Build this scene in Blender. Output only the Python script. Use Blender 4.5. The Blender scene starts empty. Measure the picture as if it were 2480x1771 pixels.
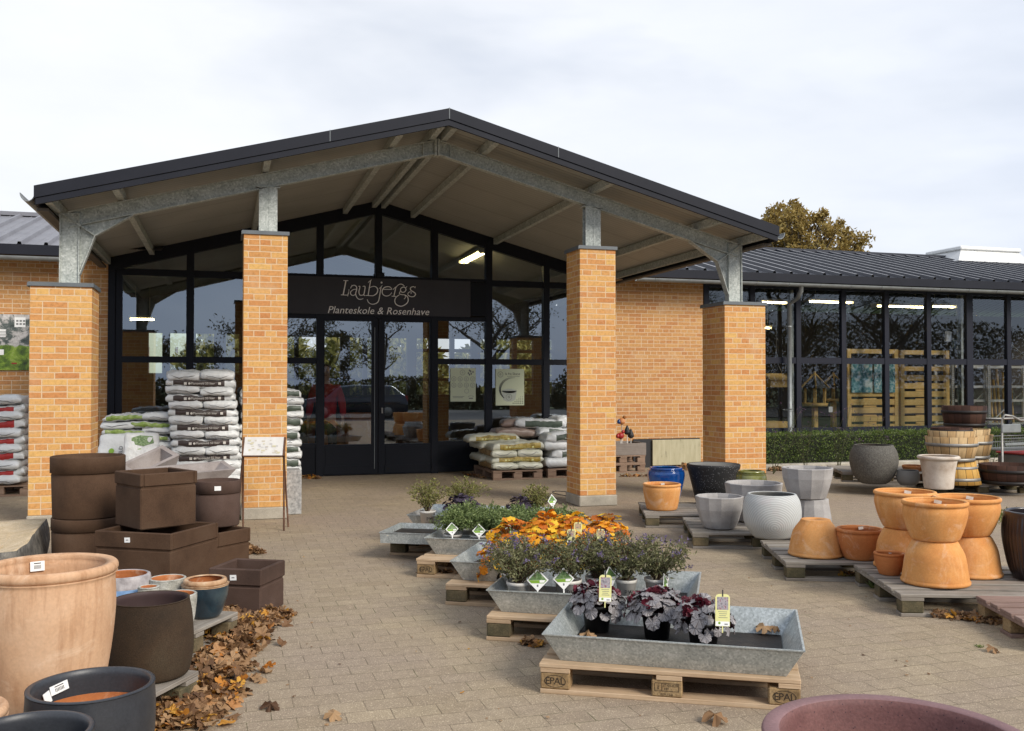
import bpy, math, random
from mathutils import Vector, Matrix, noise as mnoise
R = random.Random(7)
PI = math.pi
sc = bpy.context.scene
COL = sc.collection
# ---------------------------------------------------------------- camera model (photo pixels -> real positions)
F_PX, W_PX, H_PX = 2300.0, 2480.0, 1771.0
YAW = math.radians(16.8); CAM_H = 1.48; HORIZ = 930.0
PITCH = math.atan((HORIZ - H_PX/2)/F_PX)
cY, sY, cP, sP = math.cos(YAW), math.sin(YAW), math.cos(PITCH), math.sin(PITCH)
def ray(px, py):
    X = (px - W_PX/2)/F_PX; Y = -(py - H_PX/2)/F_PX
    Fw = cP - Y*sP; U = sP + Y*cP
    return (X*cY + Fw*sY, -X*sY + Fw*cY, U)
def onz(px, py, z=0.0):
    d = ray(px, py); t = (z - CAM_H)/d[2]; return (d[0]*t, d[1]*t, z)
def ony(px, py, Y):
    d = ray(px, py); t = Y/d[1]; return (d[0]*t, Y, CAM_H + d[2]*t)
def at_depth(px, Z):
    X = (px - W_PX/2)/F_PX*Z
    return (X*cY + Z*sY, -X*sY + Z*cY)
def zof(py, Z): return CAM_H - (py - HORIZ)/F_PX*Z
cam = bpy.data.cameras.new('camera'); camo = bpy.data.objects.new('camera', cam); COL.objects.link(camo)
camo.location = (0, 0, CAM_H); camo.rotation_euler = (PI/2 + PITCH, 0, -YAW)
cam.sensor_width = 36; cam.lens = 36*F_PX/W_PX; cam.clip_end = 2000; cam.clip_start = 0.05
sc.camera = camo
# ---------------------------------------------------------------- node helpers
class N:
    def __init__(s, name):
        s.m = bpy.data.materials.new(name); s.m.use_nodes = True
        s.t = s.m.node_tree; s.b = s.t.nodes['Principled BSDF']; s.out = s.t.nodes['Material Output']
    def n(s, typ, **kw):
        nd = s.t.nodes.new(typ)
        for k, v in kw.items():
            if k.startswith('i_'):
                nd.inputs[k[2:].replace('_', ' ')].default_value = v
            else: setattr(nd, k, v)
        return nd
    def l(s, a, b): s.t.links.new(a, b)
    def ramp(s, fac, stops, interp='LINEAR'):
        r = s.n('ShaderNodeValToRGB'); r.color_ramp.interpolation = interp
        e = r.color_ramp.elements
        while len(e) < len(stops): e.new(0.5)
        for el, (p, c) in zip(e, stops):
            el.position = p; el.color = (c[0], c[1], c[2], 1) if len(c) == 3 else c
        s.l(fac, r.inputs[0]); return r.outputs[0]
    def mix(s, fac, a, b, mode='MIX'):
        m = s.n('ShaderNodeMix', data_type='RGBA', blend_type=mode)
        for sock, v in ((m.inputs[0], fac), (m.inputs[6], a), (m.inputs[7], b)):
            if hasattr(v, 'links'): s.l(v, sock)
            elif isinstance(v, (int, float)): sock.default_value = v
            else: sock.default_value = (v[0], v[1], v[2], 1)
        return m.outputs[2]
    def math(s, op, a, b=0.0):
        m = s.n('ShaderNodeMath', operation=op)
        for sock, v in ((m.inputs[0], a), (m.inputs[1], b)):
            if hasattr(v, 'links'): s.l(v, sock)
            else: sock.default_value = v
        return m.outputs[0]
    def coord(s, kind='Object', rnd=True, scale=(1,1,1), rot=(0,0,0)):
        tc = s.n('ShaderNodeTexCoord'); mp = s.n('ShaderNodeMapping')
        mp.inputs['Scale'].default_value = scale; mp.inputs['Rotation'].default_value = rot
        s.l(tc.outputs[kind], mp.inputs['Vector'])
        if rnd:
            oi = s.n('ShaderNodeObjectInfo'); v = s.n('ShaderNodeVectorMath', operation='SCALE')
            v.inputs[0].default_value = (13.1, 7.7, 9.3); s.l(oi.outputs['Random'], v.inputs['Scale'])
            s.l(v.outputs[0], mp.inputs['Location'])
        return mp.outputs[0]
    def noise(s, vec, scale, detail=4, rough=.55, dist=0):
        t = s.n('ShaderNodeTexNoise'); t.inputs['Scale'].default_value = scale; t.inputs['Detail'].default_value = detail
        t.inputs['Roughness'].default_value = rough; t.inputs['Distortion'].default_value = dist
        s.l(vec, t.inputs['Vector']); return t.outputs['Fac']
    def vor(s, vec, scale, feature='F1', out='Color', rand=1.0):
        t = s.n('ShaderNodeTexVoronoi', feature=feature); t.inputs['Scale'].default_value = scale
        t.inputs['Randomness'].default_value = rand
        s.l(vec, t.inputs['Vector']); return t.outputs[out]
    def bump(s, h, strength=.3, dist=.01):
        b = s.n('ShaderNodeBump'); b.inputs['Strength'].default_value = strength; b.inputs['Distance'].default_value = dist
        s.l(h, b.inputs['Height']); s.l(b.outputs[0], s.b.inputs['Normal'])
    def set(s, col=None, rough=None, metal=None, spec=None, coat=None, sss=None):
        for k, v in (('Base Color', col), ('Roughness', rough), ('Metallic', metal), ('Specular IOR Level', spec), ('Coat Weight', coat)):
            if v is None: continue
            if hasattr(v, 'links'): s.l(v, s.b.inputs[k])
            elif k == 'Base Color': s.b.inputs[k].default_value = (v[0], v[1], v[2], 1)
            else: s.b.inputs[k].default_value = v
        return s.m
def vary(name, stops, scale=6, detail=5, rough=.75, metal=0, bump=0, bscale=None, bdist=.006, stretch=(1,1,1), spec=.5, coat=0,
         fine=0, finescale=120, coord='Object', rnd=True, speck=None, speckscale=150, speckamt=.16):
    """a surface whose own colour wanders between a few tones, with grain and bump"""
    s = N(name); v = s.coord(coord, rnd, stretch)
    f = s.noise(v, scale, detail, .6)
    c = s.ramp(f, stops)
    if fine:
        g = s.noise(v, finescale, 3, .6)
        c = s.mix(fine, c, s.ramp(g, [(.3, (.35,.35,.35)), (.7, (1.25,1.25,1.25))]), 'MULTIPLY')
    if speck:
        d = s.vor(v, speckscale, out='Distance')
        c = s.mix(s.ramp(d, [(speckamt*.7, (1,1,1)), (speckamt, (0,0,0))]), c, speck)
    s.set(c, rough, metal, spec, coat)
    if bump: s.bump(s.noise(v, bscale or scale*6, 4, .6), bump, bdist)
    return s.m
def plain(name, c, rough=.6, metal=0, spec=.5, coat=0): return N(name).set(c, rough, metal, spec, coat)
def S3(a, b, c=None):
    return [(.3, a), (.5, b), (.7, c)] if c else [(.3, a), (.7, b)]
# ---------------------------------------------------------------- mesh builder
ORG = {}
class MB:
    def __init__(s): s.v = []; s.f = []; s.mi = []; s.sm = []; s.uv = []
    def add(s, vs, fs, mi=0, smooth=False, uvs=None):
        o = len(s.v); s.v += [tuple(v) for v in vs]
        for k, f in enumerate(fs):
            s.f.append([i+o for i in f]); s.mi.append(mi if not isinstance(mi, (list, tuple)) else mi[k]); s.sm.append(smooth)
            s.uv.append([uvs[i] for i in f] if uvs else None)
        return s
    def box(s, x0, x1, y0, y1, z0, z1, mi=0, M=None):
        v = [Vector(p) for p in ((x0,y0,z0),(x1,y0,z0),(x1,y1,z0),(x0,y1,z0),(x0,y0,z1),(x1,y0,z1),(x1,y1,z1),(x0,y1,z1))]
        if M: v = [M @ p for p in v]
        return s.add(v, [(0,3,2,1),(4,5,6,7),(0,1,5,4),(1,2,6,5),(2,3,7,6),(3,0,4,7)], mi)
    def cbox(s, x0, x1, y0, y1, z0, z1, c=.006, mi=0, M=None):
        """box with small chamfers on all edges"""
        vs = []; 
        for X, sx in ((x0,1),(x1,-1)):
            for Y, sy in ((y0,1),(y1,-1)):
                for Z, sz in ((z0,1),(z1,-1)):
                    vs += [(X, Y+sy*c, Z+sz*c), (X+sx*c, Y, Z+sz*c), (X+sx*c, Y+sy*c, Z)]
        idx = lambda i, j, k, a: (i*4+j*2+k)*3+a
        fs = []
        for i in (0,1):
            q = [idx(i,0,0,0), idx(i,1,0,0), idx(i,1,1,0), idx(i,0,1,0)]; fs.append(q if i else q[::-1])
            q = [idx(0,i,0,1), idx(1,i,0,1), idx(1,i,1,1), idx(0,i,1,1)]; fs.append(q[::-1] if i else q)
            q = [idx(0,0,i,2), idx(1,0,i,2), idx(1,1,i,2), idx(0,1,i,2)]; fs.append(q if i else q[::-1])
        for i in (0,1):
            for j in (0,1):
                fs.append([idx(i,j,0,0), idx(i,j,1,0), idx(i,j,1,1), idx(i,j,0,1)] if i != j else [idx(i,j,0,0), idx(i,j,0,1), idx(i,j,1,1), idx(i,j,1,0)])
                fs.append([idx(i,0,j,0), idx(i,1,j,0), idx(i,1,j,2), idx(i,0,j,2)] if i == j else [idx(i,0,j,0), idx(i,0,j,2), idx(i,1,j,2), idx(i,1,j,0)])
                fs.append([idx(0,i,j,1), idx(1,i,j,1), idx(1,i,j,2), idx(0,i,j,2)] if i != j else [idx(0,i,j,1), idx(0,i,j,2), idx(1,i,j,2), idx(1,i,j,1)])
        for i in (0,1):
            for j in (0,1):
                for k in (0,1):
                    t = [idx(i,j,k,0), idx(i,j,k,1), idx(i,j,k,2)]
                    fs.append(t if (i+j+k) % 2 else t[::-1])
        if M: vs = [M @ Vector(p) for p in vs]
        return s.add(vs, fs, mi)
    def prism(s, poly, a0, a1, axis='y', mi=0, M=None):
        """extrude a 2-D polygon along an axis"""
        n = len(poly)
        def P(p, a):
            return {'y': (p[0], a, p[1]), 'x': (a, p[0], p[1]), 'z': (p[0], p[1], a)}[axis]
        vs = [P(p, a0) for p in poly] + [P(p, a1) for p in poly]
        if M: vs = [M @ Vector(p) for p in vs]
        area = sum(poly[i][0]*poly[(i+1)%n][1]-poly[(i+1)%n][0]*poly[i][1] for i in range(n))
        ccw = area > 0
        if axis == 'y': ccw = not ccw
        fs = [list(range(n))[::-1], list(range(n, 2*n))] + [(i, (i+1)%n, n+(i+1)%n, n+i) for i in range(n)]
        if not ccw: fs = [list(f)[::-1] for f in fs]
        return s.add(vs, fs, mi)
    def tube(s, pts, r, seg=6, mi=0, cap=True, smooth=True):
        pts = [Vector(p) for p in pts]; n = len(pts); vs = []
        rs = r if isinstance(r, (list, tuple)) else [r]*n
        up = Vector((.13,.27,.95))
        for i, p in enumerate(pts):
            d = (pts[min(i+1,n-1)] - pts[max(i-1,0)])
            if d.length < 1e-9: d = Vector((0,0,1))
            d.normalize(); a = d.cross(up)
            if a.length < .05: a = d.cross(Vector((1,0,0)))
            a.normalize(); b = a.cross(d)
            for k in range(seg):
                t = 2*PI*k/seg; vs.append(p + (a*math.cos(t) + b*math.sin(t))*rs[i])
        fs = [(i*seg+k, (i+1)*seg+k, (i+1)*seg+(k+1)%seg, i*seg+(k+1)%seg) for i in range(n-1) for k in range(seg)]
        s.add(vs, fs, mi, smooth)
        if cap:
            o = len(s.v) - len(vs)
            s.f.append([o+k for k in range(seg)][::-1]); s.f.append([o+(n-1)*seg+k for k in range(seg)][::-1][::-1])
            s.mi += [mi]*2; s.sm += [False]*2; s.uv += [None]*2
        return s
    def lathe(s, prof, seg=40, c=(0,0,0), mi=None, smooth=True, rad=None, closed_bottom=True, close_top=False):
        """prof: (r, z[, material]) bottom-centre outwards, up, over the rim and down inside"""
        n = len(prof); vs = []; fs = []; ms = []
        for i, p in enumerate(prof):
            for k in range(seg):
                t = 2*PI*k/seg; r = p[0]
                if rad: r *= rad(t, p[1], i)
                vs.append((c[0]+r*math.cos(t), c[1]+r*math.sin(t), c[2]+p[1]))
        for i in range(n-1):
            m = prof[i][2] if len(prof[i]) > 2 else (mi or 0)
            for k in range(seg):
                fs.append((i*seg+k, i*seg+(k+1)%seg, (i+1)*seg+(k+1)%seg, (i+1)*seg+k)); ms.append(m)
        s.add(vs, fs, ms, smooth); o = len(s.v) - len(vs)
        if closed_bottom:
            s.f.append([o+k for k in range(seg)][::-1]); s.mi.append(prof[0][2] if len(prof[0]) > 2 else (mi or 0)); s.sm.append(False); s.uv.append(None)
        m = prof[-1][2] if len(prof[-1]) > 2 else (mi or 0)
        s.f.append([o+(n-1)*seg+k for k in range(seg)]); s.mi.append(m); s.sm.append(False); s.uv.append(None)
        return s
    def text(s, txt, size, M, mi=0, shear=0, align='CENTER', bend=None, spacing=1.0):
        vs, fs = text_geo(txt, size, shear, align, spacing)
        out = []
        for x, y in vs:
            out.append(M @ Vector((x, y, 0)) if bend is None else M @ bend(x, y))
        return s.add(out, fs, mi)
    def disc(s, M, r, seg=20, mi=0, r0=0, sy=1):
        if r0:
            vs = [M @ Vector((q*math.cos(2*PI*k/seg), q*sy*math.sin(2*PI*k/seg), 0)) for q in (r0, r) for k in range(seg)]
            return s.add(vs, [(k, seg+k, seg+(k+1)%seg, (k+1)%seg) for k in range(seg)], mi)
        vs = [M @ Vector((r*math.cos(2*PI*k/seg), r*sy*math.sin(2*PI*k/seg), 0)) for k in range(seg)]
        return s.add(vs, [list(range(seg))], mi)
    def rect(s, M, w, h, mi=0):
        return s.add([M @ Vector(p) for p in ((-w/2,-h/2,0),(w/2,-h/2,0),(w/2,h/2,0),(-w/2,h/2,0))], [(0,1,2,3)], mi)
    def mesh(s, name, mats, off=(0,0,0)):
        me = bpy.data.meshes.new(name)
        ox, oy, oz = off
        me.from_pydata([(x-ox, y-oy, z-oz) for x, y, z in s.v], [], s.f)
        for m in (mats if isinstance(mats, (list, tuple)) else [mats]): me.materials.append(m)
        me.polygons.foreach_set('material_index', s.mi)
        me.polygons.foreach_set('use_smooth', s.sm)
        uvl = me.uv_layers.new(name='uv').data
        for p, u in zip(me.polygons, s.uv):
            if u:
                for li, q in zip(p.loop_indices, u): uvl[li].uv = q
            else:
                nx, ny, nz = abs(p.normal.x), abs(p.normal.y), abs(p.normal.z)
                for li in p.loop_indices:
                    x, y, z = s.v[me.loops[li].vertex_index]
                    uvl[li].uv = (x, y) if nz > .75 else ((x, z) if ny >= nx else (y+.06, z))
        me.update(); return me
    def build(s, name, mats, parent=None):
        off = ORG.get(parent, (0,0,0)) if parent else (0,0,0)
        me = s.mesh(name, mats, off)
        o = bpy.data.objects.new(name, me); COL.objects.link(o)
        if parent: o.parent = parent; ORG[o] = off
        return o
_tc = {}
def text_geo(txt, size, shear=0, align='CENTER', spacing=1.0):
    key = (txt, shear, align, spacing)
    if key not in _tc:
        cu = bpy.data.curves.new('lettering', 'FONT'); cu.body = txt; cu.size = 1; cu.shear = shear; cu.space_character = spacing
        cu.align_x = align; cu.align_y = 'CENTER'; cu.resolution_u = 2
        o = bpy.data.objects.new('lettering', cu); COL.objects.link(o)
        dg = bpy.context.evaluated_depsgraph_get(); dg.update()
        me = bpy.data.meshes.new_from_object(o.evaluated_get(dg))
        _tc[key] = ([(v.co.x, v.co.y) for v in me.vertices], [list(p.vertices) for p in me.polygons])
        COL.objects.unlink(o); bpy.data.objects.remove(o); bpy.data.curves.remove(cu); bpy.data.meshes.remove(me)
    vs, fs = _tc[key]
    return [(x*size, y*size) for x, y in vs], fs
def facing(p, ang=0, tilt=0):
    """matrix of an upright board at p whose face looks to -y turned by ang, leaning back by tilt"""
    return Matrix.Translation(p) @ Matrix.Rotation(ang, 4, 'Z') @ Matrix.Rotation(PI/2 - tilt, 4, 'X')
def tag(o, label=None, cat=None, group=None, kind=None):
    for k, v in (('label', label), ('category', cat), ('group', group), ('kind', kind)):
        if v: o[k] = v
    return o
def thing(name, label, cat, loc=(0,0,0), rz=0, group=None, world=False):
    o = bpy.data.objects.new(name, None); COL.objects.link(o); o.empty_display_size = .1
    o.location = loc; o.rotation_euler = (0, 0, rz)
    if world: ORG[o] = tuple(loc)
    return tag(o, label, cat, group)
def struct(name, mb, mats): return tag(mb.build(name, mats), kind='structure')
KIDS = {}
def copy_tree(o, parent=None):
    c = o.copy(); COL.objects.link(c)
    if parent: c.parent = parent
    for ch in list(o.children): copy_tree(ch, c)
    return c
ORD = ['topmost', 'second from the top', 'third from the top', 'fourth from the top', 'fifth from the top', 'sixth from the top', 'seventh from the top',
       'eighth from the top', 'ninth from the top', 'tenth from the top', 'eleventh from the top', 'twelfth from the top', 'thirteenth from the top', 'fourteenth from the top', 'fifteenth from the top', 'sixteenth from the top', 'lowest']
# ---------------------------------------------------------------- materials
def brick_mat(name, tones, mortar, w=.24, h=.0667, ms=.0105, dirt=.5):
    s = N(name); tc = s.n('ShaderNodeTexCoord'); uv = tc.outputs['UV']
    nz = s.n('ShaderNodeTexNoise'); nz.inputs['Scale'].default_value = 9; s.l(uv, nz.inputs['Vector'])
    wob = s.n('ShaderNodeVectorMath', operation='MULTIPLY_ADD'); s.l(nz.outputs['Color'], wob.inputs[0])
    wob.inputs[1].default_value = (.008,.008,0); s.l(uv, wob.inputs[2])
    b = s.n('ShaderNodeTexBrick'); b.offset = .5; b.squash = .5; b.squash_frequency = 3
    b.inputs['Color1'].default_value = (0,0,0,1); b.inputs['Color2'].default_value = (1,1,1,1); b.inputs['Mortar'].default_value = (.5,.5,.5,1)
    b.inputs['Scale'].default_value = 1; b.inputs['Brick Width'].default_value = w; b.inputs['Row Height'].default_value = h
    b.inputs['Mortar Size'].default_value = ms*.5; b.inputs['Mortar Smooth'].default_value = .25; b.inputs['Bias'].default_value = 0
    s.l(wob.outputs[0], b.inputs['Vector'])
    c = s.ramp(b.outputs['Color'], tones)
    n2 = s.noise(uv, 30, 5, .7); c = s.mix(.55, c, s.ramp(n2, [(.28, (.50,.45,.40)), (.5,(1,1,1)), (.75, (1.28,1.24,1.16))]), 'MULTIPLY')
    n3 = s.noise(uv, 2.2, 5, .65); c = s.mix(s.ramp(n3, [(.56,(0,0,0)), (.78,(dirt,)*3)]), c, (.62,.47,.33))
    mo = s.mix(s.noise(uv, 60, 3), (mortar[0]*.85, mortar[1]*.85, mortar[2]*.85), mortar)
    col = s.mix(b.outputs['Fac'], c, mo)
    s.set(col, .88, 0, .25)
    inv = s.math('SUBTRACT', 1.0, b.outputs['Fac']); hgt = s.math('ADD', inv, s.math('MULTIPLY', n2, .5))
    s.bump(hgt, .55, .006)
    return s.m
BRICK_TONES = [(0,(.51,.22,.078)), (.2,(.575,.285,.103)), (.4,(.635,.365,.128)), (.6,(.555,.262,.095)), (.8,(.64,.385,.130)), (1,(.495,.205,.075))]
m_brick = brick_mat('pillar_brick', BRICK_TONES, (.70,.52,.33), ms=.0115)
m_brickw = brick_mat('wall_brick', [(0,(.49,.245,.095)), (.3,(.56,.31,.125)), (.6,(.52,.27,.105)), (1,(.47,.215,.085))], (.70,.53,.35), ms=.0115, dirt=.35)
def paving():
    s = N('concrete_pavers'); tc = s.n('ShaderNodeTexCoord'); uv = tc.outputs['UV']
    nz = s.n('ShaderNodeTexNoise'); nz.inputs['Scale'].default_value = 5; s.l(uv, nz.inputs['Vector'])
    wob = s.n('ShaderNodeVectorMath', operation='MULTIPLY_ADD'); s.l(nz.outputs['Color'], wob.inputs[0])
    wob.inputs[1].default_value = (.012,.012,0); s.l(uv, wob.inputs[2])
    b = s.n('ShaderNodeTexBrick'); b.offset = .5
    b.inputs['Color1'].default_value = (0,0,0,1); b.inputs['Color2'].default_value = (1,1,1,1); b.inputs['Mortar'].default_value = (.5,.5,.5,1)
    b.inputs['Scale'].default_value = 1; b.inputs['Brick Width'].default_value = .21; b.inputs['Row Height'].default_value = .14
    b.inputs['Mortar Size'].default_value = .0028; b.inputs['Mortar Smooth'].default_value = .35
    s.l(wob.outputs[0], b.inputs['Vector'])
    c = s.ramp(b.outputs['Color'], [(0,(.305,.238,.160)), (.35,(.36,.287,.192)), (.7,(.33,.26,.18)), (1,(.395,.315,.21))])
    big = s.noise(uv, .55, 4, .6); c = s.mix(s.ramp(big, [(.40,(0,0,0)), (.6,(.85,)*3)]), c, (.315,.248,.188))
    n = s.noise(uv, 14, 6, .7); c = s.mix(.55, c, s.ramp(n, [(.3,(.72,.72,.72)), (.7,(1.18,1.18,1.18))]), 'MULTIPLY')
    sp = s.vor(uv, 115, out='Distance'); g = s.vor(uv, 115, out='Color')
    c = s.mix(s.math('MULTIPLY', s.ramp(sp, [(.18,(1,1,1)), (.42,(0,0,0))]), s.ramp(g, [(.35,(0,0,0)), (.8,(.8,)*3)])), c, (.72,.60,.43))
    d = s.noise(uv, 150, 4, .75); c = s.mix(.85, c, s.ramp(d, [(.34,(.50,)*3), (.52,(.98,)*3), (.7,(1.2,)*3)]), 'MULTIPLY')
    st = s.noise(uv, 1.6, 7, .75); c = s.mix(s.ramp(st, [(.57,(0,0,0)), (.74,(.5,)*3)]), c, (.20,.16,.115))
    jn = s.noise(uv, 6.5, 4); jm = s.math('MULTIPLY', b.outputs['Fac'], s.ramp(jn, [(.32,(.20,)*3), (.66,(.85,)*3)]))
    mg = s.noise(uv, .9, 5, .7); jc = s.mix(s.ramp(mg, [(.48,(0,0,0)), (.62,(1,1,1))]), (.105,.08,.05), (.075,.085,.03))
    jm = s.math('MULTIPLY', jm, s.ramp(mg, [(.45,(.85,)*3), (.62,(1,1,1))]))
    col = s.mix(jm, c, jc)
    s.set(col, .92, 0, .2)
    bw_ = s.n('ShaderNodeRGBToBW'); s.l(b.outputs['Color'], bw_.inputs[0])
    s.bump(s.math('ADD', s.math('ADD', s.math('MULTIPLY', b.outputs['Fac'], -1.0), s.math('MULTIPLY', bw_.outputs[0], .5)), s.math('MULTIPLY', s.noise(uv, 130, 3), .4)), .6, .006)
    return s.m
m_pave = paving()
def galv(name, lo, hi, rough=.5, scale=90, metal=.55, streak=False):
    s = N(name); v = s.coord('Object', True, (1,1,1))
    a = s.vor(v, scale); bw = s.n('ShaderNodeRGBToBW'); s.l(a, bw.inputs[0])
    n = s.noise(v, 7, 7, .7); f = s.math('ADD', s.math('MULTIPLY', bw.outputs[0], .45), s.math('MULTIPLY', n, .75))
    c = s.ramp(f, [(.3, lo), (.62, [(p+q)/2 for p, q in zip(lo, hi)]), (.88, hi)])
    w = s.noise(v, 28, 6, .7); c = s.mix(s.ramp(w, [(.56,(0,0,0)), (.72,(.55,)*3)]), c, [min(.8, h*1.35) for h in hi])
    s.set(c, s.ramp(f, [(.3,(rough+.1,)*3), (.8,(rough-.08,)*3)]), metal, .5)
    s.bump(s.noise(v, 60, 3), .08, .003)
    return s.m
m_galv = galv('galvanised_sheet', (.26,.285,.28), (.58,.615,.60), .42, 110, .4)
m_steel = galv('galvanised_beam', (.26,.285,.265), (.60,.63,.585), .6, 60, .12)
m_zinc = vary('zinc_gutter', S3((.20,.21,.21), (.27,.29,.29)), 8, rough=.5, metal=.4)
m_frame = plain('navy_frame_paint', (.006,.0075,.0125), .5, 0, .22)
m_kick = plain('navy_panel_paint', (.006,.0075,.0115), .55, 0, .2)
m_wframe = plain('wing_frame_paint', (.011,.0125,.022), .5, 0, .25)
m_fascia = vary('dark_fascia_sheet', S3((.010,.0115,.018), (.014,.0155,.023)), 3, rough=.6, rnd=False, spec=.22)
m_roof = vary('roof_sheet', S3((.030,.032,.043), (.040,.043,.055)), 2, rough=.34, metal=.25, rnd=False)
m_roofl = vary('roof_sheet_sky_sheen', S3((.17,.17,.19), (.23,.23,.25)), 2, rough=.5, metal=.1, rnd=False)  # same dark sheet, with the sky's reflection put into a paler base colour
def soffit():
    s = N('cream_soffit'); tc = s.n('ShaderNodeTexCoord'); 
    w = s.n('ShaderNodeTexWave', wave_type='BANDS', bands_direction='Y'); w.inputs['Scale'].default_value = 3.2
    s.l(tc.outputs['UV'], w.inputs['Vector'])
    n = s.noise(tc.outputs['UV'], 1.2, 5)
    c = s.mix(.8, s.ramp(w.outputs['Fac'], [(0,(.29,.283,.25)), (.12,(.375,.367,.328)), (1,(.39,.382,.342))]), s.ramp(n, [(.3,(.82,.82,.82)), (.7,(1.06,1.06,1.06))]), 'MULTIPLY')
    sy_ = s.n('ShaderNodeSeparateXYZ'); s.l(tc.outputs['UV'], sy_.inputs[0]); fr_ = s.math('FRACT', s.math('ADD', sy_.outputs[1], .2))
    c = s.mix(s.math('LESS_THAN', fr_, .012), c, (.14,.125,.10)); st_ = s.noise(tc.outputs['UV'], 2.6, 7, .7); c = s.mix(s.ramp(st_, [(.58,(0,0,0)), (.78,(.4,)*3)]), c, (.30,.26,.20))
    s.set(c, .6); return s.m
m_soffit = soffit()
m_cap = vary('cap_sheet', S3((.10,.115,.125), (.135,.15,.16)), 6, rough=.5)
m_conc = vary('concrete', S3((.30,.27,.22), (.40,.36,.29), (.46,.42,.34)), 5, rough=.9, bump=.3, bscale=50, fine=.35)
def glass(name, refl=.17, tint=(.80,.84,.82)):
    s = N(name); t = s.t
    t.nodes.remove(s.b)
    tr = s.n('ShaderNodeBsdfTransparent'); tr.inputs[0].default_value = (*tint, 1)
    gl = s.n('ShaderNodeBsdfGlossy'); gl.inputs['Roughness'].default_value = .004; gl.inputs[0].default_value = (.80,.90,1,1)
    fr = s.n('ShaderNodeFresnel'); fr.inputs['IOR'].default_value = 1.5
    wv = s.n('ShaderNodeTexNoise'); wv.inputs['Scale'].default_value = .9
    bp = s.n('ShaderNodeBump'); bp.inputs['Strength'].default_value = .012; bp.inputs['Distance'].default_value = .05
    tc = s.n('ShaderNodeTexCoord'); s.l(tc.outputs['Object'], wv.inputs['Vector']); s.l(wv.outputs['Fac'], bp.inputs['Height']); s.l(bp.outputs[0], gl.inputs['Normal'])
    f = s.math('MINIMUM', s.math('ADD', s.math('MULTIPLY', fr.outputs[0], 1.3), refl-.05), 1.0)
    mx = s.n('ShaderNodeMixShader'); s.l(f, mx.inputs[0]); s.l(tr.outputs[0], mx.inputs[1]); s.l(gl.outputs[0], mx.inputs[2])
    s.l(mx.outputs[0], s.out.inputs[0]); return s.m
m_glass = glass('window_glass', .23, (.92,.95,.92))
m_wglass = glass('wing_glass', .085, (.97,.985,.97))
m_carglass = plain('car_glass', (.01,.012,.015), .05, 0, .8)
def emit(name, c, st):
    s = N(name); s.b.inputs['Base Color'].default_value = (*c, 1); s.b.inputs['Emission Color'].default_value = (*c, 1); s.b.inputs['Emission Strength'].default_value = st
    return s.m
m_lamp = emit('fluorescent_tube', (1,.84,.46), 15)
m_lamph = plain('lamp_housing', (.62,.58,.45), .5)
def wood(name, tones, rough=.85, sx=1.2, sy=22, sz=22, knots=True):
    s = N(name); v = s.coord('Object', True, (sx, sy, sz)); v2 = s.coord('Object', True)
    n = s.noise(v, 1.6, 8, .7, .6); c = s.ramp(n, tones)
    n2 = s.noise(v2, 3, 5, .7); c = s.mix(.6, c, s.ramp(n2, [(.3,(.6,.58,.55)), (.65,(1.1,1.1,1.1))]), 'MULTIPLY')
    s.set(c, rough, 0, .25); s.bump(n, .25, .003); return s.m
m_pine = wood('fresh_pallet_pine', [(.25,(.32,.21,.12)), (.5,(.50,.36,.23)), (.75,(.58,.45,.31))])
m_block = vary('pressed_chip_block', S3((.20,.13,.06), (.32,.21,.10), (.38,.27,.14)), 9, rough=.95, bump=.6, bscale=70, fine=.6, finescale=90)
m_blockg = vary('mossy_block', S3((.045,.045,.022), (.12,.095,.05), (.19,.14,.075)), 6, rough=.95, bump=.6, bscale=60, fine=.5)
m_greyw = wood('weathered_pallet_boards', [(.2,(.13,.11,.09)), (.5,(.27,.24,.205)), (.8,(.40,.37,.32))])
m_greywf = wood('grey_box_boards', [(.2,(.16,.135,.115)), (.5,(.24,.205,.18)), (.8,(.30,.265,.235))])
m_redw = wood('red_stained_boards', [(.2,(.17,.105,.085)), (.5,(.26,.175,.145)), (.8,(.35,.26,.215))])
m_ply = wood('old_pallet_wood', [(.2,(.17,.11,.075)), (.5,(.26,.175,.125)), (.8,(.35,.26,.19))])
m_orangew = wood('varnished_larch', [(.2,(.62,.38,.11)), (.5,(.80,.53,.19)), (.8,(.84,.60,.25))], .6)
m_darkink = plain('burnt_ink', (.03,.02,.012), .9)
m_ink = plain('print_black', (.02,.02,.022), .7)
m_inkgrey = plain('print_grey', (.16,.16,.16), .7)
m_white = plain('white_print', (.82,.82,.80), .6)
m_letter = plain('sign_letter_grey', (.90,.87,.82), .4)
m_signb = vary('sign_board_charcoal', S3((.028,.027,.032), (.036,.034,.039)), 3, rough=.6, rnd=False)
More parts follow.
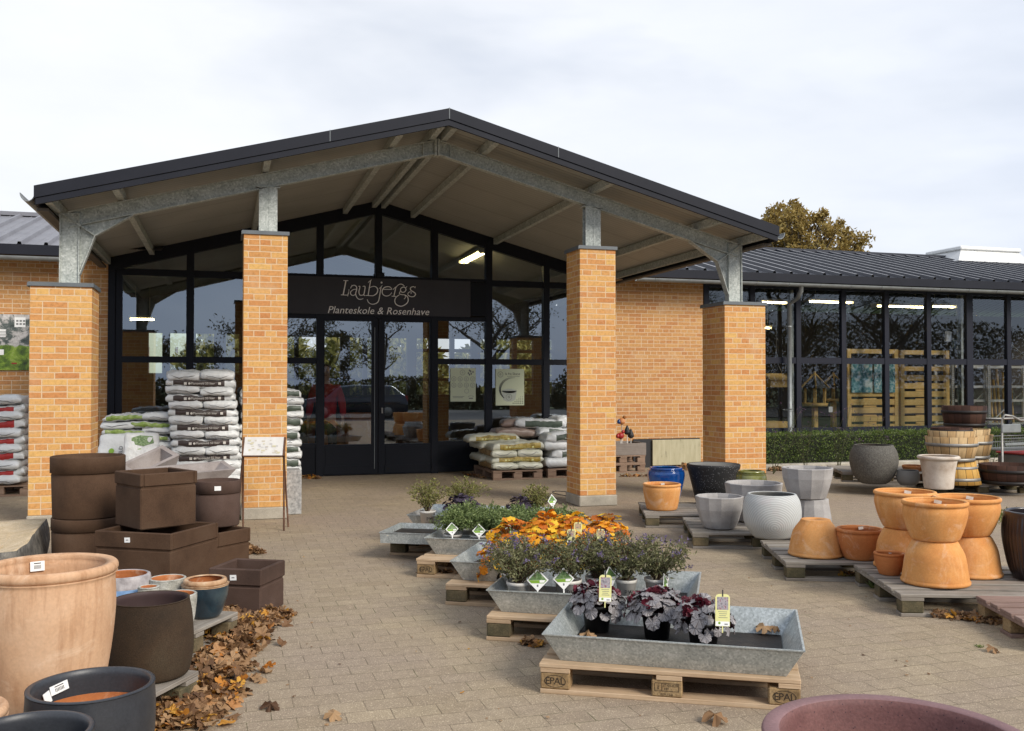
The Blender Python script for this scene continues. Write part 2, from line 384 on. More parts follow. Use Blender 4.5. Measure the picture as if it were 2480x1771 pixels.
def terra(name, tones, band=None):
    s = N(name); v = s.coord('Object', True); n = s.noise(v, 3.2, 6, .62, .4); c = s.ramp(n, tones)
    sep = s.n('ShaderNodeMapping'); sep.inputs['Scale'].default_value = (6, 6, .8); s.l(v, sep.inputs['Vector'])
    st = s.noise(sep.outputs[0], 1.4, 6, .7); c = s.mix(s.ramp(st, [(.50,(0,0,0)), (.70,(.75,)*3)]), c, band or tones[-1][1])
    g = s.noise(v, 90, 3); c = s.mix(.35, c, s.ramp(g, [(.3,(.75,)*3), (.7,(1.12,)*3)]), 'MULTIPLY')
    lb = s.noise(v, 4.5, 8, .72, 1.2); c = s.mix(s.ramp(lb, [(.54,(0,0,0)), (.68,(.42,)*3)]), c, (.78,.60,.44))
    dk = s.noise(v, 11, 6, .7); c = s.mix(s.ramp(dk, [(.62,(0,0,0)), (.76,(.45,)*3)]), c, (.26,.12,.055))
    s.set(c, .85, 0, .3); s.bump(s.noise(v, 30, 5), .16, .004); return s.m
m_terra = terra('terracotta', S3((.56,.225,.065), (.655,.30,.092), (.71,.37,.14)), (.74,.43,.20))
m_terrad = terra('terracotta_deep', S3((.42,.135,.04), (.52,.19,.06), (.56,.24,.08)), (.44,.15,.05))
m_terrap = terra('terracotta_pale', S3((.50,.29,.165), (.58,.36,.215), (.62,.41,.265)), (.30,.135,.055))
m_brown = vary('brown_fibre_clay', S3((.055,.030,.017), (.080,.044,.025), (.094,.055,.033)), 4, rough=.9, bump=.35, bscale=160, bdist=.002, fine=.5, finescale=220, spec=.25)
m_brown2 = vary('rust_brown_fibre_clay', S3((.058,.035,.026), (.080,.048,.036), (.098,.062,.049)), 4, rough=.85, bump=.3, bscale=160, bdist=.002, fine=.4, finescale=200, spec=.25)
m_choc = vary('chocolate_clay', S3((.036,.025,.017), (.056,.036,.022), (.068,.050,.032)), 3, rough=.9, bump=.6, bscale=190, bdist=.002, fine=.6, finescale=240, spec=.2)
m_chocin = vary('plum_inside', S3((.045,.026,.026), (.065,.038,.037)), 5, rough=.7)
m_dgrey = vary('graphite_glaze', S3((.020,.022,.028), (.034,.037,.044), (.045,.048,.055)), 4, rough=.42, bump=.25, bscale=160, bdist=.001, fine=.3)
m_rust = terra('bare_rust_clay', S3((.28,.09,.03), (.40,.14,.045), (.45,.17,.06)), (.32,.10,.035))
m_blue = vary('cobalt_glaze', S3((.002,.022,.10), (.004,.060,.26), (.012,.16,.40)), 3, rough=.12, coat=.6)
m_lblue = vary('pale_blue_glaze', S3((.10,.18,.34), (.20,.34,.56), (.36,.46,.58)), 8, rough=.35, coat=.3, bump=.3, bscale=40)
m_rimgrey = vary('crackled_grey_rim', S3((.20,.18,.18), (.36,.33,.33), (.50,.47,.46)), 14, rough=.6, bump=.5, bscale=40)
m_petrol = vary('petrol_glaze', S3((.008,.017,.026), (.020,.040,.056), (.045,.075,.088)), 5, rough=.3, coat=.4, fine=.3)
m_tanrim = vary('tan_broken_rim', S3((.25,.13,.06), (.48,.30,.17), (.55,.42,.28)), 16, rough=.8, bump=.5, bscale=50)
m_greyrim = vary('grey_white_stone', S3((.24,.235,.20), (.42,.41,.36), (.55,.54,.49)), 15, rough=.85, bump=.5, bscale=60, fine=.4)
m_facet = vary('cast_grey_concrete', S3((.26,.245,.235), (.36,.34,.325), (.46,.44,.42)), 4, rough=.75, bump=.15, bscale=60, fine=.2)
m_trough = vary('taupe_concrete', S3((.235,.20,.185), (.31,.27,.25), (.37,.33,.31)), 5, rough=.85, bump=.15, bscale=60, fine=.25)
m_terrazzo = vary('black_terrazzo', S3((.008,.008,.009), (.013,.013,.014)), 8, rough=.6, speck=(.26,.26,.27), speckscale=55, speckamt=.2, bump=.4, bscale=90)
m_olive = vary('olive_glaze', S3((.07,.07,.012), (.14,.145,.025), (.25,.25,.08)), 5, rough=.18, coat=.5)
m_stone = vary('speckled_stone_clay', S3((.070,.065,.055), (.115,.107,.092), (.17,.16,.14)), 60, 4, rough=.9, bump=.7, bscale=110, fine=.5, finescale=150)
m_stone2 = vary('smooth_grey_clay', S3((.14,.135,.125), (.18,.175,.16)), 6, rough=.85, bump=.2, bscale=90)
m_cream = vary('cream_stone_pot', S3((.40,.31,.235), (.56,.48,.40), (.64,.57,.49)), 5, rough=.85, bump=.2, bscale=30, fine=.2)
m_black_rib = vary('black_ribbed_glaze', S3((.016,.013,.016), (.030,.024,.028)), 5, rough=.32, coat=.2)
m_purple = vary('plum_matt_clay', S3((.125,.050,.047), (.165,.070,.064), (.195,.09,.082)), 6, rough=.7, bump=.3, bscale=70, fine=.4, speck=(.05,.02,.025), speckscale=55, speckamt=.14)
m_purplerim = vary('plum_rim', S3((.185,.10,.10), (.24,.135,.135)), 6, rough=.65, bump=.2, bscale=90, fine=.25)
def ripple():
    s = N('white_ripple_clay'); v = s.coord('Object', False)
    w = s.n('ShaderNodeTexWave', wave_type='RINGS', rings_direction='SPHERICAL'); w.inputs['Scale'].default_value = 17; w.inputs['Distortion'].default_value = 1.2; w.inputs['Detail'].default_value = 1
    mp = s.n('ShaderNodeMapping'); mp.inputs['Location'].default_value = (-.02, .22, -.11); s.l(v, mp.inputs['Vector']); s.l(mp.outputs[0], w.inputs['Vector'])
    c = s.ramp(w.outputs['Fac'], [(.1,(.40,.41,.395)), (.6,(.49,.50,.485))])
    n = s.noise(v, 6, 3); c = s.mix(s.ramp(n, [(.55,(0,0,0)), (.75,(.35,)*3)]), c, (.45,.36,.36))
    s.set(c, .8); s.bump(w.outputs['Fac'], .22, .005); return s.m
m_ripple = ripple()
def staves(name, tones, n=18, rough=.8):
    s = N(name); tc = s.n('ShaderNodeTexCoord'); sp = s.n('ShaderNodeSeparateXYZ'); s.l(tc.outputs['Object'], sp.inputs[0])
    a = s.math('ARCTAN2', sp.outputs[1], sp.outputs[0]); k = s.math('MULTIPLY', s.math('ADD', a, PI), n/(2*PI))
    fl = s.math('FLOOR', k); fr = s.math('FRACT', k)
    wn = s.n('ShaderNodeTexWhiteNoise', noise_dimensions='1D'); s.l(fl, wn.inputs['W'])
    c = s.ramp(wn.outputs['Value'], tones)
    v = s.coord('Object', True, (16,16,1.5)); g = s.noise(v, 2, 6, .7); c = s.mix(.6, c, s.ramp(g, [(.3,(.62,)*3), (.7,(1.15,)*3)]), 'MULTIPLY')
    gap = s.math('GREATER_THAN', s.math('ABSOLUTE', s.math('SUBTRACT', fr, .5)), .47)
    c = s.mix(gap, c, (.02,.012,.008)); s.set(c, rough, 0, .25); return s.m
m_oakd = staves('dark_oak_staves', [(0,(.030,.014,.010)), (.5,(.055,.026,.018)), (1,(.085,.040,.026))])
m_oakl = staves('pale_oak_staves', [(0,(.40,.25,.11)), (.5,(.50,.33,.16)), (1,(.57,.41,.22))])
m_oaky = staves('yellow_oak_staves', [(0,(.42,.21,.04)), (.5,(.54,.30,.07)), (1,(.56,.34,.10))])
m_hoop = vary('steel_hoop', S3((.22,.21,.19), (.33,.32,.30)), 10, rough=.5, metal=.5)
m_hoopd = plain('blackened_hoop', (.018,.015,.014), .55, .3)
m_plasw = vary('white_sack_film', S3((.58,.60,.60), (.70,.71,.71)), 6, rough=.34, bump=1, bscale=16, bdist=.012)
m_plasg = vary('grey_sack_underside', S3((.40,.43,.46), (.50,.53,.56)), 6, rough=.4, bump=.5, bscale=30)
m_plasc = vary('cream_sack_film', S3((.52,.52,.40), (.66,.66,.55)), 6, rough=.38, bump=.5, bscale=30)
m_lab_brown = vary('brown_sack_strip', S3((.035,.024,.021), (.060,.042,.038)), 30, rough=.5, bump=.3, bscale=40)
m_lab_red = vary('red_sack_strip', S3((.28,.012,.012), (.42,.030,.025)), 14, rough=.45, bump=.3, bscale=40)
m_lab_rust = vary('rust_sack_strip', S3((.17,.055,.035), (.26,.085,.05)), 14, rough=.5, bump=.3, bscale=40)
m_lab_green = vary('green_sack_strip', S3((.10,.16,.035), (.25,.36,.07), (.42,.48,.25)), 16, rough=.5, bump=.3, bscale=40)
m_lab_gold = vary('gold_sack_strip', S3((.13,.09,.02), (.35,.25,.04), (.50,.38,.12)), 16, rough=.5, bump=.3, bscale=40)
m_lab_dark = vary('dark_green_sack_strip', S3((.035,.05,.035), (.075,.10,.075)), 16, rough=.5)
m_lab_brn2 = vary('straw_brown_sack_side', S3((.12,.075,.03), (.26,.17,.075), (.36,.26,.13)), 16, rough=.55, bump=.3, bscale=40)
m_soil = vary('potting_soil', S3((.010,.007,.005), (.026,.018,.013), (.05,.036,.025)), 22, rough=.95, bump=.8, bscale=60)
m_wetsoil = vary('wet_tray_floor', S3((.010,.008,.007), (.022,.017,.014), (.045,.034,.026)), 9, rough=.6, spec=.3, bump=.5, bscale=50)
m_potblack = plain('black_plastic_pot', (.009,.009,.010), .5)
m_potwhite = vary('white_plastic_pot', S3((.60,.575,.52), (.70,.67,.62)), 3, rough=.5)
m_rusty = vary('rusted_steel', S3((.050,.022,.012), (.10,.042,.020), (.15,.070,.035)), 20, rough=.8)
def leafm(name, tones, rough=.55, trans=.25, spec=.35):
    """per-leaf tone taken from the leaf's own uv, so every leaf differs"""
    s = N(name); tc = s.n('ShaderNodeTexCoord'); sp = s.n('ShaderNodeSeparateXYZ'); s.l(tc.outputs['UV'], sp.inputs[0])
    c = s.ramp(sp.outputs[0], tones); s.set(c, rough, 0, spec)
    tl = s.n('ShaderNodeBsdfTranslucent'); s.l(c, tl.inputs[0]); mx = s.n('ShaderNodeMixShader'); mx.inputs[0].default_value = trans
    s.l(s.b.outputs[0], mx.inputs[1]); s.l(tl.outputs[0], mx.inputs[2]); s.l(mx.outputs[0], s.out.inputs[0]); return s.m
m_litter = leafm('dead_leaf', [(0,(.085,.042,.020)), (.25,(.19,.100,.046)), (.55,(.30,.175,.085)), (.8,(.38,.24,.125)), (.9,(.46,.17,.028)), (1,(.55,.30,.045))], .7, .15)
m_hedge = leafm('hedge_leaf', [(0,(.040,.070,.014)), (.5,(.11,.165,.030)), (1,(.21,.27,.065))])
m_olivebush = leafm('olive_bush_leaf', [(0,(.075,.080,.034)), (.4,(.15,.155,.068)), (.8,(.22,.215,.10)), (1,(.28,.25,.16))])
m_greenbush = leafm('fresh_green_leaf', [(0,(.075,.115,.030)), (.5,(.17,.225,.075)), (1,(.30,.36,.15))])
m_yelbush = leafm('yellow_green_leaf', [(0,(.10,.105,.030)), (.5,(.20,.205,.055)), (1,(.32,.29,.10))])
m_oaktree = leafm('autumn_oak_leaf', [(0,(.20,.13,.035)), (.4,(.33,.225,.06)), (.75,(.42,.31,.095)), (1,(.48,.38,.15))], .6, .35)
m_darktree = leafm('dusk_tree_leaf', [(0,(.035,.038,.018)), (.6,(.08,.075,.03)), (1,(.15,.11,.045))])
m_palm = leafm('palm_leaf', [(0,(.012,.03,.010)), (1,(.03,.06,.02))])
m_purpleleaf = leafm('dark_purple_leaf', [(0,(.018,.012,.022)), (.6,(.038,.026,.044)), (1,(.065,.048,.07))], .5, .1)
m_gold = leafm('amber_leaf', [(0,(.20,.12,.03)), (.12,(.52,.13,.012)), (.36,(.74,.26,.012)), (.7,(.84,.44,.018)), (1,(.86,.62,.05))], .5, .3)
m_violet = leafm('violet_flower', [(0,(.13,.09,.19)), (1,(.26,.21,.34))])
m_magenta = leafm('magenta_flower', [(0,(.09,.045,.085)), (1,(.20,.12,.20))])
m_stem = vary('woody_stem', S3((.10,.060,.035), (.16,.10,.06)), 20, rough=.9)
m_bark = vary('tree_bark', S3((.09,.075,.06), (.16,.13,.10)), 10, rough=.95, bump=.5)
def heuch(name, base, dark, vein, undert):
    """lobed leaf: silver between dark branching veins, drawn in the leaf's own coordinates"""
    s = N(name); tc = s.n('ShaderNodeTexCoord'); sp = s.n('ShaderNodeSeparateXYZ'); s.l(tc.outputs['UV'], sp.inputs[0])
    u, v = sp.outputs[0], sp.outputs[1]
    a = s.math('ARCTAN2', u, s.math('ADD', v, .35)); r = s.math('SQRT', s.math('ADD', s.math('MULTIPLY', u, u), s.math('MULTIPLY', v, v)))
    k = s.math('ABSOLUTE', s.math('SUBTRACT', s.math('FRACT', s.math('ADD', s.math('MULTIPLY', a, 1.45), .5)), .5))
    vm = s.ramp(k, [(.02,(1,1,1)), (.085,(0,0,0))])
    wv = s.noise(tc.outputs['UV'], 5, 4, .7); vm2 = s.ramp(wv, [(.40,(1,1,1)), (.47,(0,0,0))])
    geo = s.n('ShaderNodeNewGeometry')
    n = s.noise(s.coord('Object', True), 22, 3); c = s.mix(n, base, [x*.62 for x in base])
    c = s.mix(s.math('MULTIPLY', vm2, .38), c, vein); c = s.mix(vm, c, vein)
    c = s.mix(geo.outputs['Backfacing'], c, undert)
    s.set(c, .45, .0, .5); return s.m
m_heuch = heuch('silver_heuchera_leaf', (.31,.288,.288), (.1,.03,.05), (.038,.027,.029), (.12,.03,.042))
m_heuchred = leafm('wine_red_leaf', [(0,(.05,.006,.012)), (.6,(.11,.012,.024)), (1,(.17,.03,.045))], .45, .15)
m_grass = vary('lawn', S3((.05,.085,.02), (.085,.13,.03)), 6, rough=.95)
m_asph = vary('asphalt', S3((.07,.07,.072), (.10,.10,.10)), 6, rough=.9, fine=.4)
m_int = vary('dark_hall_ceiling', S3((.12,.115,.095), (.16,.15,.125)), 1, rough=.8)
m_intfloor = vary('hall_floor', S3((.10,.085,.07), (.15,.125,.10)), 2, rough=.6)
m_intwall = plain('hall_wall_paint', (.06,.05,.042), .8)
# ---------------------------------------------------------------- sky, sun
SUN_EL, SUN_AZ = math.radians(34), math.radians(-150)      # azimuth of the sun seen from the yard, from +y towards +x
w = bpy.data.worlds.new("World"); sc.world = w; w.use_nodes = True
def world():
    t = w.node_tree; nd = t.nodes; L = t.links.new; bg = nd['Background']
    sky = nd.new('ShaderNodeTexSky'); sky.sky_type = 'NISHITA'; sky.sun_disc = False
    sky.sun_elevation = SUN_EL; sky.sun_rotation = SUN_AZ; sky.dust_density = 2; sky.altitude = 20
    tc = nd.new('ShaderNodeTexCoord'); mp = nd.new('ShaderNodeMapping'); mp.inputs['Scale'].default_value = (1.3, 1.3, 3.6)
    L(tc.outputs['Generated'], mp.inputs['Vector'])
    n1 = nd.new('ShaderNodeTexNoise'); n1.inputs['Scale'].default_value = 1.25; n1.inputs['Detail'].default_value = 5; n1.inputs['Roughness'].default_value = .52; n1.inputs['Distortion'].default_value = .25
    L(mp.outputs[0], n1.inputs['Vector'])
    r = nd.new('ShaderNodeValToRGB'); L(n1.outputs['Fac'], r.inputs[0])
    e = r.color_ramp.elements; e[0].position = .36; e[1].position = .60
    e[0].color = (6.3, 6.85, 7.9, 1); e[1].color = (9.6, 9.75, 10.1, 1)
    n2 = nd.new('ShaderNodeTexNoise'); n2.inputs['Scale'].default_value = 3.4; n2.inputs['Detail'].default_value = 6; n2.inputs['Roughness'].default_value = .55
    L(mp.outputs[0], n2.inputs['Vector'])
    r2 = nd.new('ShaderNodeValToRGB'); L(n2.outputs['Fac'], r2.inputs[0]); q = r2.color_ramp.elements
    q[0].position = .3; q[0].color = (.93,.94,.95,1); q[1].position = .7; q[1].color = (1.03,1.03,1.03,1)
    mm = nd.new('ShaderNodeMix'); mm.data_type = 'RGBA'; mm.blend_type = 'MULTIPLY'; mm.inputs[0].default_value = 1
    L(r.outputs[0], mm.inputs[6]); L(r2.outputs[0], mm.inputs[7])
    # the cloud bank is bright to the north-west and greyer, bluer to the east and south
    sp = nd.new('ShaderNodeSeparateXYZ'); L(tc.outputs['Generated'], sp.inputs[0])
    dt = nd.new('ShaderNodeVectorMath'); dt.operation = 'DOT_PRODUCT'; L(tc.outputs['Generated'], dt.inputs[0]); dt.inputs[1].default_value = (-.42, .88, .22)
    r3 = nd.new('ShaderNodeMapRange'); r3.inputs['From Min'].default_value = -.6; r3.inputs['From Max'].default_value = .95; r3.inputs['To Min'].default_value = .0; r3.inputs['To Max'].default_value = 1.0
    L(dt.outputs['Value'], r3.inputs['Value'])
    r4 = nd.new('ShaderNodeMix'); r4.data_type = 'RGBA'; L(r3.outputs[0], r4.inputs[0]); r4.inputs[6].default_value = (.80,.87,1.0,1); r4.inputs[7].default_value = (1,1,1,1)
    m2 = nd.new('ShaderNodeMix'); m2.data_type = 'RGBA'; m2.blend_type = 'MULTIPLY'; m2.inputs[0].default_value = 1
    L(mm.outputs[2], m2.inputs[6]); L(r4.outputs[2], m2.inputs[7])
    mx = nd.new('ShaderNodeMix'); mx.data_type = 'RGBA'; mx.inputs[0].default_value = .90
    L(sky.outputs[0], mx.inputs[6]); L(m2.outputs[2], mx.inputs[7]); L(mx.outputs[2], bg.inputs[0]); bg.inputs[1].default_value = .064
world()
sl = bpy.data.lights.new('sun', 'SUN'); so = bpy.data.objects.new('sun', sl); COL.objects.link(so)
sl.energy = 2.15; sl.angle = math.radians(24); sl.color = (1, .93, .82)
sd = Vector((math.sin(SUN_AZ)*math.cos(SUN_EL), math.cos(SUN_AZ)*math.cos(SUN_EL), math.sin(SUN_EL)))
sd.x = abs(sd.x)   # from behind the photographer's right shoulder
so.rotation_euler = sd.to_track_quat('Z', 'Y').to_euler(); so.location = (6, -10, 20)
for nd in w.node_tree.nodes:
    if nd.type == 'TEX_SKY': nd.sun_rotation = math.atan2(sd.x, sd.y)
sc.view_settings.view_transform = 'Standard'; sc.view_settings.look = 'None'; sc.view_settings.gamma = 1; sc.view_settings.exposure = 0.78
sc.cycles.max_bounces = 8; sc.cycles.transparent_max_bounces = 12; sc.cycles.caustics_reflective = False; sc.cycles.caustics_refractive = False
sc.cycles.sample_clamp_indirect = 6
# ---------------------------------------------------------------- ground
g = MB(); g.add([(-260,-260,-.06),(260,-260,-.06),(260,260,-.06),(-260,260,-.06)], [(0,1,2,3)]); struct('ground', g, m_grass)
g = MB(); g.box(-14, 20, -7, 15.6, -.05, 0); struct('paved_yard', g, m_pave)
g = MB(); g.box(-60, 60, -22, -7.004, -.055, -.012); struct('car_park', g, m_asph)
# ---------------------------------------------------------------- canopy
CX0, APEX, SL = 2.38, 4.56, .267
XL, XR = CX0-4.20, CX0+4.20
YF, YB, YG = 10.3, 22.4, 15.5
def zt(x, d=0): return APEX - SL*abs(x-CX0) - d
def band(mb, x0, x1, y0, y1, d0, d1, mi=0):
    """slab between two depths below the roof line, split at the ridge"""
    for a, b in ((x0, min(x1, CX0)), (max(x0, CX0), x1)):
        if b > a: mb.prism([(a, zt(a, d1)), (b, zt(b, d1)), (b, zt(b, d0)), (a, zt(a, d0))], y0, y1, 'y', mi)
can = thing('entrance_canopy', 'wide gabled entrance canopy with dark edge and galvanised beams over the glass front', 'canopy', (CX0, 10.3, 0), world=True)
b = MB(); band(b, XL+.02, XR-.02, YF+.05, YB, .012, .045); b.build('roof', m_fascia, can)
b = MB(); band(b, XL+.06, XR-.06, YF+.06, YB+.5, .05, .085); b.build('soffit', m_soffit, can)
b = MB(); band(b, XL, XR, YF, YF+.045, 0, .122); band(b, XL+.015, XR-.015, YF+.012, YF+.045, .128, .19)
b.box(XL-.0, XL+.03, YF+.05, YG-.4, zt(XL)-.18, zt(XL)-.005); b.box(XR-.03, XR, YF+.05, YG-.4, zt(XR)-.18, zt(XR)-.005)
b.build('fascia', m_fascia, can)
b = MB()
for x in (CX0, ony(733*1.0906, 330, YF)[0], ony(1240*1.0906, 330, YF)[0]):
    b.box(x-.005, x+.005, YF-.004, YF-.001, zt(x)-.12, zt(x)+.004)
b.build('fascia_seam', m_cap, can)
RY, RT = 10.93, .205
def rafter(sgn):
    b = MB(); xo = CX0+sgn*3.98; xi = CX0+sgn*.035
    def seg(d0, d1, y0, y1):
        p = [(xo, zt(xo, d1)), (xi, zt(xi, d1)), (xi, zt(xi, d0)), (xo, zt(xo, d0))]
        b.prism(p, y0, y1, 'y')
    seg(.195, .207, RY, RY+.10); seg(.353, .365, RY, RY+.10); seg(.207, .353, RY+.046, RY+.054)
    for k in (.15, .35, 1.6, 2.9):
        x = xi+sgn*k; 
    x = xi+sgn*.13; b.prism([(x-.005, zt(x,.353)), (x+.005, zt(x,.353)), (x+.005, zt(x,.207)), (x-.005, zt(x,.207))], RY+.004, RY+.046, 'y')
    return b.build('rafter', m_steel, can)
for s_ in (-1, 1): rafter(s_)
b = MB(); b.box(CX0-.034, CX0-.004, RY-.01, RY+.11, zt(CX0)-.385, zt(CX0)-.19); b.box(CX0+.004, CX0+.034, RY-.01, RY+.11, zt(CX0)-.385, zt(CX0)-.19)
b.build('ridge_plate', m_steel, can)
PIN, POUT = 3.16, 2.525
def post(x, z0, outer):
    s_ = -1 if x < CX0 else 1
    b = MB(); z1 = zt(x, .366) if not outer else zt(x, .21)
    hw = .098 if outer else .10
    if outer:
        b.box(x-hw, x-hw+.012, RY, RY+.1, z0, z1); b.box(x+hw-.012, x+hw, RY, RY+.1, z0, z1)
        b.box(x-hw+.012, x+hw-.012, RY+.02, RY+.032, z0, z1)
    else:
        b.box(x-hw, x-.003, RY, RY+.012, z0, z1); b.box(x+.003, x+hw, RY, RY+.012, z0, z1)
        b.box(x-.003, x+.003, RY+.004, RY+.1, z0, z1); b.box(x-hw, x+hw, RY+.1, RY+.112, z0, z1)
        b.box(x-hw-.03, x+hw+.03, RY-.01, RY+.12, z1-.0, z1+.012)
    b.box(x-hw-.01, x+hw+.01, RY-.02, RY+.13, z0-.001, z0+.012)
    return b.build('post', m_steel, can)
PX = [CX0-3.965, CX0-1.93, CX0+1.97, CX0+3.95]
for i, x in enumerate(PX): post(x, PIN if i in (1,2) else POUT, i in (0,3))
for s_, x in ((-1, PX[0]), (1, PX[3])):
    a = x - s_*.098; k = [(a, 2.64), (a-s_*.15, 3.06), (a-s_*.53, zt(a-s_*.53, .366)), (a, zt(a, .366))]
    b = MB(); b.prism(k, RY+.044, RY+.056, 'y')
    for p, q in ((k[0], k[1]), (k[1], k[2])):
        d = Vector((q[0]-p[0], 0, q[1]-p[1])); L_ = d.length; ang = math.atan2(d.z, d.x)
        M = Matrix.Translation((p[0], RY, p[1])) @ Matrix.Rotation(-ang, 4, 'Y'); b.box(0, L_, 0, .1, -.005, .005, 0, M)
    b.build('gusset', m_steel, can)
    p, q = (x+s_*.08, zt(x, .22)), k[1]; d = Vector((q[0]-p[0], 0, q[1]-p[1])); ang = math.atan2(d.z, d.x)
    b = MB(); M = Matrix.Translation((p[0], RY-.002, p[1])) @ Matrix.Rotation(-ang, 4, 'Y'); b.box(0, d.length, 0, .09, -.006, .006, 0, M); b.build('stiffener', m_steel, can)
for x in (-1.70, -1.08, .42, 1.84, 2.31, 2.46, 2.95, 4.37, 5.82, 6.44):
    b = MB(); b.box(x-.035, x+.035, YF+.06, YG+.06, zt(x, .185), zt(x, .088)); b.build('purlin', m_soffit if False else m_steel, can)
m_trim = vary('reflected_brown_eaves_trim', S3((.075,.062,.05), (.11,.095,.08)), 4, rough=.7)  # brown imitates the reflection on the zinc gutter's underside
for s_, x in ((-1, XL), (1, XR)):
    b = MB(); n = 10; x_ = x+s_*.075; z_ = zt(x)-.06
    arc = [(x_+.07*math.cos(PI+PI*k/n), z_+.085*math.sin(PI+PI*k/n)) for k in range(n+1)]
    inn = [(x_+.062*math.cos(PI+PI*k/n), z_+.077*math.sin(PI+PI*k/n)) for k in range(n+1)]
    b.prism(arc + inn[::-1], YF+.10, YG-.45, 'y'); b.build('gutter', m_zinc, can)
    b = MB(); b.box(x-(.0 if s_<0 else .10), x+(.10 if s_<0 else .0), YF+.2, YG-.1, zt(x)-.215, zt(x)-.185)
    b.build('eaves_trim', m_trim, can)
# ---------------------------------------------------------------- brick pillars
for i, (x0, wd, h, dp, lab) in enumerate(((-1.925, .588, 2.5, .588, 'short wide brick pillar at the end of the canopy beside the red and white sack stack'),
                                      (.185, .468, 3.13, .468, 'tall slim brick pillar behind the little rusty-legged information board'),
                                      (4.10, .468, 3.13, .468, 'tall slim brick pillar between the entrance doors and the bare brick wall'),
                                      (6.06, .588, 2.5, .588, 'short wide brick pillar behind the black speckled pot and grey faceted pots'))):
    t = thing('brick_pillar', lab, 'pillar', (x0+wd/2, 10.74+dp/2, 0), group='brick pillars carrying the canopy', world=True)
    b = MB(); b.cbox(x0, x0+wd, 10.74, 10.74+dp, .13, h, .004); b.build('shaft', m_brick, t)
    b = MB(); b.cbox(x0-.012, x0+wd+.012, 10.725, 10.755+dp, 0, .13, .01); b.build('footing', m_conc, t)
    b = MB(); b.box(x0-.018, x0+wd+.018, 10.722, 10.758+dp, h-.012, h+.028); b.box(x0-.024, x0-.018, 10.722, 10.758+dp, h-.02, h+.02); b.build('cap', m_cap, t)
# ---------------------------------------------------------------- glazed entrance front
ent = thing('glazed_entrance', 'black framed glass gable front with double doors under the canopy', 'glass front', (CX0, YG, 0), world=True)
FX0, FX1 = -1.70, 6.42
MX = [-.525, .42, 1.45, 2.39, 3.325, 4.26, 5.285]
TOPD = .29
yf0, yf1 = YG-.05, YG+.05
b = MB()
b.box(FX0, FX0+.10, yf0, yf1, 0, zt(FX0, .1)); b.box(FX0+.112, FX0+.20, yf0+.012, yf1, 0, zt(FX0+.15, .1)); b.box(FX1-.2, FX1, yf0, yf1, 0, zt(FX1, .1))
b.box(FX0+.09, FX0+.12, yf0+.03, yf1-.02, 0, 3.3)
for x in MX:
    wdt = .055
    b.box(x-wdt, x+wdt, yf0-.012, yf1, 0 if x not in (2.39,) else 2.55, zt(x, .12))
band(b, FX0, FX1, yf0-.004, yf1, .086, TOPD)
b.build('frame', m_frame, ent)
segs = [FX0+.2]+[m for m in MX]+[FX1-.2]
def transom(x0, x1, z0, z1, dy=.01):
    b = MB(); b.box(x0, x1, yf0+dy, yf1-.004, z0, z1); b.build('transom', m_frame, ent)
for a, c in zip(segs[:-1], segs[1:]):
    a_ = a+(.055 if a in MX else 0); c_ = c-(.055 if c in MX else 0)
    if not (.4 < a < 4.2): transom(a_, c_, 3.13, 3.235)
    else: transom(a_, c_, 2.53, 2.60); transom(a_, c_, 3.195, 3.245)
    if not (1.4 < a < 3.3): transom(a_, c_, 1.805, 1.90); transom(a_, c_, .46, .53, .006)
for a, c in zip(segs[:-1], segs[1:]):
    if 1.4 < a < 3.3: continue
    b = MB(); b.box(a+.05, c-.05, yf0+.016, yf1-.01, .02, .46); b.box(a+.04, c-.04, yf0+.008, yf0+.016, .02, .10); b.build('kick_panel', m_kick, ent)
def pane(x0, x1, z0, z1, par, m=m_glass, y=YG, poly=None):
    b = MB()
    b.add(poly or [(x0,y,z0),(x1,y,z0),(x1,y,z1),(x0,y,z1)], [(0,1,2,3)]); return b.build('pane', m, par)
for a, c in zip(segs[:-1], segs[1:]):
    a_ = a+(.05 if a in MX else 0); c_ = c-(.05 if c in MX else 0)
    pane(0,0,0,0, ent, poly=[(a_, YG, 3.22), (c_, YG, 3.22), (c_, YG, zt(c_, TOPD-.02)), (a_, YG, zt(a_, TOPD-.02))])
    if .4 < a < 4.2:
        if not (1.4 < a < 3.3): pane(a_, c_, 1.88, 2.55, ent); pane(a_, c_, .51, 1.82, ent)
    else:
        pane(a_, c_, 1.88, 3.15, ent); pane(a_, c_, .51, 1.82, ent)
for x0, x1, hx in ((1.505, 2.385, 2.33), (2.395, 3.27, 2.45)):
    d = MB(); y0, y1 = yf0+.008, yf1-.012
    d.box(x0, x0+(.02 if x0 < 2 else .10), y0, y1, .01, 2.545); d.box(x1-(.10 if x0 < 2 else .02), x1, y0, y1, .01, 2.545)
    xa, xb = (x0+.02, x1-.10) if x0 < 2 else (x0+.10, x1-.02)
    d.box(xa, xb, y0, y1, 2.50, 2.545); d.box(xa, xb, y0, y1, .01, .50); d.box(xa+.02, xb-.02, y0-.008, y0, .05, .47); d.box(xa, xb, y0-.014, y0, .03, .16)
    do = d.build('door', m_frame, ent)
    pane(xa, xb, .495, 2.505, do)
    h = MB(); h.box(hx-.012, hx+.012, y0-.035, y0, 1.0, 1.09) if x0 > 2 else h.box(hx-.004, hx+.004, y0-.006, y0, .1, 2.4)
    h.build('handle' if x0 > 2 else 'door_seal', m_hoop if x0 > 2 else m_zinc, do)
b = MB(); b.box(2.33, 2.47, yf0-.09, yf0-.012, 3.20, 3.29); b.cbox(2.345, 2.455, yf0-.12, yf0-.09, 3.21, 3.28); b.build('door_sensor', m_frame, ent)
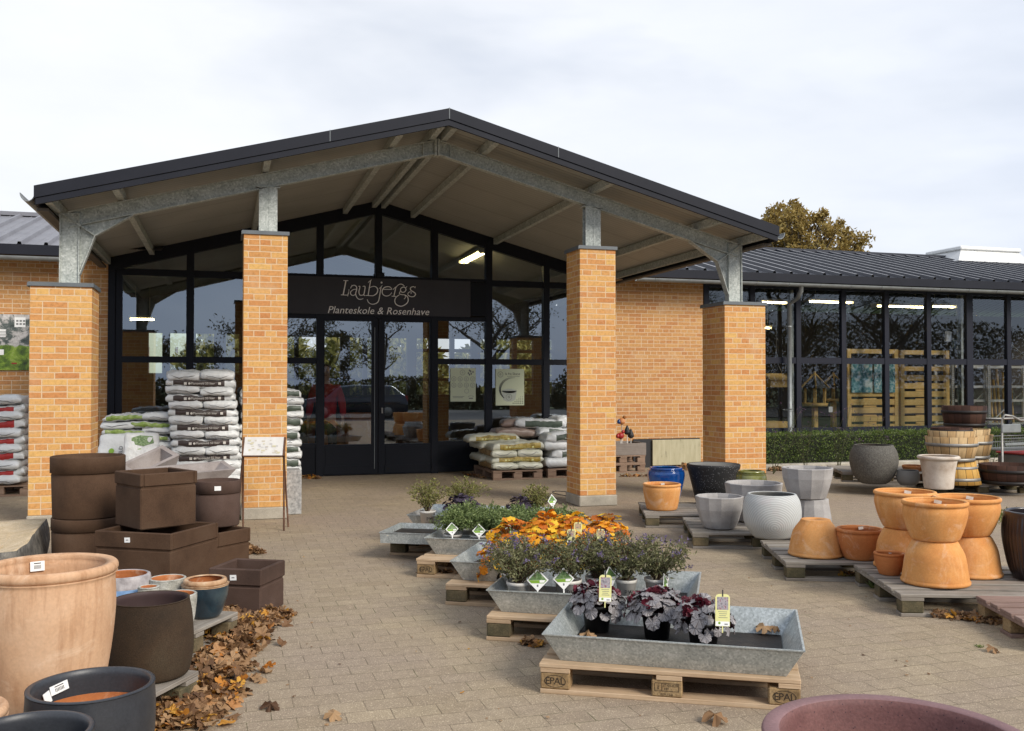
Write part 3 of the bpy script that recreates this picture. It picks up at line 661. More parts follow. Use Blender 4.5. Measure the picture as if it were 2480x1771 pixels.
# sign over the doors
sg = thing('shop_sign', 'long charcoal sign board with grey lettering above the glass doors', 'sign', (2.4, YG-.06, 2.6), world=True)
b = MB(); b.box(.475, 3.93, YG-.075, YG-.052, 2.60, 3.20); b.build('board', m_signb, sg)
b = MB(); b.box(3.935, 4.205, YG-.07, YG-.052, 2.62, 3.18); b.build('end_panel', m_kick, sg)
SX = 280/2274.0
def sp(zx, zy):
    """point on the sign face from the lettering's place in the enlarged photograph"""
    x, _, z = ony(780+zx*SX, 665+zy*SX, YG-.078); return (x, z)
def stroke(mb, pts, w0, closed=False, y=YG-.0785):
    """flat ribbon along a smooth curve through the points"""
    P = [sp(*p[:2]) for p in pts]; W = [(p[2] if len(p) > 2 else 1)*w0 for p in pts]
    n = len(P); out = []
    def cr(a, b, c, d, t): return .5*((2*b)+(-a+c)*t+(2*a-5*b+4*c-d)*t*t+(-a+3*b-3*c+d)*t**3)
    for i in range(n-1 if not closed else n):
        g_ = lambda k: P[k % n] if closed else P[max(0, min(n-1, k))]
        gw = lambda k: W[k % n] if closed else W[max(0, min(n-1, k))]
        for s_ in range(6):
            t = s_/6; out.append((cr(g_(i-1)[0], g_(i)[0], g_(i+1)[0], g_(i+2)[0], t), cr(g_(i-1)[1], g_(i)[1], g_(i+1)[1], g_(i+2)[1], t), gw(i)*(1-t)+gw(i+1)*t))
    if not closed: out.append((*P[-1], W[-1]))
    m = len(out); vs = []
    for i in range(m):
        a, c = (out[i-1], out[(i+1) % m]) if closed else (out[max(0, i-1)], out[min(m-1, i+1)])
        dx, dz = c[0]-a[0], c[1]-a[1]; L_ = math.hypot(dx, dz) or 1
        for s_ in (1, -1): vs.append((out[i][0]-dz/L_*out[i][2]*s_, y, out[i][1]+dx/L_*out[i][2]*s_))
    fs = [(2*i, 2*i+1, 2*((i+1) % m)+1, 2*((i+1) % m)) for i in range(m if closed else m-1)]
    mb.add(vs, fs)
b = MB(); W_ = .0105
LET = [ # Laubjergs, drawn stroke by stroke
 [(470,118,1.4),(445,250,1.4),(415,400,1.4)], [(420,120,.8),(515,122,.8)], [(370,400,.8),(440,404,.8),(500,402,.8),(522,360,.6),(530,290,.5)], [(515,360,.7),(505,432,.6)],
 [(560,275,.8),(580,235,.8),(630,212,1),(675,240,1.2),(680,300,1.2),(660,380,1.2),(690,460,1),(745,490,.9),(810,475,.6)], [(590,205,.6),(578,245,.7)], [(672,290,.9),(610,300,.9),(560,350,1),(575,400,1),(620,412,.9),(660,385,.8)],
 [(715,235,.7),(745,240,1),(725,340,1.2),(745,405,1),(800,405,.8),(830,380,.8)], [(800,235,.7),(845,238,1),(835,330,1.2),(822,405,1),(850,415,.7)],
 [(905,160,.6),(945,125,.7),(975,105,.7)], [(955,115,1.1),(930,260,1.2),(905,415,1.1)], [(860,412,.8),(940,416,.8),(1010,415,1),(1075,370,1.2),(1095,300,1.2),(1060,245,1),(1000,235,.8),(930,262,.6)],
 [(1120,280,.6),(1160,245,.8),(1185,215,.6)], [(1160,245,1.1),(1135,400,1.2),(1110,520,1.1),(1060,570,1),(980,585,.9),(915,550,.8),(888,490,.8)],
 [(1205,292,.8),(1300,294,.8),(1375,292,.8)], [(1375,292,.8),(1340,250,.9),(1280,240,1),(1215,265,1.1),(1182,330,1.2),(1200,395,1.1),(1265,425,1),(1330,405,.8),(1372,355,.6)],
 [(1395,300,.6),(1430,262,.8),(1470,235,.7)], [(1450,250,1.1),(1432,340,1.2),(1412,428,1.1)], [(1370,428,.8),(1450,430,.8)], [(1450,262,.7),(1500,205,.9),(1560,190,1),(1610,220,.8),(1615,235,.6)],
 [(1540,330,.8),(1520,375,.9),(1560,395,1),(1630,405,1),(1685,450,1.1),(1690,530,1.2),(1640,590,1.1),(1550,625,1.1),(1460,590,1.1),(1430,520,1.1),(1455,450,1),(1520,400,.8)], [(1630,405,.8),(1640,450,.8),(1612,485,.7)], [(1640,268,.6),(1670,235,.7)],
 [(1835,235,.7),(1828,270,.7)], [(1830,255,.7),(1790,240,.9),(1740,262,1.1),(1745,310,1.2),(1800,345,1.2),(1838,385,1.2),(1810,430,1),(1750,438,.9),(1695,410,.9),(1690,370,.8),(1730,340,.7),(1755,360,.7),(1745,382,.7)]]
for i, s_ in enumerate(LET): stroke(b, s_, W_*.62, y=YG-.0785-.0004*(i % 5))
stroke(b, [(1600,248,1),(1640,268,1),(1648,310,1),(1620,345,1),(1575,350,1),(1545,320,1),(1550,275,1)], W_*.62, True, y=YG-.0808)
x, z = sp(1170, 160); b.disc(facing((x, YG-.0785, z)), .016)
x0, z0 = sp(105, 690); x1, z1 = sp(2100, 722)
tw = text_geo('Planteskole & Rosenhave', 1, .25)[0]; wd_ = max(p[0] for p in tw)-min(p[0] for p in tw)
b.text('Planteskole & Rosenhave', (x1-x0)/wd_, facing(((x0+x1)/2, YG-.0785, (z0+z1)/2-.012)), 0, .25)
b.build('lettering', m_letter, sg)
# two posters behind the glass
def poster(x0, x1, z0, z1, label):
    t = thing('window_poster', label, 'poster', ((x0+x1)/2, YG-.03, z0), group='posters in the entrance window', world=True)
    b = MB(); b.box(x0, x1, YG-.022, YG-.016, z0, z1); b.build('paper', N('poster_paper_' + label[:5]).set((.60,.64,.44), .6), t)
    return t, Matrix.Translation(((x0+x1)/2, YG-.0235, (z0+z1)/2)) @ Matrix.Rotation(PI/2, 4, 'X')
t, M = poster(3.60, 4.035, 1.185, 1.745, 'pale green poster with rows of small round emblems on the glass')
b = MB(); T = lambda x, y, s_=0: M @ Matrix.Translation((x, y, s_))
b.disc(T(-.01,.205), .045, 24, 0, .040); b.text('IS', .045, T(-.01,.205))
for k, (dx, dy) in enumerate(((.0,.035),(.02,.02),(-.02,-.01),(.03,-.02),(.06,.01),(.0,-.035))): b.disc(T(.11+dx,.205+dy), .013, 7, 0, 0, 1.4)
for r_ in range(2):
    for k in range(4): b.disc(T(-.16+.108*k,.098-.104*r_), .040, 20, 0, .035); b.disc(T(-.16+.108*k,.098-.104*r_), .014, 10, 0, .010); b.text('IS', .016, T(-.16+.108*k,.075-.104*r_))
b.disc(T(.06,-.105), .038, 20, 0, .034); b.rect(T(-.08,-.195), .20, .006); b.rect(T(-.09,-.217), .17, .006)
b.disc(T(.135,-.195), .042, 20, 0, .036, .4); b.rect(T(.135,-.23), .07, .012); b.build('print', m_inkgrey, t)
t, M = poster(4.385, 4.89, 1.115, 1.735, 'pale poster picturing a tub of ice on the glass next to the mullion')
b = MB(); T = lambda x, y, s_=0: M @ Matrix.Translation((x, y, s_))
b.disc(T(-.17,.215), .048, 24, 0, .043); b.text('IS', .05, T(-.17,.215)); b.text('Is fra Skarø', .058, T(.045,.225)); b.text('en smule mere isfryd', .026, T(.06,.185))
for k in range(40):
    a = math.radians(85+k*3.6); rx, ry = .25, .20; q = .004+.010*(k/40.)
    M2 = T(.06+rx*math.cos(a)*.95, -.04+ry*math.sin(a)) @ Matrix.Rotation(a, 4, 'Z'); b.rect(M2, .012+.03*max(0, math.sin(k*.08)), q)
for r_ in range(5):
    for k in range(6-r_): b.disc(T(.225-.034*k,-.275+.028*r_), .010-.0012*r_, 6)
b.disc(T(-.02,-.17), .054, 22, 0, .050); b.text('IS', .06, T(-.02,-.17))
b.build('print', m_ink, t)
b = MB(); o_ = .0012
vs = [T(-.145,-.065,-o_) @ Vector((0,0,0)), T(.12,-.065,-o_) @ Vector((0,0,0)), T(.095,-.215,-o_) @ Vector((0,0,0)), T(.03,-.245,-o_) @ Vector((0,0,0)), T(-.06,-.245,-o_) @ Vector((0,0,0)), T(-.12,-.215,-o_) @ Vector((0,0,0))]
b.add(vs, [(0,5,4,3,2,1)]); b.disc(T(-.012,-.065,-o_), .13, 24, 0, 0, .28); b.build('picture', N('tub_grey').set((.47,.50,.42), .6), t)
# ---------------------------------------------------------------- wings
EZ, EY, RYD = 3.47, 15.05, 19.0
RZ = EZ + .267*(RYD-EY)
m_ribtop = vary('rib_top_glint', S3((.26,.265,.28), (.40,.405,.42)), 5, rough=.5, rnd=False)  # paler crests: the bright glint along the ribs is painted into their colour
def ribbed(x0, x1, mat, par, pitch=.35):
    b = MB(); prof = []; x = x0
    while x < x1:
        prof += [(x, 0), (x+pitch*.36, 0), (x+pitch*.40, .012), (x+pitch*.44, 0), (x+pitch*.78, 0), (x+pitch*.83, .055), (x+pitch*.94, .055), (x+pitch*.99, 0)]; x += pitch
    prof = [p for p in prof if p[0] <= x1]; n = len(prof)
    vs = [(p[0], EY, EZ+p[1]) for p in prof] + [(p[0], RYD, RZ+p[1]) for p in prof]
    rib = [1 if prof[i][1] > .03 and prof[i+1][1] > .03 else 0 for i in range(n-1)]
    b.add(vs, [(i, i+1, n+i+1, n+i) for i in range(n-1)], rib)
    vs = [(p[0], RYD, RZ+p[1]) for p in prof] + [(p[0], 2*RYD-EY, EZ+p[1]) for p in prof]
    b.add(vs, [(i, i+1, n+i+1, n+i) for i in range(n-1)])
    b.box(x0, x1, RYD-.16, RYD, RZ-.02, RZ+.05); b.box(x0, x1, RYD, RYD+.16, RZ-.02, RZ+.05)
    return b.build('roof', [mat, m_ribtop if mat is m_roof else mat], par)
def eaves(x0, x1, par):
    b = MB(); b.box(x0, x1, EY-.03, EY, EZ-.135, EZ+.012); b.box(x0, x1, EY, YG+.1, EZ-.13, EZ-.10); b.build('fascia', m_fascia, par)
    b = MB(); n = 12
    arc = [(EY-.09+.062*math.cos(PI+PI*k/n), EZ-.17+.062*math.sin(PI+PI*k/n)) for k in range(n+1)]
    inn = [(EY-.09+.054*math.cos(PI+PI*k/n), EZ-.17+.054*math.sin(PI+PI*k/n)) for k in range(n+1)]
    b.prism([(p[0], p[1]) for p in arc+inn[::-1]], x0, x1, 'x')
    x = x0+.35
    while x < x1:
        b.prism([(EY-.09+q*math.cos(PI+PI*k/n), EZ-.17+q*math.sin(PI+PI*k/n)) for q, ks in ((.068, range(n+1)), (.0625, range(n, -1, -1))) for k in ks], x-.012, x+.012, 'x'); x += .66
    b.build('gutter', m_zinc, par)
lw = thing('brick_wing', 'brick wing with grey ribbed metal roof behind the short pillar and red sacks', 'building', (-6, YG, 0), world=True)
b = MB(); b.box(-14, FX0-.004, YG-.02, YG+.22, 0, EZ-.135); b.build('wall', m_brickw, lw)
ribbed(-14, -.9, m_roofl, lw); eaves(-14, XL-.16, lw)
rw = thing('glazed_wing', 'long wing with brick panel, tall dark windows and ribbed black roof', 'building', (14, YG, 0), world=True)
RX0 = 8.30
b = MB(); b.box(FX1+.004, RX0, YG-.02, YG+.22, 0, EZ-.135); b.build('wall', m_brickw, rw)
b = MB(); b.box(RX0, 24, YG-.02, YG+.2, 0, .55); b.build('plinth', m_conc, rw)
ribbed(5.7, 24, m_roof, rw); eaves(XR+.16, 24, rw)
WM = [8.36, 9.31, 10.28, 11.27, 12.24, 13.22, 14.2, 15.17, 16.14, 17.1, 18.1, 19.1, 20.1, 21.1, 22.1, 23.1]
b = MB()
for k, x in enumerate(WM):
    wdt = .05 if k != 6 else .075
    b.box(x-wdt, x+wdt, YG-.04, YG+.06, .55, EZ-.135)
for a, c in zip(WM[:-1], WM[1:]):
    q0, q1 = a+(.05 if a != WM[6] else .075), c-(.05 if c != WM[6] else .075)
    b.box(q0, q1, YG-.03, YG+.05, 1.86, 1.975); b.box(q0, q1, YG-.03, YG+.05, .55, .66); b.box(q0, q1, YG-.03, YG+.05, EZ-.22, EZ-.135)
b.build('window_frame', m_wframe, rw)
for a, c in zip(WM[:-1], WM[1:]):
    q0, q1 = a+.045, c-.045
    pane(q0, q1, .65, 1.87, rw, m_wglass); pane(q0, q1, 1.96, EZ-.21, rw, m_wglass)
b = MB(); x = ony(1942, 880, EY-.1)[0]
b.tube([(x, EY-.09, EZ-.22), (x, EY-.09, EZ-.30), (x-.0, EY+.02, EZ-.42), (x-.0, YG-.16, EZ-.52), (x, YG-.16, .3)], .042, 10)
for z in (2.55, 1.0): b.tube([(x, YG-.16, z-.02), (x, YG-.16, z+.02)], .05, 10); b.box(x-.06, x+.06, YG-.16, YG-.04, z-.01, z+.01)
b.build('downpipe', m_zinc, rw)
# white roof light on the ridge
A = ony(2251, 621, RYD)[0]+.18; Bx = ony(2474, 628, RYD)[0]-.42
b = MB(); zb = RZ-.15; zt2 = RZ+.14
vs = [(A, RYD-.75, zb), (Bx-.02, RYD-.75, zb), (Bx-.02, RYD+.75, zb), (A, RYD+.75, zb), (A+.25, RYD-.55, zt2), (Bx-.22, RYD-.55, zt2), (Bx-.22, RYD+.55, zt2), (A+.25, RYD+.55, zt2)]
b.add(vs, [(0,3,2,1),(4,5,6,7),(0,1,5,4),(1,2,6,5),(2,3,7,6),(3,0,4,7)])
rl = b.build('roof_light', vary('chalky_white_upstand', S3((.62,.62,.60), (.74,.74,.73)), 3, rough=.7), rw)
b = MB(); b.cbox(A+.2, Bx-.17, RYD-.6, RYD+.6, zt2, zt2+.09, .02); b.build('cover', m_white, rl)
# aerial photograph on the left wall
x0, _, z1 = ony(0, 761, YG-.04); x1, _, z0 = ony(77.5, 897, YG-.04)
ap = thing('aerial_photo_board', 'printed aerial photograph of gardens and houses on the brick wall', 'picture', (x1-.6, YG-.04, z0), world=True)
def aerial():
    s = N('aerial_print'); tc = s.n('ShaderNodeTexCoord'); uv = tc.outputs['UV']; sp_ = s.n('ShaderNodeSeparateXYZ'); s.l(uv, sp_.inputs[0])
    n = s.noise(uv, 5.5, 8, .7, .6); lower = s.ramp(n, [(.32,(.02,.035,.01)), (.45,(.09,.16,.015)), (.56,(.24,.36,.035)), (.68,(.40,.38,.22))])
    n2 = s.noise(uv, 7, 8, .75, .3); upper = s.ramp(n2, [(.36,(.03,.04,.035)), (.48,(.10,.12,.11)), (.54,(.42,.40,.38)), (.66,(.60,.58,.56))], 'LINEAR')
    mk = s.ramp(s.math('ADD', s.math('MULTIPLY', s.math('SUBTRACT', sp_.outputs[1], z0+.36), 6.0), s.math('ADD', s.math('MULTIPLY', n, 1.2), -.1)), [(.45,(0,0,0)), (.6,(1,1,1))])
    s.set(s.mix(mk, lower, upper), .4); return s.m
b = MB(); b.box(x1-1.3, x1, YG-.05, YG-.021, z0, z1); b.build('print', aerial(), ap)
b = MB(); M = Matrix.Translation((0, YG-.0515, 0)) @ Matrix.Rotation(PI/2, 4, 'X')
for cx_, cz_, w_, h_ in ((.62,.86,.34,.18),(.09,.66,.19,.14),(.05,.32,.16,.1)): b.rect(M @ Matrix.Translation((x1-.43+.43*cx_, z0+(z1-z0)*cz_, 0)), w_*.43, h_*.8, 0)
for k in range(5): b.rect(M @ Matrix.Translation((x1-.43+.03, z0+.48+.022*k, .001)), .12, .008, 1)
for k in range(3):
    for j in range(2): b.rect(M @ Matrix.Translation((x1-.2+.045*k, z0+.68+.045*j, .001)), .03, .025, 1)
b.rect(M @ Matrix.Translation((x1-.235, z0+.10, .001)), .07, .02, 2); b.build('printed_houses', [m_white, m_inkgrey, m_lab_red], ap)
# ---------------------------------------------------------------- inside the shop
YW = 22.5
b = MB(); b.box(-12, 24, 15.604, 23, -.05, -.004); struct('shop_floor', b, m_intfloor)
b = MB()
def solid(x0, x1, z0, z1): b.box(x0, x1, YW, YW+.2, z0, z1)
solid(-12, -1.9, 0, 3.5); solid(7.9, 24, 0, 3.45)
solid(-1.9, 1.0, 0, 1.72); solid(-1.9, 1.0, 2.62, 4.2); solid(1.0, 7.9, 0, 1.22); solid(1.0, 7.9, 2.58, 4.6)
x = -1.9; k = 0
while x < 1.0: b.box(x, x+(.16 if k % 3 else .26), YW+.02, YW+.18, 1.72, 2.62); x += .55; k += 1
x = 1.0; k = 0
while x < 7.9: b.box(x, x+(.10 if k % 3 else .22), YW+.02, YW+.18, 1.22, 2.58); x += .53; k += 1
b.box(1.0, 7.9, YW+.04, YW+.16, 1.55, 1.62); b.box(4.4, 7.9, YW+.04, YW+.16, 2.25, 2.33)
b.box(-12.2, -12, YG, YW, 0, 3.4); b.box(24, 24.2, YG, YW, 0, 3.4)

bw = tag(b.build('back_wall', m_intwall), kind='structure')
def lamp(p0, p1, lab, n=2):
    p0, p1 = Vector(p0), Vector(p1); L_ = (p1-p0).length; ang = math.atan2(p1.y-p0.y, p1.x-p0.x)
    t = thing('fluorescent_lamp', lab, 'lamp', p0, ang, 'lit tube lamps under the shop ceiling')
    b = MB(); b.cbox(0, L_, -.09, .09, .02, .07, .01); b.box(-.03, 0, -.10, .10, -.03, .07); b.box(L_, L_+.03, -.10, .10, -.03, .07); b.tube([(L_*.2, 0, .07), (L_*.2, 0, .6)], .006, 5); b.tube([(L_*.8, 0, .07), (L_*.8, 0, .6)], .006, 5)
    b.build('housing', m_lamph, t)
    for s_ in ((-.045, .045) if n == 2 else (0,)):
        b = MB(); b.tube([(.0, s_, -.005), (L_, s_, -.005)], .016, 8); b.build('tube', m_lamp, t)
a = ony(1172, 610, 16.5); lamp((a[0], 16.5, a[2]), (a[0], 18.0, a[2]), 'lit twin tube lamp high in the gable above the sign')
for x0, x1, py, y, lab in ((1840, 1901, 732, 18.2, 'lit tube lamp beside the short pillar in the wing window'), (1954, 2060, 730, 18.2, 'lit yellowish tube lamp just past the downpipe'), (2118, 2241, 741, 18.6, 'lit tube lamp above the slatted larch panels'),
                        (2252, 2309, 742, 18.6, 'short lit tube lamp at the end over the larch panels'), (1846, 1863, 794, 20, 'stub of a lit tube lamp low beside the short pillar'), (316, 374, 773, 18.5, 'lit tube lamp seen in the window above the white sacks')):
    a, c = ony(x0, py, y), ony(x1, py, y); lamp((a[0], y, a[2]), (c[0], y, a[2]), lab, 1)
# steel columns inside the wing
for px_, w_ in ((1918, .12), (2331, .16)):
    x, y, _ = ony(px_, 900, 16.2)
    b = MB(); b.box(x-w_/2, x+w_/2, 16.14, 16.15, 0, 3.5); b.box(x-w_/2, x+w_/2, 16.25, 16.26, 0, 3.5); b.box(x-.006, x+.006, 16.15, 16.25, 0, 3.5)
    o = b.build('steel_column', m_steel); tag(o, 'grey steel column inside the window ' + ('near the downpipe' if px_ < 2000 else 'right of the slatted larch panels'), 'column', 'steel columns inside the wing')
# slatted larch display panels with two pictures
def slat_panel(px0, px1, py0, py1, y, gaps, lab):
    x0, _, z1 = ony(px0, py0, y); x1, _, z0 = ony(px1, py1, y); z0 = max(z0, .56); z0 = 0.02 if z0 < .6 else z0
    t = thing('slatted_panel', lab, 'display panel', ((x0+x1)/2, y, z0), group='slatted larch display panels', world=True)
    b = MB(); b.cbox(x0, x0+.09, y, y+.07, z0, z1, .004); b.cbox(x1-.09, x1, y, y+.07, z0, z1, .004); b.cbox(x0+.09, x1-.09, y+.005, y+.065, z1-.09, z1, .004); b.cbox(x0+.09, x1-.09, y+.005, y+.065, z1-.42, z1-.33, .004); b.build('frame', m_orangew, t)
    z = z1-.50; k = 0
    while z > z0+.05:
        b = MB(); b.cbox(x0+.085, x1-.085, y+.01, y+.035, z-.115, z, .003); b.build('slat', m_orangew, t)
        if k % 2: 
            b = MB(); b.box((x0+x1)/2-.2, (x0+x1)/2+.1, y+.036, y+.06, z-.16, z+.02); b.build('block', m_orangew, t)
        z -= .165; k += 1
    return t, x0, x1, z1
t, x0, x1, z1 = slat_panel(2052, 2177, 845, 1046, 16.0, 0, 'slatted larch display panel carrying the two teal pictures')
slat_panel(2181, 2301, 848, 1046, 16.0, 0, 'slatted larch display panel without pictures, next to the metal rack')
def teal(name, sc_):
    s = N(name); v = s.coord('Object', True); n = s.noise(v, sc_, 6, .6, 1.5); vv = s.vor(v, sc_*1.6, out='Distance')
    c = s.ramp(s.math('ADD', s.math('MULTIPLY', n, .8), s.math('MULTIPLY', vv, .35)), [(.32,(.012,.06,.075)), (.46,(.05,.20,.23)), (.58,(.16,.38,.41)), (.72,(.62,.70,.66))]); s.set(c, .5); return s.m
for px0, px1, lab, sc_ in ((2062, 2113, 'teal printed picture with pale flowers hung on the slatted panel', 7), (2117, 2168, 'teal printed picture with a dark pattern, nearer the bare panel', 11)):
    a0, _, zz1 = ony(px0, 880, 15.96); a1, _, zz0 = ony(px1, 951, 15.96)
    b = MB(); b.cbox(a0, a1, 15.955, 15.985, zz0, zz1+.02, .003); tag(b.build('teal_picture', teal('teal_print_'+str(sc_), sc_)), lab, 'picture', 'teal pictures on the larch panels')
# bird tables, nest box
def bird_table(px_, py_top, py_base, y, s_, lab):
    x, _, zt_ = ony(px_, py_top, y)
    t = thing('bird_table', lab, 'bird table', (x, y, 0), group='wooden bird tables in the wing window', world=True)
    b = MB(); n = 6; r = .30*s_; ze = zt_-.30*s_
    for k in range(n):
        a0, a1 = 2*PI*k/n, 2*PI*(k+1)/n
        b.add([(x+r*math.cos(a0), y+r*math.sin(a0), ze), (x+r*math.cos(a1), y+r*math.sin(a1), ze), (x, y, zt_-.03)], [(0,1,2)])
        b.add([(x+r*math.cos(a0), y+r*math.sin(a0), ze-.01), (x+r*math.cos(a1), y+r*math.sin(a1), ze-.01), (x, y, ze-.01)], [(0,2,1)])
    b.build('roof', vary('roof_felt', S3((.06,.06,.055), (.10,.10,.09)), 8), t)
    b = MB()
    for k in range(n):
        a0 = 2*PI*k/n; b.tube([(x+r*math.cos(a0), y+r*math.sin(a0), ze+.005), (x, y, zt_-.01)], .016, 5); b.tube([(x+.7*r*math.cos(a0), y+.7*r*math.sin(a0), ze-.34*s_), (x+.7*r*math.cos(a0), y+.7*r*math.sin(a0), ze+.08)], .018, 5)
    b.tube([(x, y, zt_-.04), (x, y, zt_+.03)], [.03, .02], 7); b.build('posts', m_orangew, t)
    b = MB(); b.lathe([(.26*s_, 0), (.28*s_, .06*s_), (.26*s_, .06*s_), (.25*s_, .02)], 6, (x, y, ze-.36*s_)); b.build('tray', m_orangew, t)
    b = MB(); b.cbox(x-.045, x+.045, y-.045, y+.045, 0, ze-.36*s_, .006); b.box(x-.25, x+.25, y-.03, y+.03, 0, .05); b.box(x-.03, x+.03, y-.25, y+.25, 0, .05); b.build('pole', m_orangew, t)
    b = MB(); b.rect(facing((x+.13, y-.33, ze-.42*s_)), .09, .11); b.build('price_tag', m_white, t)
bird_table(1973, 903, 1050, 16.3, 1.0, 'larger wooden bird table with faceted roof behind the downpipe')
bird_table(2018, 905, 1050, 16.55, .85, 'smaller wooden bird table beside the teal pictures')
x, _, z = ony(1882, 927, 16.3)
t = thing('nest_box', 'wooden nest box hanging in the window beside the short pillar', 'bird box', (x, 16.3, z-.09), world=True)
b = MB(); b.cbox(x-.2, x+.2, 16.22, 16.42, z-.09, z+.07, .004); b.build('box', m_orangew, t)
b = MB(); b.prism([(16.15, z+.05), (16.32, z+.16), (16.49, z+.05), (16.49, z+.07), (16.32, z+.18), (16.15, z+.07)], x-.26, x+.26, 'x'); b.build('roof', m_orangew, t)
b = MB(); b.tube([(x-.15, 16.32, z+.15), (x, 16.32, z+.42), (x+.15, 16.32, z+.15)], .005, 4); b.tube([(x, 16.32, z+.42), (x, 16.32, 3.5)], .004, 4); b.build('hanger', m_hoop, t)
# metal racks with wooden poles
def rack(px0, px1, py0, y, lab):
    x0, _, z1 = ony(px0, py0, y); x1 = ony(px1, py0, y)[0]
    t = thing('metal_rack', lab, 'rack', ((x0+x1)/2, y, 0), group='pale metal racks in the wing', world=True)
    for xx in (x0, x1):
        for yy in (y, y+.5):
            b = MB(); b.box(xx-.03, xx+.03, yy-.02, yy+.02, 0, z1)
            b.build('upright', m_potwhite, t)
            if yy == y:
                k = MB(); z = .1
                while z < z1-.03: k.box(xx-.008, xx+.008, yy-.0215, yy-.0205, z, z+.018); z += .045
                k.build('slots', m_ink, t)
    for z in (.62, 1.12, 1.42, z1-.15):
        b = MB(); b.box(x0+.03, x1-.03, y-.015, y+.015, z-.025, z+.025); b.box(x0+.03, x1-.03, y+.485, y+.515, z-.02, z+.02); b.build('crossbar', m_potwhite, t)
    b = MB(); b.tube([(x0, y+.03, .6), (x1, y+.03, 1.3)], .014, 6); b.build('brace', m_potwhite, t)
    return x0, x1
rack(2306, 2386, 870, 16.6, 'pale metal rack holding garden goods right of the larch panels')
x0, x1 = rack(2394, 2478, 872, 16.5, 'pale metal rack with upright wooden poles at the picture edge')
for k in range(9):
    xx = x0+.1+(x1-x0-.2)*k/8+R.uniform(-.02,.02); h = R.uniform(1.55, 1.85)
    b = MB(); b.tube([(xx, 16.62, 0.0), (xx+R.uniform(-.05,.05), 16.72, h)], .024, 7)
    tag(b.build('wooden_pole', m_orangew), 'round wooden pole leaning upright in the metal rack', 'pole', 'wooden poles in the rack')
for px_, py_, lab, mt in ((2296, 815, 'pale square garden lamp on a thin stand', m_white), (2314, 833, 'teal square garden lamp on a thin stand', m_lblue)):
    x, _, z = ony(px_, py_, 16.4)
    t = thing('garden_lamp', lab, 'garden lamp', (x, 16.4, 0), group='square garden lamps in the window', world=True)
    b = MB(); b.cbox(-.06, .06, -.03, .03, -.11, .11, .01, 0, Matrix.Translation((x, 16.4, z)) @ Matrix.Rotation(.15, 4, 'Y')); b.build('head', mt, t)
    b = MB(); b.tube([(x, 16.42, z-.1), (x-.03, 16.42, 0.02)], .01, 6); b.lathe([(.12, 0), (.12, .02), (0.01, .03)], 12, (x-.03, 16.42, 0)); b.build('stand', m_hoop, t)
a, c = ony(2356, 755, 16.6), ony(2480, 857, 16.6)
b = MB(); b.tube([(a[0], 16.6, a[2]), (c[0]+.3, 16.6, c[2]-.25)], .018, 6); b.tube([(a[0]-.02, 16.6, a[2]+.03), (a[0]+.1, 16.6, a[2]-.07)], .035, 6)
b.tube([(a[0], 16.6, a[2]), (a[0], 16.6, 3.5)], .004, 4)
tag(b.build('hanging_pole', m_hoop), 'long grey pole hanging slanted behind the last windows', 'pole')
b = MB(); x, _, z = ony(1888, 1000, 16.1); b.cbox(x-.25, x+.25, 16.2, 16.6, .0, .75, .01); tag(b.build('wooden_crate', m_orangew), 'brown wooden crate under the hanging nest box', 'crate')
# potted palm, planters and barrels just inside the doors
def pot_simple(name, label, cat, x, y, prof, mats, seg=32, group=None, smooth=True):
    t = MB(); t.lathe(prof, seg, (0,0,0), 0, smooth); o = t.build(name, mats); o.location = (x, y, 0); return tag(o, label, cat, group)
def inpot(px_, y, r, h, m, lab, name='terracotta_planter', z=0, cat='planter'):
    x = ony(px_, 1000, y)[0]
    o = pot_simple(name, lab, cat, x, y, [(r*.75, 0), (r*.97, h*.8), (r, h*.9), (r*1.05, h*.92), (r*1.05, h), (r*.95, h), (r*.9, h*.75), (r*.5, h*.5)], m, 28, 'planters inside the doors'); o.location.z = z
inpot(668, 16.1, .26, .48, m_terrad, 'orange planter inside beside the edge of the tall pillar')
inpot(835, 16.1, .30, .46, m_terra, 'orange planter inside directly behind the left door', 'terracotta_planter')
inpot(880, 16.3, .34, .98, m_terrad, 'tall orange planter inside behind the door seam')
inpot(797, 16.9, .40, .86, m_terrad, 'wide orange planter inside behind the person in red')
inpot(985, 16.5, .42, .50, m_oakd, 'dark barrel tub lying low inside the right door', 'barrel_tub')
inpot(975, 17.2, .40, .80, m_oakd, 'dark barrel tub standing behind another inside the right door', 'barrel_tub')
inpot(1092, 16.2, .22, .48, m_choc, 'dark rounded pot inside below the green poster', 'rounded_pot', cat='pot')
inpot(1128, 16.3, .22, .46, m_dgrey, 'graphite rounded pot inside near the mullion', 'rounded_pot', cat='pot')
def leafquad(mb, p, d, n, L_, W_, u, mi=0, fold=.15):
    """one pointed leaf from p along d, width across n"""
    d = d.normalized(); s_ = d.cross(n); 
    if s_.length < 1e-4: s_ = d.cross(Vector((1,.2,.1)))
    s_.normalize(); nn = s_.cross(d)
    a = p; t_ = p+d*L_-nn*L_*.12; l_ = p+d*L_*.45+s_*W_*.5+nn*W_*fold; r_ = p+d*L_*.45-s_*W_*.5+nn*W_*fold
    mb.add([a, r_, t_, l_], [(0,1,2,3)], mi, False, [(u,.5)]*4)
def rv(rr): 
    while True:
        v = Vector((rr.uniform(-1,1), rr.uniform(-1,1), rr.uniform(-1,1)))
        if .05 < v.length < 1: return v.normalized()
x = ony(828, 940, 17.6)[0]
t = thing('potted_palm', 'dark leafy palm plant inside behind the left door', 'plant', (x, 17.6, 0))
b = MB(); b.lathe([(.18,0),(.24,.45),(.26,.47),(.22,.45),(.15,.4)], 20); b.build('pot', m_potblack, t)
b = MB(); rr = random.Random(3)
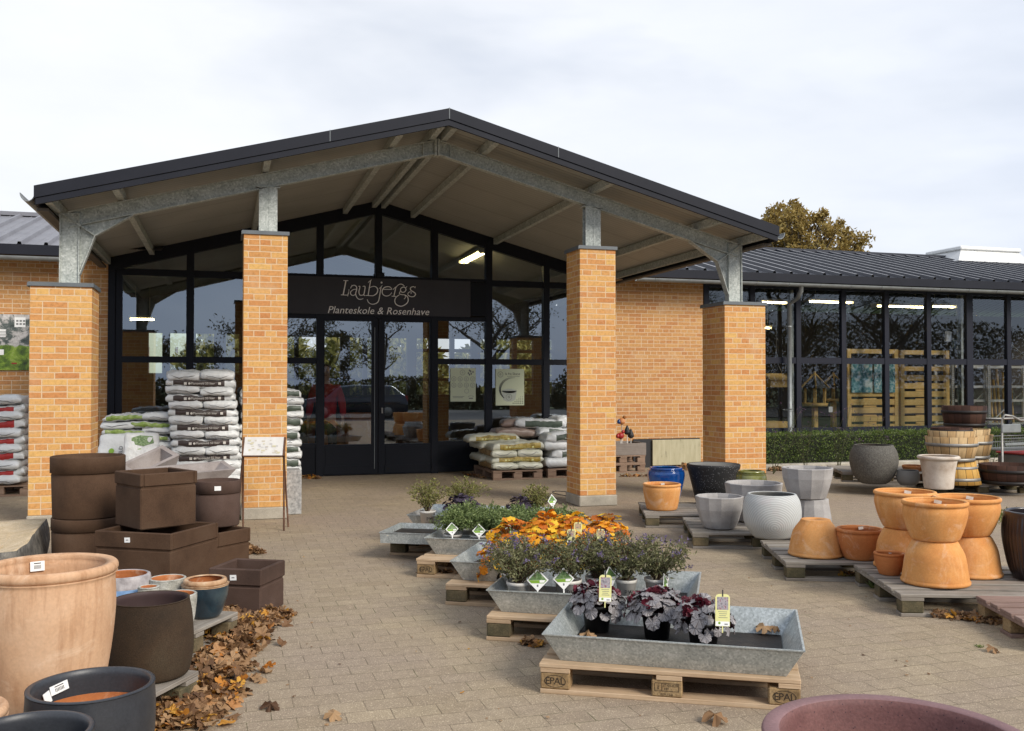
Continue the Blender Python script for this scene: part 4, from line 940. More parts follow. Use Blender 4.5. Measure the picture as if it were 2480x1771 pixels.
for k in range(26):
    a = rr.uniform(0, 2*PI); e = rr.uniform(.3, 1.35); L_ = rr.uniform(.5, 1.0); z0 = rr.uniform(.5, 1.3)
    p = Vector((0,0,z0)); d = Vector((math.cos(a)*math.cos(e), math.sin(a)*math.cos(e), math.sin(e)))
    for j in range(9):
        q = p+d*L_*j/8-Vector((0,0,.35*(j/8)**2*L_))
        for s_ in (-1, 1): leafquad(b, q, d+Vector((-d.y, d.x, 0))*s_*.9, Vector((0,0,1)), .22*(1.1-j/10), .035, rr.random())
b.build('leaves', m_palm, t); b = MB(); b.tube([(0,0,.42),(0,0,1.35)], [.06,.04], 8); b.build('trunk', m_bark, t)
# ---------------------------------------------------------------- the person in the red jumper
def skin_obj(name, verts, edges, radii, mat, parent, sub=2, root=0):
    me = bpy.data.meshes.new(name); me.from_pydata(verts, edges, []); o = bpy.data.objects.new(name, me); COL.objects.link(o)
    sk = o.modifiers.new('skin', 'SKIN'); sk.use_smooth_shade = True
    for i, r_ in enumerate(radii):
        d = me.skin_vertices[0].data[i]; d.radius = (r_, r_) if not isinstance(r_, tuple) else r_; d.use_root = (i == root)
    sb = o.modifiers.new('sub', 'SUBSURF'); sb.levels = sub; sb.render_levels = sub
    dg = bpy.context.evaluated_depsgraph_get(); dg.update(); m2 = bpy.data.meshes.new_from_object(o.evaluated_get(dg))
    o.modifiers.clear(); o.data = m2; m2.name = name; m2.materials.clear(); m2.materials.append(mat)
    for p in m2.polygons: p.use_smooth = True
    o.parent = parent; return o
px_, py_ = at_depth(790, 15.75)
pe = thing('person', 'person in a red jumper and dark trousers standing behind the glass doors', 'person', (px_, py_, 0), math.atan2(px_, -py_)*0 - .28)
def person():
    m_skin = vary('skin', S3((.55,.33,.24), (.64,.40,.30)), 12, rough=.55)
    V = [(0,0,.98),(0,0,1.14),(0,0,1.34),(0,.005,1.46),(0,.0,1.545),(0,-.005,1.60),(0,-.012,1.66),(0,-.004,1.735),(0,.0,1.785)]
    Rr = [(.13,.10),(.13,.095),(.15,.10),(.075,.06),(.054,.056),(.062,.072),(.072,.088),(.076,.092),(.045,.055)]
    Ed = [(i, i+1) for i in range(8)]
    def chain(base, pts):
        prev = base
        for p, r_ in pts: V.append(p); Rr.append(r_); Ed.append((prev, len(V)-1)); prev = len(V)-1
        return prev
    for s_ in (-1, 1):
        wr = chain(2, [((s_*.19,.0,1.41),.052), ((s_*.255,.02,1.14),.042), ((s_*.285,-.05,.90),.028), ((s_*.288,-.065,.855),(.030,.018))])
        for k, (dx, L_) in enumerate(((-.028,.070),(-.010,.085),(.010,.082),(.027,.064))):
            chain(wr, [((s_*(.286)+dx*.4, -.075+dx*.8, .825),.0095), ((s_*.284+dx*.4, -.088+dx*.8, .825-L_*.55),.0085), ((s_*.278+dx*.35, -.092+dx*.75, .825-L_),.0065)])
        chain(wr, [((s_*.272,-.088,.85),.011), ((s_*.262,-.112,.815),.0085)])
        chain(0, [((s_*.095,0,.88),.09), ((s_*.11,-.005,.50),.058), ((s_*.115,.02,.10),.040), ((s_*.12,-.10,.05),.035)])
    nose = chain(6, [((0,-.105,1.655),.014)])
    skin_obj('body', V, Ed, Rr, m_skin, pe)
    red = vary('red_knit', S3((.46,.016,.016), (.58,.035,.028)), 20, rough=.85, bump=.4, bscale=160, bdist=.003)
    V2 = [(0,0,.88),(0,0,1.05),(0,0,1.32),(0,.005,1.45),(0,.004,1.51)]; R2 = [(.185,.135),(.175,.13),(.185,.125),(.105,.085),(.068,.066)]; E2 = [(0,1),(1,2),(2,3),(3,4)]
    for s_ in (-1, 1):
        o_ = len(V2); V2 += [(s_*.20,.0,1.41),(s_*.265,.02,1.15),(s_*.29,-.04,.93)]; R2 += [.078,.068,.05]; E2 += [(2,o_),(o_,o_+1),(o_+1,o_+2)]
    skin_obj('jumper', V2, E2, R2, red, pe)
    V3 = [(0,0,.95),(0,0,.90)]; R3 = [(.155,.115),(.15,.11)]; E3 = [(0,1)]
    for s_ in (-1, 1):
        o_ = len(V3); V3 += [(s_*.095,0,.82),(s_*.11,-.005,.50),(s_*.118,.01,.09)]; R3 += [.10,.078,.065]; E3 += [(1,o_),(o_,o_+1),(o_+1,o_+2)]
    skin_obj('trousers', V3, E3, R3, plain('dark_denim', (.014,.015,.02), .9), pe)
    skin_obj('hair', [(0,.03,1.79),(0,.035,1.70),(-.055,.025,1.72),(.055,.025,1.72),(0,-.045,1.80)], [(0,1),(0,2),(0,3),(0,4)], [(.075,.08),(.07,.06),(.032,.06),(.032,.06),(.06,.035)], plain('brown_hair', (.10,.055,.03), .6), pe)
    b = MB()
    for s_ in (-1, 1): b.lathe([(.002,-.012),(.011,-.006),(.013,0),(.011,.006),(.002,.012)], 10, (s_*.03, -.088, 1.675)); 
    b.build('eyes', m_ink, pe)
    b = MB(); b.tube([(-.026,-.082,1.622),(0,-.094,1.616),(.026,-.082,1.622)], .006, 6); b.build('mouth', plain('lips', (.35,.10,.09), .5), pe)
    for s_ in (-1, 1):
        b = MB(); b.cbox(s_*.12-.048, s_*.12+.048, -.19, .07, 0, .075, .02); b.build('shoe', m_ink, pe)
person()
# ---------------------------------------------------------------- what stands behind the building, seen through the rear windows
def leafmass(mb, n, fn, L_, W_, rr, up=.4):
    for _ in range(n):
        p, nrm = fn(rr); d = (rv(rr) + Vector((0,0,up)) + nrm*.5); leafquad(mb, Vector(p), d, rv(rr), L_*rr.uniform(.6,1.3), W_*rr.uniform(.7,1.2), rr.random())
rr = random.Random(11)
for k, (x, r, h, lab) in enumerate(((.6, 2.4, 3.3, 'yellow green shrub behind the shop seen through the rear windows at the left door'), (4.2, 2.5, 3.4, 'yellow green shrub behind the shop seen through the rear windows at the right door'), (8.4, 2.6, 3.0, 'yellow green shrub behind the shop seen beside the posters'))):
    t = thing('garden_shrub', lab, 'shrub', (x, 27+k*.4, -.06), group='shrubs behind the shop')
    b = MB()
    def fn(q, r=r, h=h):
        v = rv(q); v.z = abs(v.z); f = q.uniform(.6, 1)
        return (v.x*r*f, v.y*r*f*.8, .1+v.z*h*f), v
    leafmass(b, 9000, fn, .26, .15, rr); b.build('foliage', m_yelbush, t)
    b = MB()
    for j in range(7): a = j*.9; b.tube([(0,0,0),(math.cos(a)*r*.3,math.sin(a)*r*.3,h*.4),(math.cos(a)*r*.6,math.sin(a)*r*.5,h*.75)], [.05,.03,.01], 5)
    b.build('stems', m_stem, t)
t = thing('glasshouse', 'pale greenhouse behind the shop seen through the small rear windows', 'greenhouse', (-3.5, 29, -.06))
b = MB(); b.box(-4, 4.5, 0, 4, 0, 2.6); b.prism([(-4,2.6),(4.5,2.6),(.25,3.6)], 0, 4, 'y'); b.build('walls', plain('whitewashed_glass', (.52,.60,.50), .4), t)
b = MB()
for k in range(12): b.box(-4+k*.77-.03, -4+k*.77+.03, -.03, -.002, 0, 2.6)
b.box(-4, 4.5, -.04, -.031, 1.2, 1.27); b.build('glazing_bars', m_hoop, t)
# ---------------------------------------------------------------- pallets
def make_pallet(name, label, L_, D, deckm, blockm, stamps, seed, group):
    rr = random.Random(seed)
    t = thing(name, label, 'pallet', (0,0,0), 0, group)
    b = MB(); nb = 5 if D < .9 else 6; ws = [.145,.10,.145,.10,.145] if nb == 5 else [.12]*6
    gap = (D-sum(ws))/(nb-1); y = 0
    for k, w_ in enumerate(ws):
        j = rr.uniform(-.004,.004); b.cbox(-.002+j, L_+j+rr.uniform(-.004,.004), y, y+w_, .1225+rr.uniform(0,.001), .144+rr.uniform(-.001,.0), .003, 0, Matrix.Rotation(rr.uniform(-.003,.003), 4, 'Z')); y += w_+gap
    b.build('deck', deckm, t)
    for x in (0, L_/2-.05, L_-.10): b = MB(); b.cbox(x+.001, x+.144 if x == 0 else min(L_-.002, x+.12), .001, D-.001, .1005, .122, .002); b.build('stringer', deckm, t)
    for y in (.002, D/2-.0725, D-.102): b = MB(); b.cbox(0, L_, y, y+(.145 if .1 < y < D-.2 else .10), .0, .022, .002, 0, Matrix.Rotation(rr.uniform(-.002,.002), 4, 'Z')); b.build('base_board', deckm, t)
    for yi, y in enumerate((.003, D/2-.05, D-.103)):
        for xi, x in enumerate((.0, L_/2-.0725, L_-.145)):
            b = MB(); b.cbox(x+.002, x+.143, y, y+.098, .0225, .100, .006); bl = b.build('block', blockm, t)
            if stamps and yi == 0:
                s = MB(); M = Matrix.Translation((x+.0725, y-.0012, .061)) @ Matrix.Rotation(PI/2, 4, 'X')
                if xi != 1: s.disc(M, .052, 32, 0, .0485, .56); s.text('EPAL', .047, M @ Matrix.Scale(1.0, 4), 0, 0, 'CENTER', None, .9)
                else:
                    for dx, dy, w_, h_ in ((0,.026,.11,.002),(0,-.010,.11,.002),(-.055,.008,.002,.037),(.055,.008,.002,.037),(-.022,.008,.002,.037)): s.rect(M @ Matrix.Translation((dx, dy, 0)), w_, h_)
                    s.text('IT-01-029', .017, M @ Matrix.Translation((.017,.016,0))); s.text('HT', .017, M @ Matrix.Translation((.0,.0,0))); s.text('IPPC', .012, M @ Matrix.Translation((-.038,.008,0)) @ Matrix.Rotation(PI/2, 4, 'Z')); s.text('029-15-6', .016, M @ Matrix.Translation((.0,-.026,0)))
                s.build('stamp', m_darkink, bl)
    return t
def put(o, p, ang, label=None):
    o.location = (p[0], p[1], p[2] if len(p) > 2 else 0); o.rotation_euler = (0, 0, ang)
    if label: o['label'] = label
    return o
GA = 'euro pallets under the zinc trays'
AT = math.radians(-29.5)
TX, TY = math.cos(AT), math.sin(AT)
pal_a = make_pallet('pallet', 'fresh pine pallet stamped EPAL under the nearest zinc tray', 1.2, .8, m_pine, m_block, True, 1, GA)
put(pal_a, (1.45, 4.34), AT)
pal_b = make_pallet('pallet', 'pale pallet with dark mossy blocks under the zinc tray of potted purple-flowered shrubs', 1.2, .8, m_pine, m_blockg, False, 2, GA)
put(pal_b, (1.45, 5.32), AT)
put(copy_tree(pal_b), (1.42, 6.25), AT+.015, 'pallet with dark mossy blocks under the zinc tray of orange leaved plants')
put(copy_tree(pal_a), (1.41, 7.20), AT, 'older EPAL stamped pallet under the zinc tray of small green plants')
put(copy_tree(pal_b), (1.37, 8.20), AT+.02, 'farthest tray pallet, under the shallow straight-sided zinc tray')
GB = 'weathered pallets under the pots for sale'
pal_g = make_pallet('pallet', 'weathered pallet carrying the three double stacks of terracotta pots', 1.2, 1.0, m_greyw, m_blockg, False, 3, GB)
AR = math.radians(-20.5)
put(pal_g, (4.12, 5.09), AR)
put(copy_tree(pal_g), (4.04, 6.26), AR-.01, 'weathered pallet carrying the upturned terracotta pot and the pot beside it')
put(copy_tree(pal_g), (4.03, 7.73), AR-.03, 'weathered pallet under the white rippled pot and grey faceted pots')
put(copy_tree(pal_g), (4.14, 8.97), AR, 'weathered pallet under the black speckled pot and the bright blue pot')
pal_r = make_pallet('pallet', 'red stained pallet at the picture edge in front of the terracotta stacks', 1.2, .8, m_redw, m_block, False, 4, GB)
put(pal_r, (4.27, 4.17), AR)
fa = onz(2040, 1168, .144)
put(copy_tree(pal_g), fa, math.radians(-24), 'weathered pallet far back under the round stone pot and cream pot')
fb = onz(2180, 1197, .144); 
put(copy_tree(pal_g), (fa[0]+1.22*math.cos(math.radians(-24)), fa[1]+1.22*math.sin(math.radians(-24))), math.radians(-24), 'weathered pallet far back under the barrels and the low dark tub')
AL = math.radians(60)
pal_l = make_pallet('pallet', 'weathered pallet under the big pale terracotta pot and the chocolate round pot', 1.2, .8, m_greyw, m_blockg, False, 5, GB)
# right-hand edge runs towards the viewer: local x along that edge, from the near end
put(pal_l, (-.11-1.2*math.cos(math.radians(59.0)), 4.68-1.2*math.sin(math.radians(59.0))), math.radians(59.0))
pal_l2 = copy_tree(pal_l); put(pal_l2, (.08-.8*math.cos(math.radians(59)), 5.82-.8*math.sin(math.radians(59))), math.radians(59), 'weathered pallet under the small blue and grey glazed pots')
pal_l2.scale = (.667, 1.2, 1)
pal_s = make_pallet('pallet', 'brown pallet under the straw coloured sacks', .8, 1.2, m_ply, m_ply, False, 6, 'pallets under the sack stacks')
# ---------------------------------------------------------------- zinc trays
def tray(label, p, ang, L_=1.2, D=.8, h=.13, fl=.075, ff=.05, floor=m_wetsoil, soil_h=.012, group='zinc plant trays on pallets'):
    t = thing('zinc_tray', label, 'tray', (p[0], p[1], .1445), ang, group)
    b = MB(); th = .004
    def ring(x0, y0, x1, y1, z): return [(x0,y0,z),(x1,y0,z),(x1,y1,z),(x0,y1,z)]
    vs = ring(fl, ff, L_-fl, D-ff, 0) + ring(0, 0, L_, D, h) + ring(-.006, -.006, L_+.006, D+.006, h) + ring(-.006, -.006, L_+.006, D+.006, h+.006) + ring(th, th, L_-th, D-th, h+.006) + ring(fl+th, ff+th, L_-fl-th, D-ff-th, .004)
    fs = [(3,2,1,0)]
    for r_ in range(5): fs += [(r_*4+i, r_*4+(i+1)%4, r_*4+4+(i+1)%4, r_*4+4+i) for i in range(4)]
    fs.append((20,21,22,23)); b.add(vs, fs); b.build('shell', m_galv, t)
    q = soil_h/h; a, c = fl*(1-q)+.012, ff*(1-q)+.012
    b = MB(); n = 18; m = 10; vs = []; rr = random.Random(hash(label) % 97 if False else len(label))
    for j in range(m+1):
        for i in range(n+1):
            x = a+(L_-2*a)*i/n; y = c+(D-2*c)*j/m; edge = min(i, n-i, j, m-j) == 0
            vs.append((x, y, soil_h+(0 if edge else .006*mnoise.noise((x*9, y*9, len(label)*.7)))))
    b.add(vs, [(j*(n+1)+i, j*(n+1)+i+1, (j+1)*(n+1)+i+1, (j+1)*(n+1)+i) for j in range(m) for i in range(n)], 0, True); b.build('tray_floor', floor, t)
    return t
def tl(p, x, y, ang=AT):
    return (p[0]+x*math.cos(ang)-y*math.sin(ang), p[1]+x*math.sin(ang)+y*math.cos(ang))
T1, T2, T3, T4, T5 = (1.47, 4.35), (1.47, 5.37), (1.47, 6.31), (1.50, 7.33), (1.25, 7.98)
A1, A2, A3, A4 = math.radians(-31), AT, AT, AT
tray('nearest zinc tray with three silver leaved plants in black pots', T1, A1)
tray('zinc tray crowded with white pots of purple-flowered shrubs', T2, A2)
tray('zinc tray with orange leaved plants and an empty left corner', T3, A3)
tray('zinc tray filled with small fresh green plants', T4, A4)
tray('shallow straight-sided zinc tray with water, farthest left of the row', T5, AT+.02, 1.2, .55, .085, .004, .004, m_wetsoil, .045)
tray('last zinc tray at the back holding twiggy shrubs', (1.62, 8.72), AT, 1.2, .8, .12)
# ---------------------------------------------------------------- leaves and plants
LOBE = [(0, 0)]
def lobe_outline(nl, deep, npt=24):
    out = []
    for k in range(npt):
        a = 2*PI*k/npt; r = .5*(1-deep+deep*abs(math.cos(a*nl/2)))
        back = abs(math.atan2(math.sin(a-PI), math.cos(a-PI)))
        if back < .3: r *= .45
        out.append((r*math.sin(a), r*math.cos(a)))
    return out
HL = lobe_outline(7, .16); ML = lobe_outline(5, .42, 20)
def lobed(mb, p, d, n, size, mi=0, u=None, outline=HL, cup=.25, rr=R, ruffle=.06, two=None):
    d = d.normalized(); s_ = d.cross(n); s_.normalize(); n = s_.cross(d)
    vs = [p+d*size*.15]; uv = [(0, 0)]
    for x, y in outline:
        r2 = (x*x+y*y)*4
        vs.append(p+s_*x*size+d*(y+.35)*size*.95+n*(-cup*r2*.25*size+rr.uniform(-ruffle, ruffle)*size)); uv.append((x*2, y*2))
    vs[0] = p+d*.35*size*.95
    k = len(outline); uvs = uv if u is None else [(u, .5)]*(k+1)
    mb.add(vs, [(0, (i+1) % k+1, i+1) for i in range(k)], mi, False, uvs)
def heuchera(rr, n, R_, H_, size, name, mat, redm, inner=.18, u=False, droop=.9):
    b = MB(); st = MB(); rd = MB()
    for k in range(n):
        f = (k+.5)/n; e = PI/2*(1-f**.75)*1.15-.1*droop; a = k*2.39996+rr.uniform(-.3,.3)
        rad = R_*(math.cos(max(e, 0))*.9+.1)*rr.uniform(.85, 1.1); z = H_*(math.sin(max(e,-.5)))*rr.uniform(.85,1.1)+.0
        if e < .25: z -= rr.uniform(0, .05)*droop
        o = Vector((math.cos(a), math.sin(a), 0)); p = Vector((o.x*rad, o.y*rad, z+.02))
        n_ = (o*math.cos(e+.35)+Vector((0,0,1))*math.sin(e+.35)).normalized()
        d = (o*math.sin(e+.35)-Vector((0,0,1))*math.cos(e+.35)+rv(rr)*.45).normalized()
        sz = size*rr.uniform(.72, 1.15); lobed(b, p-d*sz*.35, d, n_+rv(rr)*.35, sz, 0, rr.random() if u else None, HL, .3, rr)
        st.tube([(o.x*.02, o.y*.02, -.02), (o.x*rad*.5, o.y*rad*.5, z*.75+.01), tuple(p-d*sz*.3)], .0022, 4, 0, False)
    if redm:
        for k in range(max(4, n//5)):
            a = rr.uniform(0, 2*PI); r_ = rr.uniform(.1,.85)*R_; p = Vector((math.cos(a)*r_, math.sin(a)*r_, H_*1.02*math.sqrt(max(.05, 1-(r_/R_)**2))+.01))
            for j in range(4): lobed(rd, p+rv(rr)*.012, rv(rr)+Vector((0,0,.5)), rv(rr), size*.62, 0, rr.random(), HL, .3, rr)
    return b, st, rd
def soil_disc(r, z):
    b = MB(); n = 14; vs = [(0,0,z+.006)]+[(r*math.cos(2*PI*k/n), r*math.sin(2*PI*k/n), z) for k in range(n)]
    b.add(vs, [(0, k+1, (k+1) % n+1) for k in range(n)], 0, True); return b
def pot_part(par, r, h, mat, pw=False, face=0):
    b = MB(); b.lathe([(r*.74, 0), (r*.93, h*.86), (r*1.0, h*.87), (r*1.02, h), (r*.93, h), (r*.88, h*.84), (r*.6, h*.8)], 26); po = b.build('pot', mat, par)
    if pw:
        rz = lambda z: r*(.74+.19*min(1, z/(h*.86)))+.0012
        for fa_ in (face, face+2.4, face-2.3):
            b = MB()
            def bend(z0):
                return lambda x, y: Vector((rz(z0+y)*math.sin(x/r+fa_), -rz(z0+y)*math.cos(x/r+fa_), z0+y))
            b.text('P W', r*.62, Matrix.Identity(4), 0, 0, 'CENTER', bend(h*.52), .8); b.text('PROVEN WINNERS', r*.155, Matrix.Identity(4), 0, 0, 'CENTER', bend(h*.27))
            bd = bend(h*.52); b.add([bd(-.004,-.012), bd(.012,.0), bd(.016,.018), bd(.002,.008)], [(0,1,2,3)])
            b.build('lettering', m_ink, po)
    b = soil_disc(r*.9, h*.86); b.build('soil', m_soil, par)
    return h*.86
pic_leaf = vary('label_photo_green', S3((.03,.07,.02), (.12,.22,.06), (.30,.38,.22)), 60, rough=.4)
pic_mix = vary('label_photo_red_silver', S3((.22,.04,.07), (.38,.36,.38), (.10,.08,.10)), 70, rough=.4)
pic_org = vary('label_photo_orange', S3((.40,.12,.02), (.45,.36,.22), (.08,.06,.12)), 70, rough=.4)
m_lime = plain('label_lime', (.20,.36,.03), .4)
m_tagy = plain('label_pale_yellow', (.70,.68,.30), .45)
def diamond(par, p, ang, size=.085, tilt=.15):
    M = Matrix.Translation(p) @ Matrix.Rotation(ang, 4, 'Z') @ Matrix.Rotation(PI/2-tilt, 4, 'X'); h = size*.72
    b = MB(); b.prism([(0,-h),(h,0),(0,h),(-h,0)], -.0006, .0006, 'z', 0, M); b.box(-.004, .004, -h-.09, -h+.004, -.0005, .0005, 0, M); lb = b.build('plant_label', m_white, par)
    q = MB(); k = h*.9; e = .0011; T_ = M @ Matrix.Translation((0,0,e))
    q.add([T_ @ Vector(v) for v in ((-k*.93,.0,0),(k*.93,.0,0),(0,k*.93,0))], [(0,1,2)], 0)
    q.add([T_ @ Vector(v) for v in ((-k*.93,-.001,0),(-k*.62,-k*.33,0),(k*.62,-k*.33,0),(k*.93,-.001,0))], [(0,1,2,3)], 1)
    q.add([T_ @ Vector(v) for v in ((k*.2,-k*.02,.0006),(k*.2,-k*.26,.0006),(k*.62,-k*.26,.0006),(k*.78,-k*.02,.0006))], [(0,1,2,3)], 2)
    q.rect(T_ @ Matrix.Translation((0,-k*.56,0)), k*.16, k*.22, 3); q.build('label_print', [pic_leaf, m_lime, m_white, m_inkgrey], lb)
def ytag(par, p, ang, pic, w_=.062, h_=.135, tilt=.12, roll=-.04):
    M = Matrix.Translation(p) @ Matrix.Rotation(ang, 4, 'Z') @ Matrix.Rotation(PI/2-tilt, 4, 'X') @ Matrix.Rotation(roll, 4, 'Z')
    b = MB(); a, c = w_/2, h_/2; r_ = w_*.22
    b.prism([(-a,-c),(a,-c),(a,c-r_),(a-r_*.35,c-r_*.3),(a-r_,c),(-a+r_,c),(-a+r_*.35,c-r_*.3),(-a,c-r_)], -.0006, .0006, 'z', 0, M); b.box(-.003, .003, c, c+.02, -.0004, .0004, 1, M); b.box(-.003, .003, c-.012, c, .0007, .0014, 1, M); b.box(-.003,.003,-c-.03,-c+.002,-.0005,.0005, 0, M)
    lb = b.build('plant_tag', [m_tagy, m_ink], par); T_ = M @ Matrix.Translation((0,0,.0011))
    q = MB(); q.rect(T_ @ Matrix.Translation((0,c*.42,0)), w_*.78, h_*.40, 0)
    for k in range(4): q.rect(T_ @ Matrix.Translation((.002*(k % 2),-c*.10-k*.009,0)), w_*(.62-.08*(k % 3)), .0022, 1)
    q.rect(T_ @ Matrix.Translation((0,-c*.84,0)), w_*.96, h_*.14, 2); q.disc(T_ @ Matrix.Translation((-w_*.22,-c*.80,.0004)), .006, 12, 3); q.rect(T_ @ Matrix.Translation((w_*.24,-c*.86,.0004)), .016, .005, 1)
    q.build('tag_print', [pic, m_inkgrey, m_white, m_lime], lb)
def bush(rr, R_, H_, nst, per, LL, LW, z0=0, spread=.75, spikes=0, droop=0):
    lf, st, fl = MB(), MB(), []
    for k in range(nst):
        a = k*2.39996+rr.uniform(-.4,.4); f = math.sqrt((k+.5)/nst); r_ = R_*f*rr.uniform(.75,1.1); h = H_*(1-.42*f*f)*rr.uniform(.75,1.1)
        P = [Vector((math.cos(a)*r_*t**1.2+rr.uniform(-.01,.01), math.sin(a)*r_*t**1.2+rr.uniform(-.01,.01), z0+h*(t**.8)-droop*h*max(0,t-.6))) for t in (0,.3,.6,.85,1)]
        st.tube(P, [.0035,.0028,.002,.0014,.0008], 4, 0, False)
        for j in range(per):
            t = .22+.78*(j+rr.random())/per; i = min(3, int(t*4)); q = P[i].lerp(P[i+1], t*4-i)
            d = rv(rr)+Vector((math.cos(a),math.sin(a),.35))*.5
            off = rv(rr)*R_*.10
            leafquad(lf, q+off, d, rv(rr), LL*rr.uniform(.6,1.25), LW*rr.uniform(.7,1.2), rr.random())
        if spikes and rr.random() < spikes:
            e = P[-1]; d = (P[-1]-P[-2]).normalized(); fl.append(MB())
            for j in range(16): leafquad(fl[-1], e+d*.06*j/16+rv(rr)*.006, rv(rr), rv(rr), .012, .010, rr.random())
    return lf, st, fl
# nearest tray: three silver heucheras
def P1(px_, py_, z): return onz(px_, py_, z)
GH = 'silver leaved plants in black pots'
for i, (px_, py_, r, lab, tg, n, S_) in enumerate(((1446, 1536, .084, 'silver leaved plant with yellow tag nearest the left end of the front tray', (1466, 1425), 60, .145),
                                   (1591, 1553, .084, 'largest silver leaved plant, untagged, in the middle of the front tray', None, 70, .165),
                                   (1704, 1583, .084, 'silver leaved plant with a yellow tag leaning forward at the right of the front tray', (1750, 1478), 56, .15))):
    d0 = onz(px_, py_, .158); L0 = math.hypot(d0[0], d0[1]); c = (d0[0]*(1+r*.8/L0), d0[1]*(1+r*.8/L0))
    t = thing('heuchera', lab, 'plant', (c[0], c[1], .160), 0, GH)
    rr = random.Random(20+i)
    h = pot_part(t, r, .145, m_potblack)
    lf, st, rd = heuchera(rr, int(n*1.45), S_*.95, .105, .074, 'heuchera', m_heuch, True)
    for mb, nm, mt in ((lf, 'leaves', m_heuch), (rd, 'young_leaves', m_heuchred), (st, 'stems', m_heuchred)):
        mb.v = [(x, y, z+.118) for x, y, z in mb.v]; mb.build(nm, mt, t)
    if tg:
        dd = math.hypot(*c)-.185; rx, ry, rz_ = ray(*tg); k_ = dd/math.hypot(rx, ry); P = (rx*k_-c[0], ry*k_-c[1], CAM_H+rz_*k_-.160); ytag(t, P, -.25, pic_mix, .064 if i == 0 else .07, .135 if i == 0 else .15)
# second tray: purple-flowered shrubs in white pots
GS = 'shrubs in white pots on the second tray'
SH = [(1256, 1475, .072, .23, .25, 'left front shrub in a white lettered pot at the left end of the second tray', [(1302, 1405, -.3)]), (1240, 1449, .07, .19, .24, 'small shrub half hidden behind the left front white pot', []),
      (1376, 1470, .082, .24, .27, 'shrub behind two diamond labels in the second tray', [(1365, 1402, -.2)]), (1445, 1462, .07, .22, .28, 'shrub with woody base above the silver plant in the second tray', []),
      (1517, 1468, .064, .24, .28, 'tall shrub in the clearly lettered white pot in the second tray', [(1478, 1398, .5)]), (1590, 1466, .072, .26, .26, 'spreading shrub in a white pot at the right end of the second tray', [(1612, 1415, .9)])]
for i, (px_, py_, r, R_, H_, lab, dl) in enumerate(SH):
    d0 = onz(px_, py_, .16); L0 = math.hypot(d0[0], d0[1]); c = (d0[0]*(1+r*.8/L0), d0[1]*(1+r*.8/L0))
    t = thing('caryopteris', lab, 'shrub', (c[0], c[1], .161), 0, GS)
    h = pot_part(t, r, .15, m_potwhite, True, math.atan2(c[0], c[1])*-1 + (.35 if i != 4 else .3)); rr = random.Random(40+i)
    lf, st, fl = bush(rr, R_*1.04, H_, 46, 42, .029, .011, h, .8, .35)
    lf.build('leaves', m_olivebush, t); st.build('stems', m_stem, t); [q.build('flower_spike', m_violet, t) for q in fl]
    for lx, ly, an in dl:
        dd = math.hypot(*c)-.09; rx, ry, rz_ = ray(lx, ly); k_ = dd/math.hypot(rx, ry); diamond(t, (rx*k_-c[0], ry*k_-c[1], CAM_H+rz_*k_-.161), an, .09)
# third tray: amber heucheras
x_, y_ = tl(T3, .34, .075, A3)
t = thing('amber_heuchera', 'orange leaved plant spilling over the near rim of the third tray at its left', 'plant', (x_, y_, .161), 0, 'orange leaved plants on the third tray'); rr = random.Random(59)
pot_part(t, .06, .11, m_potblack); lf, st, rd = heuchera(rr, 40, .17, .12, .095, 'x', m_gold, False, .18, True, 2.6)
for mb, nm, mt in ((lf, 'leaves', m_gold), (st, 'stems', m_stem)): mb.v = [(a_, b_, z+.10) for a_, b_, z in mb.v]; mb.build(nm, mt, t)
k = 0
for row, y in enumerate((.16, .40, .63)):
    for x in (.33, .55, .77, .99):
        if (row == 2 and x < .5) or (row == 0 and x == .33): continue
        x_, y_ = tl(T3, x+R.uniform(-.02,.02), y+R.uniform(-.02,.02), A3)
        nm_ = ('front', 'middle', 'back')[row]; ps = {.33: 'at the left of', .55: 'left of the centre of', .77: 'right of the centre of', .99: 'at the right of'}[x]
        t = thing('amber_heuchera', f'orange leaved plant {ps} the {nm_} row, third tray', 'plant', (x_, y_, .161), R.uniform(0, 6), 'orange leaved plants on the third tray')
        rr = random.Random(60+k); h = pot_part(t, .07, .13, m_potblack if k % 2 else m_potwhite)
        lf, st, rd = heuchera(rr, 60, .185, .165 + .03*row, .082, 'x', m_gold, False, .18, True, 1.3)
        for mb, nm, mt in ((lf, 'leaves', m_gold), (st, 'stems', m_stem)): mb.v = [(a_, b_, z+.13) for a_, b_, z in mb.v]; mb.build(nm, mt, t)
        if (row, x) in ((0, .77), (1, .77), (0, .99)):
            t.rotation_euler.z = 0; ytag(t, (-.02, -.13, .30+.01*k % .03), -.25, pic_org, .055, .09)
        k += 1
# fourth tray: fresh green plants
k = 0
for row, y in enumerate((.20, .56)):
    for x in (.16, .38, .60, .82, 1.02):
        x_, y_ = tl(T4, x+R.uniform(-.02,.02), y+R.uniform(-.03,.03), A4); nm_ = ('front', 'back')[row]
        ps = {.16: 'at the left end of', .38: 'second from the left in', .60: 'in the middle of', .82: 'second from the right in', 1.02: 'at the right end of'}[x]
        t = thing('green_plant', f'fresh green plant {ps} the {nm_} row of the fourth tray', 'plant', (x_, y_, .161), 0, 'fresh green plants on the fourth tray')
        rr = random.Random(90+k); h = pot_part(t, .075, .12, m_potwhite, k in (0, 1), -.1)
        lf, st, fl = bush(rr, .18, .22, 34, 48, .028, .0115, h, .9)
        lf.build('leaves', m_greenbush, t); st.build('stems', m_greenbush, t)
        if (row, x) in ((0,.16),(0,.60),(0,.82),(1,.60),(1,1.02),(0,.38)): diamond(t, (rr.uniform(-.06,.03), -.12, h+.05+rr.uniform(0,.05)), rr.uniform(-.5,.2), .075)
        k += 1
